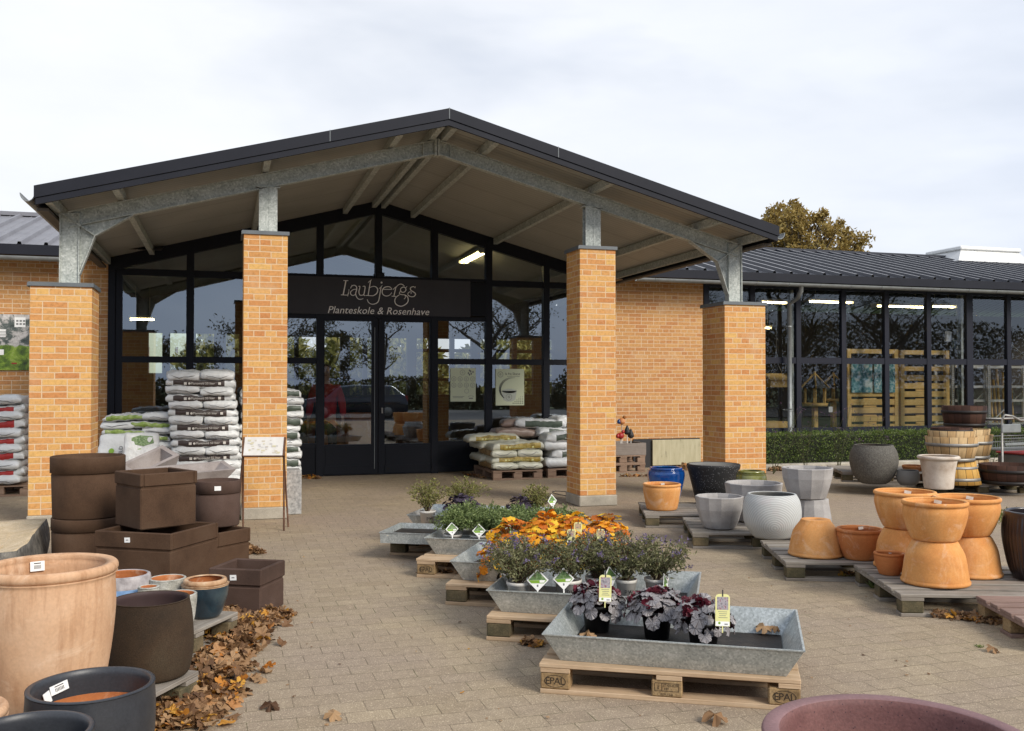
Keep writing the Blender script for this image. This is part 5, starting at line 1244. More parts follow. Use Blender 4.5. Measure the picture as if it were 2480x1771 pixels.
# dark purple and twiggy plants at the back
def at_back(px_, py_, z): return onz(px_, py_, z)
for i, (px_, Z, r, lab, n) in enumerate(((1118, 8.55, .17, 'dark purple leaved mound between the two twiggy shrubs at the back', 90), (1262, 8.45, .13, 'smaller dark purple leaved mound near the lone twiggy shrub at the back', 60))):
    x_, y_ = at_depth(px_, Z); t = thing('dark_heuchera', lab, 'plant', (x_, y_, .161), 0, 'dark purple plants on the far trays')
    h = pot_part(t, .08, .14, m_potblack); rr = random.Random(130+i); lf, st, rd = heuchera(rr, n, r, .15, .06, 'x', m_purpleleaf, False, .18, True, .6)
    for mb, nm, mt in ((lf, 'leaves', m_purpleleaf), (st, 'stems', m_purpleleaf)): mb.v = [(a_, b_, z+.15) for a_, b_, z in mb.v]; mb.build(nm, mt, t)
for i, (px_, Z, py_top, R_, lab) in enumerate(((1036, 8.80, 1158, .19, 'twiggy olive shrub in a lettered white pot, leftmost of the last tray'), (1122, 9.35, 1160, .22, 'wide twiggy olive shrub standing second from the left at the back'), (1298, 8.75, 1172, .15, 'lone twiggy olive shrub with a diamond label at the right of the last tray'))):
    x_, y_ = at_depth(px_, Z); t = thing('twiggy_shrub', lab, 'shrub', (x_, y_, .161), 0, 'twiggy shrubs at the back of the tray row')
    h = pot_part(t, .075, .15, m_potwhite, True, .15); rr = random.Random(140+i); H_ = zof(py_top, Z)-.161-h
    lf, st, fl = bush(rr, R_*1.15, H_, 28, 34, .030, .013, h, .8); lf.build('leaves', m_yelbush, t); st.build('stems', m_stem, t)
    if i == 2: diamond(t, (.13, -.08, h+.12), .5, .085)
x_, y_ = tl(T3, .14, .28, A3); b = MB(); rr = random.Random(5)
vs = []; n = 12
for j in range(7):
    for k in range(n):
        e = PI/2*j/6; a = 2*PI*k/n; r_ = .085*(1+.35*mnoise.noise((math.cos(a)*2, math.sin(a)*2, e*2))); vs.append((math.cos(a)*math.cos(e)*r_, math.sin(a)*math.cos(e)*r_, math.sin(e)*r_*.9))
b.add(vs, [(j*n+k, j*n+(k+1) % n, (j+1)*n+(k+1) % n, (j+1)*n+k) for j in range(6) for k in range(n)], 0, True)
o = b.build('soil_clump', m_soil); o.location = (x_, y_, .158); tag(o, 'dark clump of soil in the empty corner of the third tray', 'soil')
# ---------------------------------------------------------------- pots
def place(cx, bfy, bhw, z0):
    kf = (bfy-HORIZ)/(CAM_H-z0); rb = bhw/kf; Z = F_PX/kf+rb; return (*at_depth(cx, Z), Z, F_PX/Z)
def finish(o, x, y, z, label, cat='pot', group=None, rz=0):
    o.location = (x, y, z); o.rotation_euler = (0, 0, rz); return tag(o, label, cat, group)
def curve(pts, n=5):
    """smooth a profile (r, z) through its points"""
    out = []
    for i in range(len(pts)-1):
        p0, p1, p2, p3 = pts[max(0,i-1)], pts[i], pts[i+1], pts[min(len(pts)-1,i+2)]
        for k in range(n):
            t = k/n; out.append(tuple(.5*((2*p1[j])+(-p0[j]+p2[j])*t+(2*p0[j]-5*p1[j]+4*p2[j]-p3[j])*t*t+(-p0[j]+3*p1[j]-3*p2[j]+p3[j])*t**3) for j in (0, 1)))
    out.append(pts[-1]); return out
def potmesh(name, outer, thick, mats, seg=48, inner_drop=.75, lip=None, split=None, smooth=True, rad=None, insplit=None):
    """outer: (r,z) from base to rim; a lip is a rounded roll on the rim; split = z above which material 1; inside material = last"""
    b = MB(); R0, Zt = outer[-1]; prof = [(r, z, 0 if split is None or z < split else 1) for r, z in outer]
    rim_m = 0 if split is None else 1; im = len(mats)-1 if insplit is None else insplit
    if lip:
        lw, lh = lip
        prof = [p for p in prof if p[1] < Zt-lh*1.05]; rb = prof[-1][0]
        prof += [(rb+lw*.25, Zt-lh, rim_m)]
        for k in range(9): a = -PI/2+PI*1.15*k/8; prof.append((R0-lw*.5+lw*.5*math.cos(a)*1.0+0, Zt-lh*.5+lh*.5*math.sin(a), rim_m))
        prof.append((R0-lw-thick*.4, Zt-lh*.15, rim_m))
    else:
        e = min(thick*.3, .008); prof = prof[:-1] + [(R0, Zt-e, rim_m), (R0-e*.4, Zt-e*.3, rim_m), (R0-e, Zt, rim_m), (R0-thick+e, Zt, rim_m), (R0-thick+e*.3, Zt-e*.4, im)]
    ri = [(max(.01, r-thick), z, im) for r, z in outer if z > Zt*(1-inner_drop) and z < Zt*.97][::-1]
    prof += ri + [(max(.01, ri[-1][0]*.93) if ri else R0*.7, (ri[-1][1] if ri else Zt*.4)-.004, im)]
    b.lathe(prof, seg, (0,0,0), 0, smooth, rad); return b
def sticker(par, r, z, ang, w_=.05, h_=.035, bar=True, tilt=0, rot=0, dirn=1):
    """small label on a round wall of radius r (dirn -1: on the far inner wall)"""
    a = ang; c = Vector((r*math.sin(a), -r*math.cos(a)*1.0, z)); 
    M = Matrix.Translation(c) @ Matrix.Rotation(a if dirn > 0 else a+PI, 4, 'Z') @ Matrix.Rotation(PI/2+tilt, 4, 'X') @ Matrix.Rotation(rot, 4, 'Z')
    b = MB(); b.box(-w_/2, w_/2, -h_/2, h_/2, -.001, .0012, 0, M); lb = b.build('price_label', m_white, par)
    if bar:
        q = MB()
        for k in range(7): q.rect(M @ Matrix.Translation((-w_*.22+k*w_*.075, -h_*.08, .0018)), w_*.035, h_*.4)
        q.rect(M @ Matrix.Translation((0, h_*.3, .0018)), w_*.5, h_*.1); q.build('bar_print', m_ink, lb)
def camang(x, y): return math.atan2(-(-x), -(-y)) if False else math.atan2(-x, y)   # turn that makes local -y face the camera
# --- left group
x, y = at_depth(124, 3.83); k = F_PX/3.83; zr = zof(1363, 3.83)-.144; Rr = 155/k
o = potmesh('terracotta_pot', curve([(Rr*.66,0),(Rr*.78,zr*.14),(Rr*.90,zr*.42),(Rr*.965,zr*.70),(Rr*.955,zr*.90),(Rr*.97,zr*.95),(Rr*1.0,zr)]), .03, [m_terrap, m_terrap], 64, .8, (.034,.042)).build('terracotta_pot', [m_terrap, m_terrap])
finish(o, x, y, .145, 'huge pale terracotta pot with rolled rim and brown stains at the left picture edge', 'pot', None, camang(x, y)); sticker(o, Rr*.80, zr*.93, PI+.22, .055, .04, True, -.1, 0, -1)
Z = 4.38; x, y = at_depth(369, Z); k = F_PX/Z; zr = zof(1447, Z)-.144; Rr = 89.6/k
o = potmesh('round_pot', curve([(Rr*.86,0),(Rr*1.0,zr*.05),(Rr*1.09,zr*.25),(Rr*1.11,zr*.48),(Rr*1.07,zr*.78),(Rr*1.0,zr*.97),(Rr*1.0,zr)]), .012, [m_choc, m_chocin], 64).build('round_pot', [m_choc, m_chocin])
finish(o, x, y, .145, 'chocolate brown round matt pot with plum inside on the near left pallet')
Z = 3.31; x, y = at_depth(228, Z); k = F_PX/Z; zr = zof(1651, Z); Rr = 146/k
t = potmesh('glazed_bowl', curve([(Rr*.62,0),(Rr*.78,zr*.12),(Rr*.95,zr*.45),(Rr*1.0,zr*.75),(Rr*.985,zr*.95),(Rr*.99,zr)]), .02, [m_dgrey, m_dgrey], 64, .5)
prof = [(Rr*.90,zr*.985,0),(Rr*.90,zr*.86,0)]
o = t.build('glazed_bowl', [m_dgrey, m_dgrey]); finish(o, x, y, 0, 'graphite glazed bowl with bare rust clay inside and a bar code label', 'bowl', 'graphite bowls at the lower left', camang(x, y))
b = MB(); b.lathe([(.02, zr*.55), (Rr*.70, zr*.56), (Rr*.845, zr*.66), (Rr*.885, zr*.80)][::1], 48, (0,0,0), 0, True, None, False); b.f.pop(); b.mi.pop(); b.sm.pop(); b.uv.pop(); b.build('bare_clay', m_rust, o)
sticker(o, Rr*.86, zr*.90, PI+.62, .07, .032, True, -.15, .15, -1); sticker(o, Rr*.83, zr*.86, PI+.94, .034, .04, False, -.2, .2, -1)
Z = 2.85; x, y = at_depth(71, Z); k = F_PX/Z; zr = zof(1765, Z); Rr = 155/k
o = potmesh('glazed_bowl', curve([(Rr*.62,0),(Rr*.78,zr*.12),(Rr*.95,zr*.45),(Rr*1.0,zr*.75),(Rr*.985,zr*.95),(Rr*.99,zr)]), .02, [m_dgrey, m_dgrey], 64, .5).build('glazed_bowl', [m_dgrey, m_dgrey]); finish(o, x, y, 0, 'graphite glazed bowl cut by the lower left picture corner', 'bowl', 'graphite bowls at the lower left')
Z = 3.05; x, y = at_depth(-110, Z); zr = zof(1712, Z); Rr = 125/(F_PX/Z)
o = potmesh('terracotta_pot', curve([(Rr*.7,0),(Rr*.85,zr*.4),(Rr*.95,zr*.9),(Rr,zr)]), .02, [m_terrap, m_terrap], 40, .7, (.03,.035)).build('terracotta_pot', [m_terrap, m_terrap]); finish(o, x, y, 0, 'pale terracotta rim just entering the left picture edge near the bottom')
Z = 5.5; x, y = at_depth(304, Z); k = F_PX/Z; zr = zof(1388, Z)-.144; Rr = 60/k
o = potmesh('glazed_pot', curve([(Rr*.72,0),(Rr*.98,zr*.3),(Rr*1.08,zr*.6),(Rr*1.04,zr*.86),(Rr,zr)]), .02, [m_lblue, m_rimgrey, m_rust], 48, .8, None, zr*.66).build('glazed_pot', [m_lblue, m_rimgrey, m_rust]); finish(o, x, y, .145, 'pale blue glazed pot with crackled grey rim behind the huge terracotta pot', 'pot', 'small glazed pots on the left pallet')
for px_, Z, py_, R_, lab in ((409.5, 5.55, 1397, 43, 'grey white stone pot with broad rim behind the chocolate pot'), (435, 5.11, 1435, 44, 'grey white textured pot half hidden by the chocolate pot'), (364, 5.35, 1418, 25, 'small grey white pot glimpsed between pale blue pot and chocolate pot')):
    x, y = at_depth(px_, Z); k = F_PX/Z; zr = zof(py_, Z)-.144; Rr = R_/k
    o = potmesh('stone_pot', curve([(Rr*.66,0),(Rr*.88,zr*.4),(Rr*.98,zr*.8),(Rr,zr)]), .016, [m_greyrim, m_greyrim, m_rust], 44, .7, None, zr*.8).build('stone_pot', [m_greyrim, m_greyrim, m_rust]); finish(o, x, y, .145, lab, 'pot', 'small glazed pots on the left pallet')
Z = 5.48; x, y = at_depth(500.4, Z); k = F_PX/Z; zr = zof(1398.6, Z)-.144; Rr = 52/k
o = potmesh('glazed_pot', curve([(Rr*.60,0),(Rr*.76,zr*.12),(Rr*.98,zr*.50),(Rr*1.045,zr*.78),(Rr*1.0,zr*.93),(Rr*.98,zr)]), .018, [m_petrol, m_tanrim, m_rust], 48, .7, (.022,.03), zr*.80).build('glazed_pot', [m_petrol, m_tanrim, m_rust]); finish(o, x, y, .145, 'petrol blue glazed pot with broken tan rim beside the rust brown square planter', 'pot', 'small glazed pots on the left pallet')
# square planters
def planter(label, p, ang, wx, wy, h, z0, mat, groove=.30, wall=.028, tagpos=None, group='square brown planters'):
    t = thing('square_planter', label, 'planter', (p[0], p[1], z0), ang, group)
    b = MB(); g = h*(1-groove); e = .006
    b.cbox(0+e, wx-e, 0+e, wy-e, 0, g-.008, .008)
    b.box(.012, wx-.012, .012, wy-.012, g-.008, g+.004)
    # rim band with a hollow centre
    z1 = h
    for x0, x1, y0, y1 in ((0, wx, 0, wall), (0, wx, wy-wall, wy), (0, wall, wall, wy-wall), (wx-wall, wx, wall, wy-wall)): b.cbox(x0, x1, y0, y1, g+.004, z1, .006)
    o = b.build('shell', mat, t)
    b = MB(); b.box(wall, wx-wall, wall, wy-wall, g-.01, g+.006 if h < .5 else g+.006); b.build('inside', m_soil if False else mat, t)
    if tagpos:
        q = MB(); M = Matrix.Translation((tagpos[0], -.0015, tagpos[1])) @ Matrix.Rotation(PI/2, 4, 'X') @ Matrix.Rotation(.06, 4, 'Z'); q.box(-.022, .022, -.017, .017, -.001, .001, 0, M); q.rect(M @ Matrix.Translation((0,.0,.0016)), .02, .006, 1); q.build('price_label', [m_white, m_inkgrey], t)
    return t
def corner_planter(label, front, zt_, ang_right, wr, wl, h, z0, mat, tagpos=None, groove=.28):
    """front = nearest corner; right side runs along ang_right, left side along ang_right+90deg; built with its left face as the local front"""
    # local frame: x along -left direction (towards the front corner), y along right direction
    al = ang_right+PI/2; p = (front[0]+wl*math.cos(al), front[1]+wl*math.sin(al))
    return planter(label, p, al+PI, wl, wr, h, z0, mat, groove, .028, tagpos)
corner_planter('rust brown square planter standing in the leaves beside the petrol blue pot', onz(632, 1381, .30), .30, math.radians(62), .36, .36, .30, 0, m_brown2, (.17,.245), .36)
corner_planter('wide dark brown square planter carrying a smaller square planter', onz(414.6, 1294, .45), .45, math.radians(58), .58, .62, .45, 0, m_brown, (.27,.395), .26)
kf = onz(339, 1286, .45); corner_planter('dark brown square planter set askew on top of the wider one', kf, .843, math.radians(29), .43, .43, .393, .4505, m_brown, None, .24)
lf_ = onz(522.8, 1293, .33); corner_planter('dark brown square planter carrying the shorter round planter', lf_, .33, math.radians(44), .37, .37, .33, 0, m_brown, None, .34)
def cyl(name, label, x, y, z0, R_, h, mat, gr=.22, taper=.95, group=None):
    g = h*(1-gr); o_ = [(R_*taper*.98,0),(R_*taper,.01),(R_*(taper+.035),g-.012),(R_*.955,g-.010),(R_*.955,g),(R_*1.0,g+.004),(R_*1.0,h)]
    b = potmesh(name, o_, .022, [mat, mat], 64, gr+.04); o = b.build(name, [mat, mat]); o.data.polygons.foreach_set('use_smooth', [abs(p.normal.z) < .6 for p in o.data.polygons]); 
    return finish(o, x, y, z0, label, 'planter', group)
Z = 7.42; x, y = at_depth(215.5, Z); k = F_PX/Z
cyl('round_planter', 'lower dark brown round planter of the stacked pair', x+.01, y, 0, 84/k, .452, m_brown, .21, .95, 'round brown planters')
cyl('round_planter', 'tall dark brown round planter stacked on another one', x, y, .4525, 84/k, zof(1103, Z)-.452, m_brown, .27, .93, 'round brown planters')
Z = 7.78; x, y = at_depth(529, Z); k = F_PX/Z
o = cyl('round_planter', 'shorter brown round planter with a price label on the square planter', x, y, .3305, 54/k, zof(1162, Z)-.33, m_brown2, .28, .94, 'round brown planters'); o.rotation_euler.z = camang(x, y); sticker(o, 54/k*1.002, (zof(1162, Z)-.33)*.86, 0, .05, .035, False)
# taupe troughs lying behind
def frust(name, label, wt, dt, wb, db, h, loc, rot, mat, cat, group=None):
    b = MB(); q = []
    for w_, d_, z in ((wb, db, 0), (wt, dt, h), (wt-.09, dt-.09, h), (wb-.04, db-.04, .05)): q += [(-w_/2,-d_/2,z),(w_/2,-d_/2,z),(w_/2,d_/2,z),(-w_/2,d_/2,z)]
    fs = [(3,2,1,0)] + [(r_*4+i, r_*4+(i+1)%4, r_*4+4+(i+1)%4, r_*4+4+i) for r_ in range(3) for i in range(4)] + [(12,13,14,15)]
    b.add(q, fs); o = b.build(name, mat); o.location = loc; o.rotation_euler = rot; return tag(o, label, cat, group)
x, y = at_depth(450, 8.9); frust('concrete_trough', 'long taupe concrete trough lying tilted behind the brown planters', .84, .36, .56, .24, .17, (x, y, .52), (.16, -.04, .32), m_trough, 'trough', 'taupe concrete troughs')
x, y = at_depth(372, 9.45); frust('concrete_trough', 'taupe concrete trough tipped steeply against the sacks', .48, .32, .34, .22, .18, (x, y, .57), (.30, -.38, .5), m_trough, 'trough', 'taupe concrete troughs')
x, y = at_depth(420, 9.1); frust('concrete_trough', 'upright taupe trough hidden beneath the tilted ones', 1.0, .62, .8, .46, .50, (x, y, 0), (0, 0, .29), m_trough, 'trough', 'taupe concrete troughs')
# rough stone trough with sand
def stone():
    b = MB(); n = 28; m = 12; vs = []; 
    x, y = at_depth(-123, 6.95); wx, wy, h = .60, .88, .36
    for j in range(m+1):
        for k in range(n*2):
            a = 2*PI*k/(n*2); s_ = 1/max(abs(math.cos(a)), abs(math.sin(a)))**.86; z = h*min(1, j/8); f = 1-.04*abs(j/8-.5) if j <= 8 else 1-(j-8)*.085
            r_ = 1+.05*mnoise.noise((math.cos(a)*2.2, math.sin(a)*2.2, z*4)); zz = z-(0 if j <= 8 else .012*(j-8))+.02*mnoise.noise((a*3, z*3, 4))*(j > 0)
            vs.append((math.cos(a)*s_*wx*f*r_, math.sin(a)*s_*wy*f*r_, zz))
    N2 = n*2; b.add(vs, [(j*N2+k, j*N2+(k+1) % N2, (j+1)*N2+(k+1) % N2, (j+1)*N2+k) for j in range(m) for k in range(N2)], [0 if j < 8 else 1 for j in range(m) for k in range(N2)], True)
    b.add(vs[-N2:], [list(range(N2))], 1)
    o = b.build('stone_trough', [vary('dark_granite', S3((.05,.045,.04), (.13,.12,.105), (.22,.20,.17)), 14, rough=.95, bump=.9, bscale=40, fine=.6), vary('pale_granite_top', S3((.50,.39,.235), (.60,.47,.30), (.66,.54,.37)), 9, rough=.95, bump=.6, bscale=60, fine=.6)])
    o.location = (x, y, 0); o.rotation_euler = (0, 0, .05); tag(o, 'rough granite block with pale worn top at the left picture edge', 'stone block')
stone()
# --- right group
def tpot(label, cx, bfy, bhw, rimy, R_, mat=m_terra, group='terracotta pots for sale', z0=.1455, dz=0, lipw=.022, liph=.028, belly=None, name='terracotta_pot', chip=True):
    x, y, Z, k = place(cx, bfy, bhw, z0); Z += dz; x, y = at_depth(cx, Z); k = F_PX/Z
    h = zof(rimy, Z)-z0; Rr = R_/k; rb = bhw/k
    o = potmesh(name, curve(belly(Rr, rb, h) if belly else [(rb,0),(rb*1.12,h*.06),(rb+(Rr-rb)*.66,h*.42),(rb+(Rr-rb)*.92,h*.78),(Rr-lipw*.6,h*.93),(Rr,h)]), .016, [mat, mat], 56, .75, (lipw, liph)).build(name, [mat, mat])
    finish(o, x, y, z0, label, 'pot', group, camang(x, y))
    if chip:
        q = MB(); M = Matrix.Translation((Rr*.05, Rr*.80, h*.90)) @ Matrix.Rotation(1.2, 4, 'X') @ Matrix.Rotation(.2, 4, 'Z'); q.box(-Rr*.10, Rr*.10, -.008, .014, -.001, .001, 0, M); q.build('price_label', m_cream, o)
    return x, y, Z, k, h, Rr
def tinv(label, cx, bfy, R_, topy, tw, mat=m_terra, z0=.1455, group='terracotta pots for sale', dz=0):
    x, y, Z, k = place(cx, bfy, R_, z0); Z += dz; x, y = at_depth(cx, Z); k = F_PX/Z
    h = zof(topy, Z)-z0; Rr = R_/k; rt = tw/k
    pr = [(Rr-.012,0),(Rr,.008),(Rr,.022),(Rr-.008,.030)] + [(p[0], p[1]) for p in curve([(Rr*.965,.034),(Rr*.93,h*.30),(rt+(Rr-rt)*.62,h*.66),(rt*1.12,h*.93),(rt*1.03,h*.99),(rt*.96,h)])] + [(.022,h),(.018,h-.02)]
    b = MB(); b.lathe(pr, 56); o = b.build('terracotta_pot', [mat]); finish(o, x, y, z0, label, 'pot', group)
    return x, y, Z, k, h, z0+h
GT = 'terracotta pots for sale'
tinv('upturned terracotta pot standing alone next to the white rippled pot', 1973, 1354, 65, 1256, 33)
tpot('open terracotta pot with dark bloom beside the upturned single pot', 2079.6, 1357.5, 34, 1277.7, 55, m_terrad)
tpot('smallest terracotta pot in front of the stacked pairs', 2150.6, 1393, 22, 1336, 36.5, m_terrad, GT, .1455, 0, .014, .018)
for nm, cx, bfy, R_, ubf, utw, ucx, rimy, uR, dz in (('front', 2261, 1425.6, 78.5, 1314, 48, 2261, 1211.6, 76, 0), ('left rear', 2187, 1385, 71, 1284, 44, 2189, 1188, 72, 0), ('right rear', 2343, 1408, 74, 1301, 46, 2338, 1202, 77, .06)):
    # height of the shared base plane from the upper pot's front edge
    x, y, Z, k = place(cx, bfy, R_, .1455); Z += dz; k = F_PX/Z; zt_ = CAM_H-(ubf-HORIZ)/(F_PX/(Z-utw/k))
    topy = HORIZ+(CAM_H-zt_)*k
    r_ = tinv(f'upturned terracotta pot forming the foot of the {nm} stacked pair', cx, bfy, R_, topy, utw, m_terra, .1455, GT, dz)
    h = zof(rimy, Z)-zt_; k = F_PX/Z; Rr = uR/k; rb = utw/k; x, y = at_depth(ucx, Z)
    o = potmesh('terracotta_pot', curve([(rb,0),(rb*1.16,h*.06),(rb+(Rr-rb)*.66,h*.36),(rb+(Rr-rb)*.92,h*.70),(Rr-.014,h*.91),(Rr,h)]), .016, [m_terra, m_terra], 56, .7, (.024,.03)).build('terracotta_pot', [m_terra, m_terra])
    finish(o, x, y, zt_+.001, f'open terracotta pot balanced on the upturned pot of the {nm} stacked pair', 'pot', GT, camang(x, y)); q = MB(); M = Matrix.Translation((Rr*.1, Rr*.80, h*.88)) @ Matrix.Rotation(1.2, 4, 'X') @ Matrix.Rotation(-.2, 4, 'Z'); q.box(-.026, .022, -.010, .014, -.001, .001, 0, M); q.build('price_label', m_cream, o)
tpot('terracotta pot standing in front of the bright blue pot', 1602, 1237, 33, 1170, 46, m_terra)
# bright blue pot, black speckled pot, olive pot
Z = 10.66; x, y = at_depth(1612, Z); k = F_PX/Z; zr = zof(1131, Z)-.145; Rr = 40/k
o = potmesh('glazed_pot', curve([(Rr*.70,0),(Rr*.86,zr*.2),(Rr*1.08,zr*.62),(Rr*1.13,zr*.82),(Rr*1.04,zr*.96),(Rr,zr)]), .02, [m_blue, m_blue], 48, .7, (.03,.03)).build('glazed_pot', [m_blue, m_blue]); finish(o, x, y, .145, 'bright cobalt blue glazed pot behind a terracotta pot')
x, y, Z, k = place(1727, 1222, 42, .1455); zr = zof(1123, Z)-.145; Rr = 64/k; rb = 42/k
o = potmesh('terrazzo_pot', [(rb,0),(rb+(Rr-rb)*.5,zr*.5),(Rr*.99,zr*.93),(Rr,zr)], .03, [m_terrazzo, m_stone2], 56, .07).build('terrazzo_pot', [m_terrazzo, m_stone2]); finish(o, x, y, .1455, 'black speckled tapering pot with smooth rim in front of the short pillar')
b = MB(); b.lathe([(.01,zr-.035),(Rr-.028,zr-.03)], 40, (0,0,0), 0, True, None, False); b.build('filled_top', m_stone2, o)
Z = 10.0; x, y = at_depth(1818, Z); k = F_PX/Z; zr = zof(1139, Z); Rr = 32/k
o = potmesh('glazed_pot', curve([(Rr*.7,0),(Rr*1.0,zr*.4),(Rr*1.14,zr*.8),(Rr*1.05,zr*.96),(Rr,zr)]), .02, [m_olive, m_olive], 40, .6, (.03,.03)).build('glazed_pot', [m_olive, m_olive]); finish(o, x, y, 0, 'olive green glazed pot peeping out beside the short pillar foot')
# faceted grey pots
def facet(label, cx, bfy, bhw, rimy, R_, z0=.1455, inv=False, topy=None, Z=None, n=12, fixz=None, rz=.1):
    if Z is None: x, y, Z, k = place(cx, bfy, bhw if not inv else R_, z0)
    x, y = at_depth(cx, Z); k = F_PX/Z; Rr = R_/k; rb = bhw/k
    if inv:
        h = zof(topy, Z)-z0; pr = [(Rr-.02,0),(Rr,.004),(Rr,.03),(rb+(Rr-rb)*.82,h*.42),(rb+(Rr-rb)*.35,h*.85),(rb*1.1,h*.985),(rb,h),(.02,h)]; b = MB(); b.lathe(pr, n, (0,0,0), 0, False); ms = [m_facet]
    else:
        h = zof(rimy, Z)-z0; pr = [(rb,0),(rb*1.15,h*.03),(rb+(Rr-rb)*.52,h*.25),(rb+(Rr-rb)*.84,h*.60),(Rr*.985,h*.92),(Rr,h)]; b = potmesh('faceted_pot', pr, .022, [m_facet, m_facet], n, .5, None, None, False); ms = [m_facet, m_facet]
    o = b.build('faceted_pot', ms); finish(o, x, y, z0 if fixz is None else fixz, label, 'pot', 'grey faceted concrete pots', rz)
    return x, y, Z, k, h
facet('grey faceted pot at the left front of its pallet corner', 1741, 1282.6, 33, 1200, 58)
facet('low wide grey faceted pot behind the white rippled pot', 1824, 0, 40, 1168, 69, .1455, False, None, 9.3)
x, y, Z, k, h = facet('upturned grey faceted pot carrying another one behind the white rippled pot', 1962, 1290, 38, 0, 50, .1455, True, 1206, None)
Zs = Z; zt_ = .1455+h
x, y = at_depth(1954, Z); k = F_PX/Z; Rr = 61/k; rb = 38/k; hh = zof(1132, Z)-zt_
b = potmesh('faceted_pot', [(rb,0),(rb*1.15,hh*.03),(rb+(Rr-rb)*.55,hh*.3),(rb+(Rr-rb)*.88,hh*.66),(Rr*.99,hh*.93),(Rr,hh)], .022, [m_facet, m_facet], 12, .5, None, None, False); o = b.build('faceted_pot', [m_facet, m_facet]); finish(o, x, y, zt_+.001, 'grey faceted pot raised on an upturned one, highest of the faceted pots', 'pot', 'grey faceted concrete pots', .1); q = MB(); 
q.box(-.03, .0, -.004, .004, hh*.93, hh*.95, 0, Matrix.Rotation(.2, 4, 'Z') @ Matrix.Translation((-.02, Rr*.86, 0))); q.build('price_label', m_ink, o)
x, y, Z, k = place(1868, 1306.6, 40, .1455); zr = zof(1195, Z)-.1455; Rm = 69/k; Rr = 57/k; rb = 40/k
o = potmesh('ripple_pot', curve([(rb,0),(rb*1.2,zr*.06),(Rm*.93,zr*.30),(Rm,zr*.56),(Rm*.955,zr*.82),(Rr*1.03,zr*.97),(Rr,zr)]), .022, [m_ripple, m_stone2], 64, .6).build('ripple_pot', [m_ripple, m_stone2]); finish(o, x, y, .1455, 'white round pot with rippled ring relief beside the upturned terracotta pot', 'pot', None, camang(x, y))
# far pallet
x, y, Z, k = place(2114.6, 1173, 27, .1455); zr = zof(1077, Z)-.1455; Rm = 56/k; Rr = 45/k; rb = 28/k
o = potmesh('stone_pot', curve([(rb,0),(rb*1.25,zr*.05),(Rm*.86,zr*.24),(Rm,zr*.55),(Rm*.96,zr*.80),(Rr*1.02,zr*.97),(Rr,zr)]), .03, [m_stone, m_soil], 56, .4).build('stone_pot', [m_stone, m_soil]); finish(o, x, y, .1455, 'large round speckled stone grey pot in front of the hedge')
x, y, Z, k = place(2197, 1176, 17, .1455); zr = zof(1138, Z)-.1455; Rm = 27/k
o = potmesh('round_pot', curve([(Rm*.64,0),(Rm*.92,zr*.25),(Rm,zr*.6),(Rm*.9,zr*.95),(Rm*.86,zr)]), .018, [m_stone2, m_soil], 40, .4).build('round_pot', [m_stone2, m_soil]); finish(o, x, y, .1455, 'small smooth grey round pot beside the large speckled stone pot')
Z = 13.1; x, y = at_depth(2209, Z); k = F_PX/Z; zr = zof(1126, Z)-.1455; Rr = 25/k
o = potmesh('terracotta_pot', curve([(Rr*.7,0),(Rr*.85,zr*.5),(Rr*.94,zr*.9),(Rr,zr)]), .018, [m_terrad, m_terrad], 40, .6, (.03,.04)).build('terracotta_pot', [m_terrad, m_terrad]); finish(o, x, y, .1455, 'terracotta pot half hidden behind the cream pot', 'pot', GT)
x, y, Z, k = place(2271, 1185, 32, .1455); zr = zof(1103, Z)-.1455; Rr = 48.6/k; rb = 31/k
o = potmesh('cream_pot', curve([(rb,0),(rb*1.08,zr*.04),(rb+(Rr-rb)*.35,zr*.5),(rb+(Rr-rb)*.62,zr*.84),(rb+(Rr-rb)*.66,zr*.9),(Rr,zr)]), .022, [m_cream, m_cream], 56, .5, (.05,.05)).build('cream_pot', [m_cream, m_cream]); finish(o, x, y, .1455, 'cream stone pot with thick rolled rim in front of the barrels')
# black ribbed pot at the right edge
x, y, Z, k = place(2516, 1412, 62, .1455); zr = zof(1237, Z)-.1455; Rm = 84/k
o = potmesh('ribbed_pot', curve([(Rm*.72,0),(Rm*.86,zr*.2),(Rm*.985,zr*.55),(Rm,zr*.75),(Rm*.95,zr*.93),(Rm*.93,zr)]), .03, [m_black_rib, m_black_rib], 192, .5, None, None, True, lambda t, z, i: 1+.012*math.cos(48*t)*(1 if 2 < i < 26 and .05*zr < z < .92*zr else 0)).build('ribbed_pot', [m_black_rib, m_black_rib]); finish(o, x, y, .1455, 'black vertically ribbed glazed pot at the right picture edge')
# plum bowl, bottom right
Z = 2.66; x, y = at_depth(2172, Z); k = F_PX/Z; zr = zof(1778, Z); Rr = 322/k
o = potmesh('wide_bowl', curve([(Rr*.55,0),(Rr*.74,zr*.18),(Rr*.90,zr*.55),(Rr*.97,zr*.85),(Rr,zr)]), .052, [m_purple, m_purplerim, m_purple], 80, .8, None, zr*.9).build('wide_bowl', [m_purple, m_purplerim, m_purple]); finish(o, x, y, 0, 'wide plum coloured matt bowl in the lower right picture corner', 'bowl')
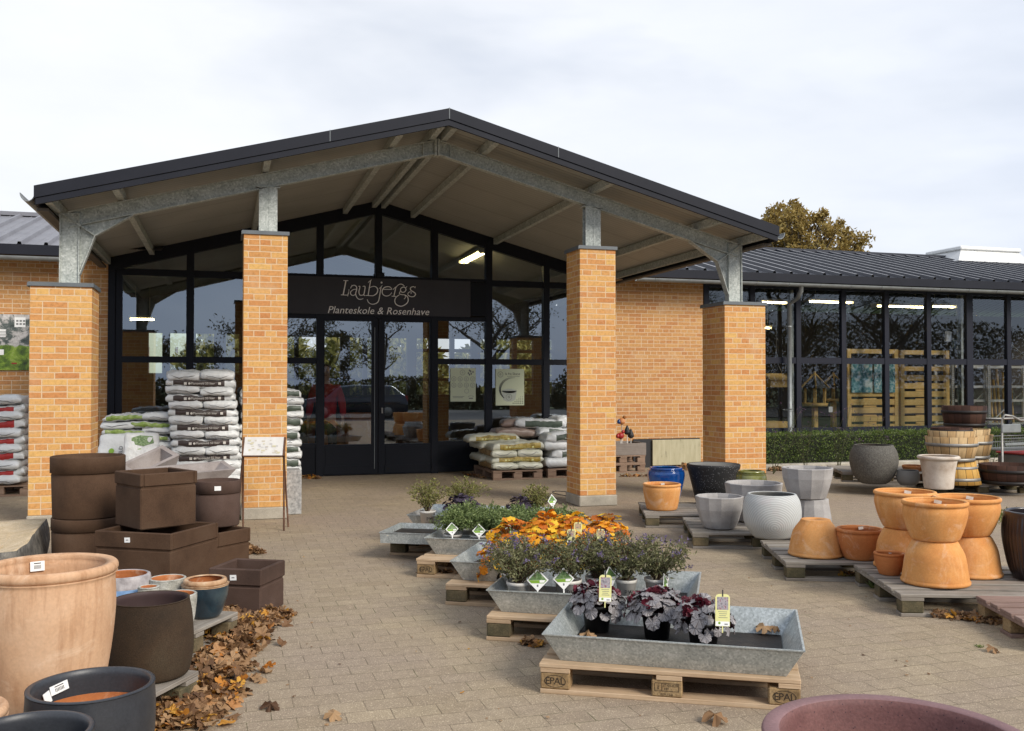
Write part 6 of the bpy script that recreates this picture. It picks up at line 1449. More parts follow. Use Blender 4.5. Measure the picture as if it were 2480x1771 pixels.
# barrels
def barrel(label, x, y, z0, Rb, Rt, h, mat, hoopm, hz, inv=False, group='half barrels'):
    t = thing('half_barrel', label, 'barrel', (x, y, z0), R.uniform(0, 3), group); b = MB()
    if inv: Rb, Rt = Rt, Rb
    pr = [(Rb,0),(Rb+(Rt-Rb)*.55+.006,h*.5),(Rt,h)]
    n = 18
    b.lathe([(pr[0][0],0),(pr[1][0],h*.5),(Rt,h),(Rt-.028,h),(Rt-.03,h*.55),(.02,h*.5)] if not inv else [(Rb,0),(pr[1][0],h*.5),(Rt,h),(.02,h-.01)], 72, (0,0,0), 0, True)
    b.build('staves', mat, t)
    for q in hz:
        r_ = Rb+(Rt-Rb)*(q+.06)+.007; s = MB(); s.lathe([(r_-.004,h*q-.02),(r_+.003,h*q-.02),(r_+.003+(Rt-Rb)*.08,h*q+.022),(r_-.004,h*q+.022)], 60, (0,0,0), 0, True, None, False); s.f.pop(); s.mi.pop(); s.sm.pop(); s.uv.pop()
        s.build('hoop', hoopm, t)
    return t
Z1 = F_PX/((1175.6-HORIZ)/(CAM_H-.1455))+.30; k = F_PX/Z1
xa, ya = at_depth(2311, Z1); h1 = zof(1116, Z1)-.1455
barrel('yellow oak half barrel turned over at the foot of the front barrel stack', xa, ya, .1455, 45/k, 58/k, h1, m_oaky, m_hoop, (.22,.72), True)
h2 = zof(1057, Z1)-(.1455+h1); xb, yb = at_depth(2303, Z1); barrel('pale oak half barrel open on the front barrel stack', xb, yb, .1465+h1, 48/k, 60/k, h2, m_oakl, m_hoop, (.08,.68))
barrel('second pale oak half barrel nested inside the front one', xb+.0, yb+.0, .1465+h1+.15, 42/k, 54/k, h2-.07, m_oakl, m_hoop, (.3,))
barrel('dark oak tub nested at the top of the front barrel stack', xb+.0, yb, .1465+h1+.26, 36/k, 47/k, h2-.14, m_oakd, m_hoopd, (.75,))
Z2 = Z1+.78; k2 = F_PX/Z2; xc, yc = at_depth(2338, Z2); h3 = zof(1110, Z2)-.1455
barrel('pale oak half barrel turned over at the foot of the rear barrel stack', xc, yc, .1455, 48/k2, 60/k2, h3, m_oakl, m_hoop, (.22,.72), True)
h4 = zof(1052, Z2)-(.1455+h3); barrel('pale oak half barrel open on the rear barrel stack', xc, yc, .1465+h3, 48/k2, 60/k2, h4, m_oakl, m_hoop, (.08,.68))
barrel('pale oak half barrel nested inside the rear one', xc, yc, .1465+h3+.12, 42/k2, 54/k2, h4-.04, m_oakl, m_hoop, (.3,))
zb = .1465+h3+h4+.10; xd, yd = at_depth(2334, Z2); barrel('dark oak half barrel crowning the rear barrel stack', xd, yd, zb, 43/k2, 50.5/k2, zof(983, Z2)-zb, m_oakd, m_hoopd, (.12,.72))
Z3 = Z1-.05; k3 = F_PX/Z3; xe, ye = at_depth(2440, Z3); ze = .1455; barrel('low wide dark oak tub at the right picture edge', xe, ye, ze, 58/k3, 66/k3, zof(1124, Z3)-ze, m_oakd, m_hoopd, (.1,.68))
# garden trolley
def trolley():
    x, y = at_depth(2440, 13.6); t = thing('wire_trolley', 'grey wire shopping trolley beside the barrels at the right edge', 'trolley', (x, y, 0), .1)
    b = MB(); r = .016
    for s_ in (-.28, .28):
        b.tube([(-.45, s_, .28), (-.45, s_, .98), (-.40, s_, 1.05), (-.25, s_, 1.03), (-.1, s_, .97), (.8, s_, .97)], r, 7); b.tube([(-.45, s_, .28), (.75, s_, .28), (.8, s_, .97)], r, 7)
    for z in (.28, .98): b.tube([(-.45, -.28, z), (-.45, .28, z)], r, 7)
    b.tube([(.8, -.28, .97), (.8, .28, .97)], r, 7); b.build('frame', m_hoop, t)
    b = MB()
    for z0, z1, x0, x1 in ((.55,.72,-.42,.75),):
        for k in range(26):
            xx = x0+(x1-x0)*k/25
            for s_ in (-.26, .26): b.tube([(xx, s_, z0), (xx, s_, z1)], .003, 4)
            b.tube([(xx, -.26, z0), (xx, .26, z0)], .003, 4)
        for s_ in (-.26, .26):
            for z in (z0, (z0+z1)/2, z1): b.tube([(x0, s_, z), (x1, s_, z)], .005, 4)
    b.build('basket', m_zinc, t)
    b = MB(); b.cbox(-.47, -.1, -.30, -.27, .80, .92, .01); b.cbox(-.40, .7, -.29, -.27, .62, .66, .006); b.build('sign_plate', m_zinc, t)
    b = MB(); b.cbox(.0, .8, -.33, .2, .30, .48, .03); b.build('grey_bin', m_stone2, t); b = MB(); b.cbox(-.01, .81, -.34, .21, .48, .51, .012); b.build('red_rim', m_lab_red, t)
    for xx in (-.38, .65):
        for s_ in (-.25, .25):
            b = MB(); M = Matrix.Translation((xx, s_-.02, .1)) @ Matrix.Rotation(-PI/2, 4, 'X'); q = MB(); q.lathe([(.03,0),(.095,0),(.1,.01),(.1,.03),(.095,.04),(.03,.04)], 20); b.v, b.f, b.mi, b.sm, b.uv = [tuple(M @ Vector(v)) for v in q.v], q.f, q.mi, q.sm, q.uv
            b.box(xx-.015, xx+.015, s_-.035, s_+.045, .1, .28); b.build('wheel', m_ink, t)
trolley()
# ---------------------------------------------------------------- sacks
def sack_mesh(name, L_, W_, H_, seed, front=None, back=None, end=None, strip=(-.72,.72), film=m_plasw, crease=False):
    """a filled plastic sack lying flat: rounded loft along x, pinched and folded at its ends; strip = printed band on the long side"""
    rr = random.Random(seed); b = MB(); ns, na = 30, 28; off = rr.uniform(0, 50); vs = []
    for i in range(ns+1):
        s_ = -1+2*i/ns; e = max(0, 1-abs(s_)**7); hz = H_/2*(.52+.48*e**.6); wy = W_/2*(1-.07*abs(s_)**5); cz = H_/2*(1-(.25 if abs(s_) > .97 else 0))
        sag = .012*math.sin(s_*2.2+off)
        for j in range(na):
            a = 2*PI*j/na; c, d = math.cos(a), math.sin(a); p = 2/3.6
            yy = wy*math.copysign(abs(c)**p, c); zz = hz*math.copysign(abs(d)**p, d)
            nz = mnoise.noise((s_*3.2+off, yy*9, zz*14+off))*.016+mnoise.noise((s_*9+off, yy*22, zz*25))*.009
            vs.append((s_*L_/2+(.02*mnoise.noise((yy*6+off, 3, 1)) if i in (0, ns) else 0), yy*(1+nz*2), max(.0, cz+zz+sag+nz*1.3)))
    fs = []; ms = []
    for i in range(ns):
        s_ = -1+2*(i+.5)/ns
        for j in range(na):
            a = 2*PI*(j+.5)/na; fs.append((i*na+j, (i+1)*na+j, (i+1)*na+(j+1) % na, i*na+(j+1) % na))
            fr = -math.cos(a) > .80; bk = math.cos(a) > .80
            m = 0
            if front and fr and strip[0] < s_ < strip[1] and abs(math.sin(a)) < .46: m = 1
            elif bk and end and -.8 < s_ < .8: m = 2
            ms.append(m)
    b.add(vs, fs, ms, True); o = len(b.v)-len(vs); b.f.append([o+j for j in range(na)]); b.f.append([o+ns*na+j for j in range(na)][::-1]); b.mi += [0, 0]; b.sm += [True]*2; b.uv += [None]*2
    if crease:
        for q in (-1, 1):
            P = [(-L_/2-.003+.004*(k in (0, 6)), q*W_*.02-W_*.36+W_*.72*k/6, H_*.40+.016*math.sin(k*1.0+off)+.01*rr.uniform(-1,1)) for k in range(7)]
        b.tube(P, [.001,.004,.006,.0045,.006,.004,.001], 5, 3)
    return b.mesh(name, [film, front or film, end or film, m_inkgrey])
def fold_line(L_, W_, H_, rr):
    """dark crease of the folded end flap, as seen on sacks lying end-on"""
    b = MB(); P = [(-W_*.34+W_*.68*k/7, 0, H_*.42+.016*math.sin(k*1.1+rr.uniform(-.3,.3))) for k in range(8)]
    return P
def stack(px0, px1, py_top, y, layers, H_, kind, protos_a, protos_b, label, base_z, group, rows=2, lean=.004, z_extra=0, skip=None, xs=None, textmesh=None, rot=0.0, W2=.42, start=0):
    x0 = ony(px0, 1000, y)[0] if xs is None else xs[0]; x1 = ony(px1, 1000, y)[0] if xs is None else xs[1]
    wx = x1-x0; cx_ = (x0+x1)/2; c = Vector((cx_, y, 0)); out = []
    for L in range(layers):
        z = base_z+L*H_; top = layers-1-L; dx = (L-layers/2)*lean+R.uniform(-.012,.012)
        ordn = ORD[min(top, len(ORD)-1)] if L else 'lowest'
        if (L+start) % 2 == 0:
            for q in range(rows):
                me = R.choice(protos_a); o = bpy.data.objects.new('sack', me); COL.objects.link(o)
                o.location = (cx_+dx+R.uniform(-.01,.01), y+.21+q*.43, z); o.rotation_euler = (0, R.uniform(-.015,.015), R.uniform(-.03,.03)+rot)
                tag(o, f'{label}, {ordn} layer, {"front" if q == 0 else "behind"}', 'sack', group); out.append(o)
                if q == 0 and textmesh:
                    tx = bpy.data.objects.new('strip_print', textmesh); COL.objects.link(tx); tx.parent = o
        else:
            for q in (-1, 1):
                me = R.choice(protos_b); o = bpy.data.objects.new('sack', me); COL.objects.link(o)
                o.location = (cx_+dx+q*wx*.25+R.uniform(-.008,.008), y+.42+R.uniform(-.015,.02), z); o.rotation_euler = (0, R.uniform(-.02,.02), PI/2+R.uniform(-.04,.04)+rot)
                tag(o, f'{label}, {ordn} layer, {"left" if q < 0 else "right"}', 'sack', group); out.append(o)
    return out
Hs = .098
A_w = [sack_mesh('white_sack', .88, .43, .132, 10+i, m_lab_brown, None, None, (-.78,.70)) for i in range(4)]
B_w = [sack_mesh('white_sack_end', .88, .45, .134, 20+i, crease=True) for i in range(4)]
def strip_text(txt, size, y, z, mat, extra=True):
    b = MB(); M = Matrix.Translation((.0, y, z)) @ Matrix.Rotation(PI/2, 4, 'X'); b.text(txt, size, M @ Matrix.Translation((.02,0,0)))
    if extra:
        for x in (-.20, .23): b.rect(M @ Matrix.Translation((x,0,0)), .035, size*.8)
        b.disc(M @ Matrix.Translation((-.15,0,0)), size*.38, 8)
    return b.mesh('strip_print', mat)
tx_w = strip_text('Plantmuld 50 liter', .042, -.2275, .060, m_potwhite)
pw = (ony(494, 1000, 13.2)[0]-.43, ony(494, 1000, 13.2)[0]+.43)
put(copy_tree(pal_s), (pw[0]+.0, 13.2), 0, 'brown pallet under the tall white sack stack')
stack(0, 0, 0, 13.2, 15, .0985, 0, A_w, B_w, 'white sack in the brown striped stack', .1445, 'sacks in the tall white stack', 2, -.0085, xs=(pw[0]+.0, pw[1]), textmesh=tx_w, start=1)
A_g = [sack_mesh('green_sack', .80, .42, .098, 30+i, m_lab_green, None, None, (-.82,.80)) for i in range(3)]; B_g = [sack_mesh('green_sack_end', .80, .44, .105, 36+i, crease=True) for i in range(3)]
A_g2 = [sack_mesh('green_sack_short', .55, .42, .09, 33+i, m_lab_green, None, None, (-.85,.85)) for i in range(2)]
pg = (ony(246, 1000, 13.3)[0], ony(420, 1000, 13.3)[0])
put(copy_tree(pal_s), (pg[0]+.05, 13.3), 0, 'brown pallet under the low green striped sack stack')
z = .1445; nL = 10; hz = (zof(1000, 13.0)-.1445)/nL
for L in range(nL):
    fl = L % 2; w_ = pg[1]-pg[0]
    for q in (0, 1):
        long_ = (q == 0) == bool(fl)
        o = bpy.data.objects.new('sack', R.choice(A_g2 if long_ else B_g)); COL.objects.link(o)
        if long_: o.location = (pg[0]+(w_*.32 if q == 0 else w_*.66)+R.uniform(-.01,.01), 13.3+.21, z); o.rotation_euler = (0, R.uniform(-.02,.02), R.uniform(-.03,.03))
        else: o.location = (pg[0]+(w_*.22 if q == 0 else w_*.80)+R.uniform(-.01,.01), 13.3+.40, z); o.rotation_euler = (0, R.uniform(-.02,.02), PI/2+R.uniform(-.04,.04))
        top = nL-1-L
        tag(o, f'green striped sack in the low stack, {ORD[top] if L else "lowest"} layer, {"left" if q == 0 else "right"}', 'sack', 'sacks in the low green striped stack')
    z += hz
# two sacks leaning upright in front of the green stack
def leaning(px_, py_b, Z, w_, h_, lab, rz, printm):
    x, y = at_depth(px_, Z); me = sack_mesh('leaning_sack', h_, w_, .14, int(px_)); o = bpy.data.objects.new('leaning_sack', me); COL.objects.link(o)
    o.location = (x, y, h_/2+.10); o.rotation_euler = (PI/2, -PI/2+.0, 0)
    o.matrix_world = Matrix.Translation((x, y, h_/2+.08)) @ Matrix.Rotation(rz, 4, 'Z') @ Matrix.Rotation(-.28, 4, 'X') @ Matrix.Rotation(PI/2, 4, 'X') @ Matrix.Rotation(PI/2, 4, 'Z')
    tag(o, lab, 'sack', 'sacks leaning upright'); q = MB(); M = Matrix.Translation((0, 0, .1465)) @ Matrix.Rotation(-PI/2, 4, 'Z')
    q.disc(M @ Matrix.Translation((-w_*.05, h_*.18, .003)), .035, 16, 0)
    if printm: q.add([M @ Vector(v) for v in ((-w_*.30,h_*.30,.004),(w_*.05,h_*.26,.005),(w_*.34,h_*.31,.004),(w_*.30,h_*.42,.0),(-.02,h_*.44,.0),(-w_*.28,h_*.40,.0))], [(0,1,2,3,4,5)], 1)
    q2 = MB(); q2.text('POTTEMULD' if not printm else 'Rosenmuld', .07, M @ Matrix.Translation((w_*.22, 0, .006)) @ Matrix.Rotation(PI/2, 4, 'Z')); q2.build('lettering', m_ink, o)
    for k in range(5): q.rect(M @ Matrix.Translation((-w_*.05, h_*(-.05-.05*k), .004)), w_*.45, .01, 3)
    q.build('sack_print', [m_lime, pic_leaf, m_ink, m_inkgrey], o)
leaning(345, 1100, 11.9, .42, .78, 'white sack with leafy picture leaning in front of the green striped stack', .05, True)
leaning(283, 1100, 12.3, .44, .74, 'white sack with black lettering leaning beside the short pillar', -.25, False)
# red striped stack by the wall
A_r = [sack_mesh('red_sack', .62, .42, .125, 50+i, m_lab_red, None, None, (-.55,.62)) for i in range(3)]; B_r = [sack_mesh('red_sack_end', .80, .44, .125, 56+i, m_lab_rust, None, None, (-.8,.8)) for i in range(3)]
Zr = 12.55; xr, yr = at_depth(62, Zr)
put(copy_tree(pal_s), (xr-.72, yr+.02), 0, 'brown pallet under the red striped sack stack')
nL = 11; hz = (zof(963, Zr)-.1445)/nL
for L in range(nL):
    top = nL-1-L
    for q in (0, 1):
        red = (L % 2 == 1)
        if q == 0:
            o = bpy.data.objects.new('sack', R.choice(A_r if red else B_w)); COL.objects.link(o)
            if red: o.location = (xr-.32, yr+.22, .1445+L*hz); o.rotation_euler = (0, 0, R.uniform(-.04,.04))
            else: o.location = (xr-.26, yr+.42, .1445+L*hz); o.rotation_euler = (0, 0, PI/2+R.uniform(-.04,.04))
        else:
            if R.random() < .0: continue
            o = bpy.data.objects.new('sack', R.choice(B_r)); COL.objects.link(o)
            o.location = (xr+.18+R.uniform(-.02,.02), yr+.75, .1445+L*hz); o.rotation_euler = (0, 0, .08+R.uniform(-.03,.03))
        tag(o, f'sack in the red striped stack, {ORD[top] if L else "lowest"} layer, {"front" if q == 0 else "back right"}', 'sack', 'sacks in the red striped stack')
# stack seen either side of the tall pillar
A_p = [sack_mesh('pale_sack', .80, .42, .128, 70+i, m_lab_dark, None, None, (.2,.9)) for i in range(3)]; B_p = [sack_mesh('pale_sack_end', .80, .44, .122, 76+i, crease=True) for i in range(3)]
pp = (ony(580, 1000, 13.35)[0], ony(733, 1000, 13.35)[0])
put(copy_tree(pal_s), (pp[0]+.0, 13.35), 0, 'brown pallet under the sack stack behind the tall pillar')
nL = 13; hz = (zof(948, 13.2)-.1445)/nL
stack(0, 0, 0, 13.35, nL, hz, 0, A_p, B_p, 'sack in the stack behind the pillar', .1445, 'sacks in the stack behind the pillar', 2, .002, xs=pp)
b = MB(); x, y, Z, k = place(716, 1247, 15, 0); b.cbox(x-.30, x+.07, y-.02, y+.32, 0, zof(1139, Z), .008)
tag(b.build('granite_block', vary('grey_granite', S3((.22,.22,.22), (.36,.36,.35), (.50,.50,.49)), 30, 4, rough=.8, fine=.5, finescale=160, bump=.2, bscale=90)), 'speckled grey granite block behind the foot of the tall pillar', 'stone block')
# straw coloured sacks on a pallet, right of the doors
A_y = [sack_mesh('straw_sack', .84, .43, .130, 80+i, m_lab_gold, None, m_lab_brn2, (-.72,.84), m_plasc) for i in range(3)]; B_y = [sack_mesh('straw_sack_end', .84, .43, .130, 86+i, m_lab_brn2, None, m_lab_brn2, (-.85,.85), m_plasc, True) for i in range(3)]
tx_y = strip_text('KOGØDNING 50 liter', .034, -.2145, .056, m_tagy)
put(pal_s, (3.94, 14.05), 0, 'brown pallet under the straw coloured sacks')
yb = 14.07; zz = .1445; hz = .100
for L in range(5):
    spec = []
    if L == 4: spec = [(4.12, yb+.78, 0, A_y, 'back')]
    elif L in (1, 3): spec = [(4.35, yb+.22, 0, A_y, 'front'), (4.30, yb+.66, 0, A_y, 'middle')] + ([(4.30, yb+1.0, 0, A_y, 'back')] if L == 1 or True else [])
    else: spec = [(4.14, yb+.42, PI/2, B_y, 'left'), (4.55, yb+.42, PI/2, B_y, 'right')]
    for x, y, a, pr, w_ in spec:
        o = bpy.data.objects.new('sack', R.choice(pr)); COL.objects.link(o); o.location = (x+R.uniform(-.012,.012), y, zz+L*hz); o.rotation_euler = (0, 0, a+R.uniform(-.03,.03))
        tag(o, f'straw coloured sack right of the doors, layer {["one", "two", "three", "four", "five"][L]} from below, {w_}', 'sack', 'straw coloured sacks')
        if w_ == 'front' or L == 4: 
            tx = bpy.data.objects.new('strip_print', tx_y); COL.objects.link(tx); tx.parent = o
# white and green pile
A_n = [sack_mesh('green_white_sack', .84, .48, .165, 90+i, m_lab_dark, None, None, (-.62,.85)) for i in range(3)]
tx_n = strip_text('Pottemuld 40 liter', .036, -.244, .075, m_potwhite, False)
put(copy_tree(pal_s), (4.86, 14.15), 0, 'brown pallet under the white and dark green sacks beside the pillar')
for i, (x, y, z, a, ry, lab, tt) in enumerate(((5.06, 14.58, .1445, PI/2, 0, 'end of a white sack lowest on the left of the pile beside the pillar', 0), (5.50, 14.55, .1445, PI/2, 0, 'white sack lowest on the right of the pile beside the pillar', 0), (5.36, 14.42, .275, .02, 0, 'white sack with dark strip in the second layer beside the pillar', 1),
        (5.05, 14.62, .41, PI/2, .0, 'end of a white sack in the third layer beside the pillar', 0), (5.50, 14.60, .41, PI/2-.05, 0, 'white sack with dark end in the third layer beside the pillar', 0), (5.28, 14.40, .545, -.05, -.03, 'plump white sack with green emblem on top of the front pile', 2), (5.30, 14.92, .60, .06, 0, 'white sack with dark strip lying at the back of the pile', 1), (5.0, 15.02, .74, -.2, 0, 'smaller white sack leaning to the glass with a plant picture', 0), (5.62, 15.0, .76, .1, .06, 'crumpled white sack lying highest on the pile beside the pillar', 0))):
    o = bpy.data.objects.new('sack', A_n[i % 3]); COL.objects.link(o); o.location = (x, y, z); o.rotation_euler = (0, ry, a); tag(o, lab, 'sack', 'white and dark green sacks')
    if tt: tx = bpy.data.objects.new('strip_print', tx_n); COL.objects.link(tx); tx.parent = o
    if tt == 2:
        q = MB(); M = Matrix.Translation((-.12, -.10, .153)) @ Matrix.Rotation(.15, 4, 'X'); q.disc(M, .06, 18, 0, 0, .8); q.text('Y', .10, M @ Matrix.Translation((.14,.0,.001)), 1); q.build('sack_emblem', [m_lime, m_lab_dark], o)
for k, (x, y, z, a, lab) in enumerate(((4.55, 14.95, .50+.10, .1, 'brown sack film bundle lower of two lying by the glass'), (4.75, 15.12, .74, -.1, 'brown folded sack upper of two lying by the glass'))):
    me = sack_mesh('brown_sack', .75, .38, .15, 99+k, None, None, None, (-.7,.7), vary('brown_sack_film_%d' % k, S3((.20,.14,.11), (.32,.24,.20)), 6, rough=.4, bump=.6, bscale=20)); o = bpy.data.objects.new('sack', me); COL.objects.link(o); o.location = (x, y, z-.0); o.rotation_euler = (0, .05, a); tag(o, lab, 'sack', 'brown sacks by the glass')
# ---------------------------------------------------------------- little information board on rusty legs
x, y = at_depth(640, 9.75)
t = thing('info_board', 'small faded information board on thin rusty legs in front of the tall pillar', 'sign', (x, y, 0), -.26)
b = MB(); TL = .38; Mx = Matrix.Translation((0, 0, .835)) @ Matrix.Rotation(-TL, 4, 'X')
b.box(-.20, .20, -.008, .008, -.103, .103, 0, Mx); b.build('board', vary('faded_board', S3((.60,.57,.52), (.70,.68,.64)), 12, rough=.5), t)
b = MB(); Mf = Mx @ Matrix.Translation((0, -.0092, 0)) @ Matrix.Rotation(PI/2, 4, 'X'); rr = random.Random(8)
for k in range(34): b.rect(Mf @ Matrix.Translation((rr.uniform(-.16,.16), rr.uniform(-.07,.07), .0001*k)), rr.uniform(.015,.04), rr.uniform(.006,.02), rr.choice([0,1,2]))
b.build('faded_print', [plain('faded_beige', (.52,.46,.36), .6), plain('faded_grey', (.50,.48,.46), .6), plain('faded_yellow', (.56,.51,.34), .6)], t)
b = MB()
for s_ in (-1, 1):
    b.box(s_*.208-.008, s_*.208+.008, -.013, .013, -.10, .10, 0, Mx); b.tube([(s_*.205, -.02, .76), (s_*.232, .10, 0)], [.011, .010], 6); b.tube([(s_*.205, .0, .80), (s_*.24, -.16, 0)], [.011, .010], 6)
b.box(-.20, .20, -.012, .012, -.108, -.095, 0, Mx); b.tube([(-.2,.03,.64),(.2,.03,.64)], .005, 5) if False else None
b.build('legs', m_rusty, t)
# ---------------------------------------------------------------- along the bare brick wall
p0 = onz(1470, 1143, 0); p1 = onz(1572, 1143, 0)
GP = 'pallets by the brick wall'
for z, lab in ((0, 'lower grey pallet standing by the bare brick wall'), (.1445, 'upper grey pallet carrying the weathered box by the brick wall')):
    q = copy_tree(pal_s); put(q, (5.95, 14.62, z), 0, lab); q['group'] = GP
    for c in q.children: pass
t = thing('wooden_box', 'weathered grey wooden box on the pallets by the brick wall', 'box', (6.35, 14.95, .289), 0)
b = MB(); b.cbox(-.42, .42, -.32, -.29, 0, .20, .004); b.cbox(-.42, .42, .29, .32, 0, .20, .004); b.cbox(-.42, -.39, -.29, .29, 0, .20, .004); b.cbox(.39, .42, -.29, .29, 0, .20, .004); b.build('boards', m_greywf, t)
b = MB(); b.box(-.39, .39, -.29, .29, .01, .15); b.build('filling', m_soil, t)
for px_, py_, lab, h_, m_, cone in ((1506, 1079, 'orange and blue bird ornament on a stick by the brick wall', .24, m_terrad, 0), (1503, 1080, 'red round bird ornament on a stick below the orange one', .0, m_lab_red, 0), (1519, 1076, 'taller black pointed cone ornament on a stick by the wall', .17, m_terrazzo, 1), (1528, 1076, 'shorter black pointed cone ornament on a stick by the wall', .11, m_terrazzo, 1)):
    x, _, z = ony(px_, py_, 14.72); t = thing('garden_stake', lab, 'ornament', (x, 14.72, .44), 0, 'stick ornaments in the box')
    b = MB(); b.tube([(0,0,0),(0,0,.14+h_)], .007, 6); b.build('stick', m_potwhite, t)
    if cone: b = MB(); b.lathe([(.03,0),(.055,.03),(.045,.07),(.02,.13),(.004,.16)], 16, (0,0,.10+h_-.08)); b.build('cone', m_, t)
    else:
        b = MB(); b.lathe([(.005,-.055),(.045,-.04),(.062,0),(.05,.035),(.02,.055),(.005,.06)], 16, (0,0,.17+h_)); b.build('bird_body', m_, t)
        b = MB(); b.lathe([(.004,-.03),(.026,-.02),(.03,0),(.02,.022),(.003,.03)], 12, (.045,0,.24+h_)); b.tube([(.07,0,.245+h_),(.10,0,.235+h_)], [.009,.001], 6); b.build('bird_head', m_ if h_ < .1 else m_gold, t)
        b = MB(); b.lathe([(.004,-.04),(.03,-.03),(.036,.0),(.02,.03),(.003,.04)], 12, (-.055,-.01,.17+h_)); b.build('tail', m_blue if h_ > .1 else m_, t)
xa, _, za = ony(1580, 1066, YG-.1); xb, _, zb = ony(1697, 1122, YG-.1)
t = thing('painted_panel', 'cream painted panel with black streaks along the foot of the brick wall', 'panel', ((xa+xb)/2, YG-.1, 0))
b = MB(); W2 = (xb-xa)/2; b.cbox(-W2, W2, -.012, .03, zb-.02, za, .004)
def pan():
    s = N('cream_streaked_paint'); v = s.coord('Object', False, (9,1,1.4)); n = s.noise(v, 2.4, 6, .65); c = s.ramp(n, [(.33,(.03,.03,.025)), (.37,(.40,.36,.23)), (.7,(.50,.46,.31))]); s.set(c, .75); return s.m
b.build('board', pan(), t); b = MB(); b.box(-W2-.35, W2, .03, .055, zb-.1, za+.02); b.build('edge_strip', m_ink, t)
b = MB(); b.box(-W2+.02, -W2+.08, .0, .05, 0, zb-.021); b.box(W2-.08, W2-.02, .0, .05, 0, zb-.021); b.build('feet', m_ink, t)
# ---------------------------------------------------------------- hedge, kerb, flowers under the wing windows
HX0, HX1, HY0, HY1, HZ = 8.02, 17.5, 14.55, 15.12, zof(1056, 15.9)
HX0 = ony(1852, 1100, 14.6)[0]
b = MB(); b.cbox(ony(1850, 1120, 14.38)[0]-.6, 18, 14.28, 14.46, -.02, .10, .02); tag(b.build('stone_kerb', m_conc), 'low worn stone kerb in front of the clipped hedge', 'kerb')
hd = thing('clipped_hedge', 'low clipped green hedge under the wing windows', 'hedge', (12, 14.85, 0), world=True)
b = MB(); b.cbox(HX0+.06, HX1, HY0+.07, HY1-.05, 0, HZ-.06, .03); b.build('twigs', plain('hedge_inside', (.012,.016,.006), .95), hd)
rr = random.Random(17); b = MB()
def hfn(q):
    u = q.random(); x = q.uniform(HX0, HX1)
    bul = .03*mnoise.noise((x*2.1, 0, 0))
    if u < .40: return (x, q.uniform(HY0, HY1), HZ-.02+bul+q.uniform(-.05,.02)), Vector((0,0,1))
    return (x, HY0+.03*mnoise.noise((x*3, u*20, 1))+q.uniform(-.02,.05), q.uniform(.03, HZ)), Vector((0,-1,0))
leafmass(b, 17000, hfn, .034, .020, rr, .2)
def hend(q): return (HX0+q.uniform(-.02,.05), q.uniform(HY0, HY1), q.uniform(.03, HZ)), Vector((-1,0,0))
leafmass(b, 900, hend, .034, .020, rr, .2); 
for k in range(420):
    x = rr.uniform(HX0, HX1); y = rr.uniform(HY0, HY1); h = rr.uniform(.02, .10)
    for j in range(4): leafquad(b, Vector((x, y, HZ-.03+h*j/3)), rv(rr)+Vector((0,0,.5)), rv(rr), .034, .019, rr.random())
b.build('foliage', m_hedge, hd)
wl = MB(); c_ = onz(1362, 1196, .012); wl.tube([(c_[0]+.13*math.cos(a*.5), c_[1]+.16*math.sin(a*.5), .012+.02*math.sin(a*.37)) for a in range(11)], .006, 5); tag(wl.build('wire_loop', m_ink), 'small dark loop of wire lying at the foot of the tall pillar', 'wire')
def verbena(px_, Z, H_, n, rr, lab):
    x, y = at_depth(px_, Z); t = thing('verbena_plant', lab, 'plant', (x, y, 0), 0, 'wispy purple flowers before the windows'); st, fl = MB(), MB()
    for k in range(n):
        a = rr.uniform(0, 2*PI); r_ = rr.uniform(.1,.55); h = H_*rr.uniform(.55,1.05); P = [Vector((math.cos(a)*r_*s_**1.4+.02*rr.uniform(-1,1), math.sin(a)*r_*.4*s_**1.4, h*s_)) for s_ in (0,.35,.7,1)]
        st.tube(P, [.004,.0032,.0025,.0018], 4, 0, False)
        tips = [P[-1]]
        for j in range(2): q = P[-1]+Vector((rr.uniform(-.14,.14), rr.uniform(-.05,.05), rr.uniform(-.05,.10))); st.tube([P[-2], q], .0016, 4, 0, False); tips.append(q)
        for e in tips:
            fl = MB()
            for j in range(6): leafquad(fl, e+rv(rr)*.013, rv(rr), rv(rr), .016, .013, rr.random())
            fl.build('flower', m_magenta, t)
        for j in range(5): q = P[0].lerp(P[2], rr.random()); leafquad(st, q, rv(rr)+Vector((0,0,.3)), rv(rr), .09, .014, 0)
    st.build('stems', m_olivebush, t)
rr = random.Random(23)
for i, (px_, H_, n, lab) in enumerate(((1872, 1.05, 5, 'wispy purple-flowered plant in front of the crate next to the short pillar'), (1950, 1.1, 7, 'wispy purple-flowered plant at the downpipe'), (2030, 1.1, 8, 'wispy purple-flowered plant in front of the bird tables'), (2105, .9, 6, 'wispy purple-flowered plant in front of the slatted panel with pictures'), (2395, 1.05, 6, 'wispy purple-flowered plant behind the barrels near the metal rack'), (2455, 1.0, 5, 'wispy purple-flowered plant nearest the right picture edge'))): verbena(px_, 15.6, H_, n, rr, lab)
def weed(px_, py_, r, h, n, lab, m_=m_greenbush):
    x, y, _ = onz(px_, py_, 0); t = MB(); rr = random.Random(int(px_))
    for k in range(n):
        a = rr.uniform(0, 2*PI); d = Vector((math.cos(a), math.sin(a), rr.uniform(.2,1.6))); leafquad(t, Vector((rr.uniform(-r,r)*.4, rr.uniform(-r,r)*.4, 0)), d, Vector((0,0,1)), h*rr.uniform(.5,1.1), h*.22, rr.random())
    o = t.build('weed_tuft', m_); o.location = (x, y, 0); tag(o, lab, 'weed', 'weeds between pavers')
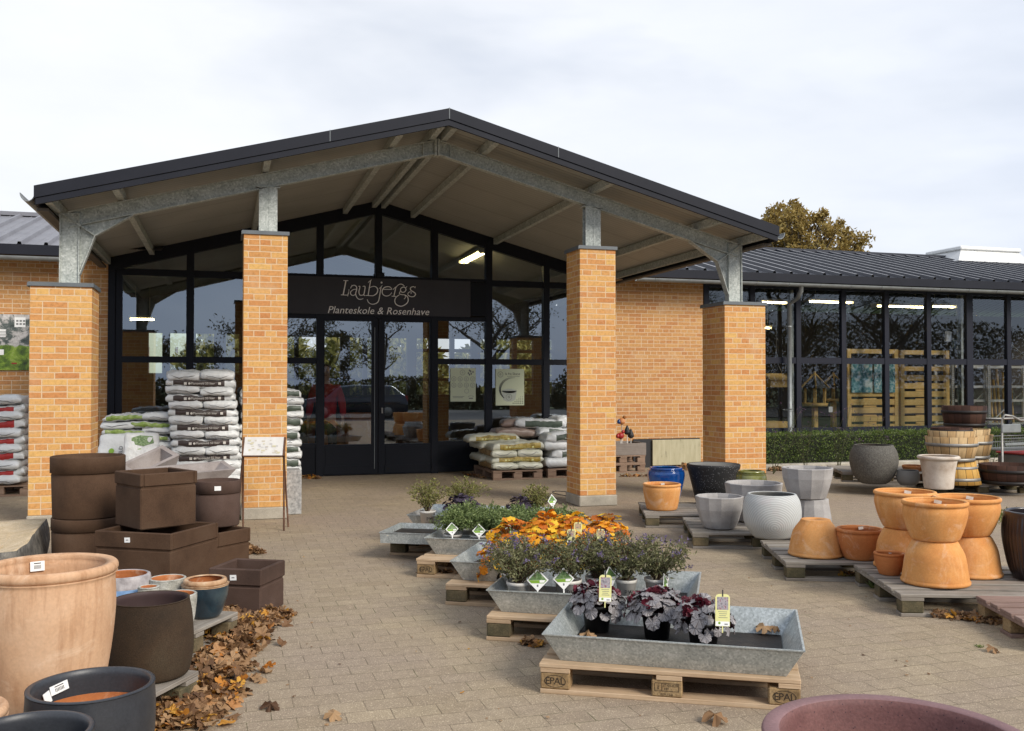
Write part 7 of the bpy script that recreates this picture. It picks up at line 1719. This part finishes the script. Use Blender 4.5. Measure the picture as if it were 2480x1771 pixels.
weed(2117, 1425, .06, .09, 26, 'green weed tuft between two pot pallets'); weed(2058, 1398, .10, .05, 30, 'low weed patch before the upturned single pot pallet', m_yelbush); weed(585, 1258, .05, .10, 20, 'small weed at the foot of the tall pillar'); weed(2372, 1567, .05, .022, 40, 'tiny moss tuft alone on the open paving', m_hedge); weed(1990, 1122, .14, .14, 40, 'weed tuft against the stone kerb'); weed(2050, 1124, .12, .12, 34, 'second weed tuft against the stone kerb by the round stone pot')
def mosspatch():
    b = MB(); rr = random.Random(77); c = onz(2455, 1255, 0)
    for k in range(900):
        p = Vector((c[0]+rr.gauss(0,.28), c[1]+rr.gauss(0,.35), .0)); leafquad(b, p, rv(rr)+Vector((0,0,.8)), rv(rr), .05, .02, rr.random())
    tag(b.build('moss_patch', m_yelbush), kind='stuff')
mosspatch()
# ---------------------------------------------------------------- fallen leaves
def maple(mb, p, size, rr, flat=.5, u=None):
    n = (Vector((0,0,1))+rv(rr)*flat); d = rv(rr); d = (d-n*d.dot(n)/n.dot(n)); 
    lobed(mb, Vector(p)-d.normalized()*size*.3, d, n, size, 0, rr.random() if u is None else u, ML, rr.uniform(-.5,.9), rr, .10)
lit = MB(); rr = random.Random(31)
def along(pts, n, wid, zmax, size=.085):
    for _ in range(n):
        i = rr.randrange(len(pts)-1); t_ = rr.random(); a, c = pts[i], pts[i+1]
        x = a[0]+(c[0]-a[0])*t_; y = a[1]+(c[1]-a[1])*t_; w_ = a[2]+(c[2]-a[2])*t_
        g_ = rr.gauss(0, .5); off = g_*w_; h = max(0, 1-abs(g_))*zmax*rr.random()
        dx, dy = c[0]-a[0], c[1]-a[1]; L_ = math.hypot(dx, dy); maple(lit, (x-dy/L_*off, y+dx/L_*off, .012+h), size*rr.uniform(.6,1.25), rr, .75)
E1 = [onz(px_, py_, 0) for px_, py_ in ((430, 1771), (500, 1690), (545, 1600), (590, 1530), (655, 1495))]
W1 = (.16, .17, .17, .17, .08)
along([(p[0], p[1], w_) for p, w_ in zip(E1, W1)], 900, .2, .06)
along([(p[0], p[1], .10) for p in [onz(655, 1495, 0), onz(705, 1495, 0)]], 60, .1, .02)
along([(p[0], p[1], .12) for p in [onz(330, 1771, 0), onz(470, 1700, 0)]], 160, .2, .05)
along([(p[0], p[1], .22) for p in [onz(470, 1560, 0), onz(560, 1490, 0)]], 200, .2, .06)
along([(p[0], p[1], .07) for p in [onz(2250, 1492, 0), onz(2350, 1500, 0), onz(2430, 1512, 0)]], 120, .1, .03, .06)
along([(p[0], p[1], .05) for p in [onz(2040, 1392, 0), onz(2072, 1398, 0)]], 22, .1, .02, .07)
along([(p[0], p[1], .12) for p in [onz(1860, 1140, 0), onz(2010, 1140, 0)]], 260, .1, .05, .10)
along([(p[0], p[1], .10) for p in [onz(1640, 1120, 0), onz(1665, 1140, 0)]], 60, .1, .07, .10)
along([(p[0], p[1], .08) for p in [onz(735, 1158, 0), onz(770, 1160, 0)]], 40, .1, .03, .09)
along([(p[0], p[1], .05) for p in [onz(1120, 1148, 0), onz(1180, 1160, 0)]], 26, .1, .02, .09)
along([(p[0], p[1], .06) for p in [onz(1020, 1388, 0), onz(1110, 1395, 0)]], 46, .1, .02, .08)
along([(p[0], p[1], .05) for p in [onz(1260, 1560, 0), onz(1320, 1566, 0)]], 26, .1, .02, .06)
along([(p[0], p[1], .05) for p in [onz(600, 1330, 0), onz(625, 1345, 0)]], 30, .1, .03, .09)
along([(p[0], p[1], .10) for p in [onz(1505, 1155, 0), onz(1570, 1155, 0)]], 30, .1, .02, .09)
for _ in range(150): 
    px_, py_ = rr.uniform(650, 2400), rr.uniform(1250, 1760); p = onz(px_, py_, 0); maple(lit, (p[0], p[1], .006), rr.uniform(.006,.024), rr, .3)
tag(lit.build('fallen_leaves', m_litter), kind='stuff')
for px_, py_, s_, u, z, lab in ((640, 1713, .085, .0, .02, 'dark purple brown leaf lying alone on the paving near the leaf drift'), (795, 1736, .075, .80, .022, 'single orange curled leaf on the open paving'), (1722, 1742, .10, .42, .03, 'pale brown curled leaf near the stamped front pallet'), (2402, 1574, .07, .5, .02, 'lone brown leaf on the right paving'), (2192, 1463, .06, .85, .02, 'orange leaf at the corner of the stacked pots pallet'), (1416, 1540, .085, .72, .175, 'orange leaf lying in the front left of the nearest tray'), (1843, 1524, .08, .78, .19, 'rust orange leaf in the back right of the nearest tray'), (1870, 1523, .06, .6, .19, 'brown leaf beside the rust one in the nearest tray')):
    b = MB(); rr2 = random.Random(int(px_)); p = onz(px_, py_, z); lobed(b, Vector((0,0,0)), Vector((.8,.5,.15)), Vector((.1,-.35,1)), s_*1.2, 0, u, ML, .9, rr2, .14); o = b.build('fallen_leaf', m_litter); o.location = (p[0], p[1], z+.004); tag(o, lab, 'leaf', 'single fallen leaves')
# ---------------------------------------------------------------- trees
def tree(label, x, y, H_, R_, trunk_h, seed, leafmat, nleaf, LL, LW, bare=0.0, group=None, crown_z=None, cat='tree'):
    rr = random.Random(seed); t = thing('broadleaf_tree', label, cat, (x, y, -.06), 0, group); br, lf = MB(), MB(); tips = []
    def grow(p, d, L_, r, lev):
        n = 4; P = [p]; q = p; dd = d
        for k in range(n): dd = (dd+rv(rr)*.20+Vector((0,0,.06))).normalized(); q = q+dd*L_/n; P.append(q)
        br.tube(P, [r*(1-.55*k/n) for k in range(n+1)], 7 if lev < 2 else 4, 0, False)
        if lev >= 3: tips.append((P[-1], dd)); tips.append((P[2], dd)); return
        for k in range(rr.choice([3,3,4]) if lev else 6):
            f = rr.uniform(.45, 1) if lev else rr.uniform(.55, 1); i = min(n-1, int(f*n)); s_ = P[i].lerp(P[i+1], f*n-i)
            a = rr.uniform(0, 2*PI); side = Vector((math.cos(a), math.sin(a), rr.uniform(.0,.7))); grow(s_, (dd*.45+side).normalized(), L_*rr.uniform(.52,.72), r*.48, lev+1)
    grow(Vector((0,0,0)), Vector((0,0,1)), trunk_h, R_*.055+.05, 0)
    zc = crown_z or H_*.62
    # fit the tips into the crown's uneven envelope
    for (p, d) in tips:
        pass
    per = max(1, nleaf//max(1, len(tips)))
    for p, d in tips:
        if rr.random() < bare: continue
        c = p
        for _ in range(per):
            q = c+rv(rr)*R_*.20*rr.random()**.6; leafquad(lf, q, rv(rr)+Vector((0,0,-.2)), rv(rr), LL*rr.uniform(.6,1.2), LW*rr.uniform(.7,1.2), rr.random())
    br.build('trunk', m_bark, t); lf.build('crown', leafmat, t); return t
def oak():
    """rounded autumn oak behind the wing roof"""
    Z = 33.0; x, y = at_depth(1944, Z); k = F_PX/Z; rr = random.Random(4); t = thing('autumn_oak', 'broad golden brown autumn oak rising behind the black ribbed roof', 'tree', (x, y, -.06)); top = zof(490, Z); cz = zof(632, Z); br, lf = MB(), MB()
    br.tube([(0,0,0),(.05,0,2),(-.05,.1,cz-1.2)], [.42,.34,.28], 9)
    # clumps spread over an uneven dome
    prof = [(1826,600,0),(1832,560,.2),(1845,520,.3),(1870,500,0),(1905,490,.1),(1945,480,0),(1962,479,.2),(2000,502,0),(2030,516,.1),(2060,540,0),(2082,560,.2),(2100,590,0),(2116,612,.2)]
    cl = []
    for i in range(185):
        j = rr.randrange(len(prof)-1); f = rr.random(); ex = prof[j][0]+(prof[j+1][0]-prof[j][0])*f; ey = prof[j][1]+(prof[j+1][1]-prof[j][1])*f
        s_ = rr.random()**.5; px_ = 1966+(ex-1966)*s_; py_ = 665+(ey-665)*s_; depth = math.sqrt(max(0,1-s_*s_))*1.9
        X = (px_-1966)/k; cl.append(Vector((X*cY+rr.uniform(-1,1)*depth*sY, -X*sY+rr.uniform(-1,1)*depth, zof(py_+12, Z)+.06)))
    for c in cl:
        br.tube([(0,.05,cz-1.4), tuple(Vector((0,.05,cz-1.2)).lerp(c, .5)+rv(rr)*.2), tuple(c)], [.09,.045,.012], 5, 0, False)
        r_ = rr.uniform(.14,.34)
        for _ in range(66):
            q = c+rv(rr)*r_*rr.random()**.45; leafquad(lf, q, rv(rr), rv(rr), .14*rr.uniform(.7,1.3), .075, rr.random())
    br.build('trunk', m_bark, t); lf.build('crown', m_oaktree, t)
oak()
# trees, hedge bank and a parked car on the photographer's side: they show in the glass
GR = 'trees across the car park'
for i, (x, y, H_, tr, n, bare, lab) in enumerate(((-1.4, -14, 6.0, 2.3, 3200, .2, 'small half bare tree across the car park mirrored in the left panes'), (1.0, -19, 8, 3.4, 2600, .15, 'leafy tree across the car park mirrored above the doors'), (8, -22, 7, 3.0, 1500, .4, 'thin tree across the car park mirrored right of the doors'), (14, -20, 9, 3.8, 2400, .35, 'half bare tree across the car park mirrored by the tall pillar'), (24, -17, 11, 4.6, 3000, .3, 'tall half bare tree across the car park mirrored in the wing'), (33, -20, 11, 4.6, 3000, .3, 'second tall tree across the car park mirrored in the wing'), (28.5, -23, 11, 4.8, 3000, .3, 'third tall tree across the car park mirrored in the wing'), (39, -18, 11, 4.8, 3000, .3, 'fourth tall tree across the car park mirrored in the wing'))):
    tree(lab, x, y, H_, H_*.42, tr, 200+i, m_darktree, n, .16, .08, bare, GR)
def round_tree(label, x, y, zc, rx, rz, n, seed):
    rr = random.Random(seed); t = thing('broadleaf_tree', label, 'tree', (x, y, -.06), 0, GR); br, lf = MB(), MB()
    for k in range(9):
        d = rv(rr); d.z = abs(d.z)+.2; br.tube([(0,0,0) if k == 0 else (0,0,zc*.45), (d.x*rx*.4, d.y*rx*.4, zc*.8), (d.x*rx*.85, d.y*rx*.85, zc+d.z*rz*.5)], [.12,.06,.015], 6)
    cl = [Vector((q.x*rx, q.y*rx, zc+q.z*rz))*1.0 for q in (rv(rr)*rr.random()**.4 for _ in range(70))]
    for c in cl:
        r_ = rr.uniform(.25,.55)
        for _ in range(n//70): leafquad(lf, c+rv(rr)*r_*rr.random()**.5, rv(rr), rv(rr), .15*rr.uniform(.7,1.3), .08, rr.random())
    br.build('trunk', m_bark, t); lf.build('crown', m_darktree, t)
round_tree('rounded dark tree across the car park mirrored behind the person in red', 4.9, -19, 3.1, 1.9, 1.9, 7000, 301)
rr = random.Random(91); b = MB()
def bank(q): x = q.uniform(-40, 60); h = 1.5+1.0*mnoise.noise((x*.15, 2, 0))+(4.2 if x > 20 else 0)*min(1, (x-20)/4); return (x, -25+q.uniform(-1.5,1.5), q.uniform(0, h)), Vector((0,1,0))
leafmass(b, 60000, bank, .26, .16, rr, .3); tag(b.build('shrub_belt', m_darktree), kind='stuff')
def car():
    t = thing('parked_car', 'dark blue estate car parked on the asphalt behind the photographer, mirrored in the doors', 'car', (5.4, -10.5, -.012), math.radians(4))
    m_paint = plain('dark_car_paint', (.012,.018,.035), .18, .3, .6, .8)
    L_, W_ = 4.5, 1.75
    def prof(x):   # roof / bonnet height along the car
        pts = [(-2.25,.55),(-2.2,.80),(-1.35,.93),(-.62,1.40),(.2,1.46),(1.5,1.42),(2.1,1.05),(2.22,.70)]
        for (a, b_), (c, d) in zip(pts[:-1], pts[1:]):
            if a <= x <= c: f = (x-a)/(c-a); f = f*f*(3-2*f); return b_+(d-b_)*f
        return .6
    b = MB(); xs = [-2.25+4.47*i/44 for i in range(45)]; rows = []
    for x in xs:
        h = prof(x); e = 1-max(0, abs(x)/2.25-.80)*.9; w_ = W_/2*e; belt = min(h, .92); tum = .16*max(0, (h-.92)/.5)
        rows.append([(x,-w_*.93,.22),(x,-w_,.40),(x,-w_,.70),(x,-w_*.97,belt),(x,-w_*.97+tum+.02,max(belt,h-.05)),(x,-w_*.62,h),(x,0,h+.02),(x,w_*.62,h),(x,w_*.97-tum-.02,max(belt,h-.05)),(x,w_*.97,belt),(x,w_,.70),(x,w_,.40),(x,w_*.93,.22)])
    n = 13; b.add([p for r_ in rows for p in r_], [(i*n+j, i*n+j+1, (i+1)*n+j+1, (i+1)*n+j) for i in range(44) for j in range(n-1)] + [list(range(n))[::-1], [44*n+j for j in range(n)]], 0, True); b.build('body', m_paint, t)
    for s_ in (-1, 1):
        for x0, x1 in ((-.75,.02),(.10,.95),(1.03,1.62)):
            q = MB(); f = lambda x, z: (x, s_*(W_/2*.97-.16*(z-.92)/.5+.012), z); q.add([f(x0 if x0 > -.7 else x0-.28,.95), f(x1,.95), f(x1-(.0 if x1 < 1.5 else .12), min(1.36, prof(x1)-.08)), f(x0+.05, min(1.36, prof(x0+.05)-.08))], [(0,1,2,3)]); q.build('window', m_carglass, t)
    q = MB(); q.add([(-1.28,-.66,.97),(-1.28,.66,.97),(-.66,.56,1.375),(-.66,-.56,1.375)], [(0,1,2,3)]); q.v = [(x-.03, y, z+.03) for x, y, z in q.v]; q.build('windscreen', m_carglass, t)
    for x in (-1.38, 1.32):
        for s_ in (-1, 1):
            M = Matrix.Translation((x, s_*.80-.09*s_*0, .31)) @ Matrix.Rotation(PI/2, 4, 'X')
            q = MB(); q.lathe([(.17,-.10),(.30,-.10),(.315,-.07),(.315,.07),(.30,.10),(.17,.10)], 28); q.v = [tuple(M @ Vector(v)) for v in q.v]; wh = q.build('wheel', m_ink, t)
            q = MB(); q.lathe([(.02,-.105),(.20,-.104),(.21,-.08),(.21,.08),(.20,.104),(.02,.105)], 20); q.v = [tuple(M @ Vector(v)) for v in q.v]; q.build('rim', m_hoop, wh)
    for s_ in (-1, 1): q = MB(); q.cbox(-2.235, -2.10, s_*.58-.16, s_*.58+.16, .62, .76, .02); q.build('headlight', m_white, t); q = MB(); q.cbox(2.10, 2.215, s_*.62-.10, s_*.62+.10, .72, .98, .02); q.build('tail_light', m_lab_red, t)
    q = MB(); q.box(-2.25, -2.2, -.26, .26, .38, .49); q.build('number_plate', m_white, t)
car()
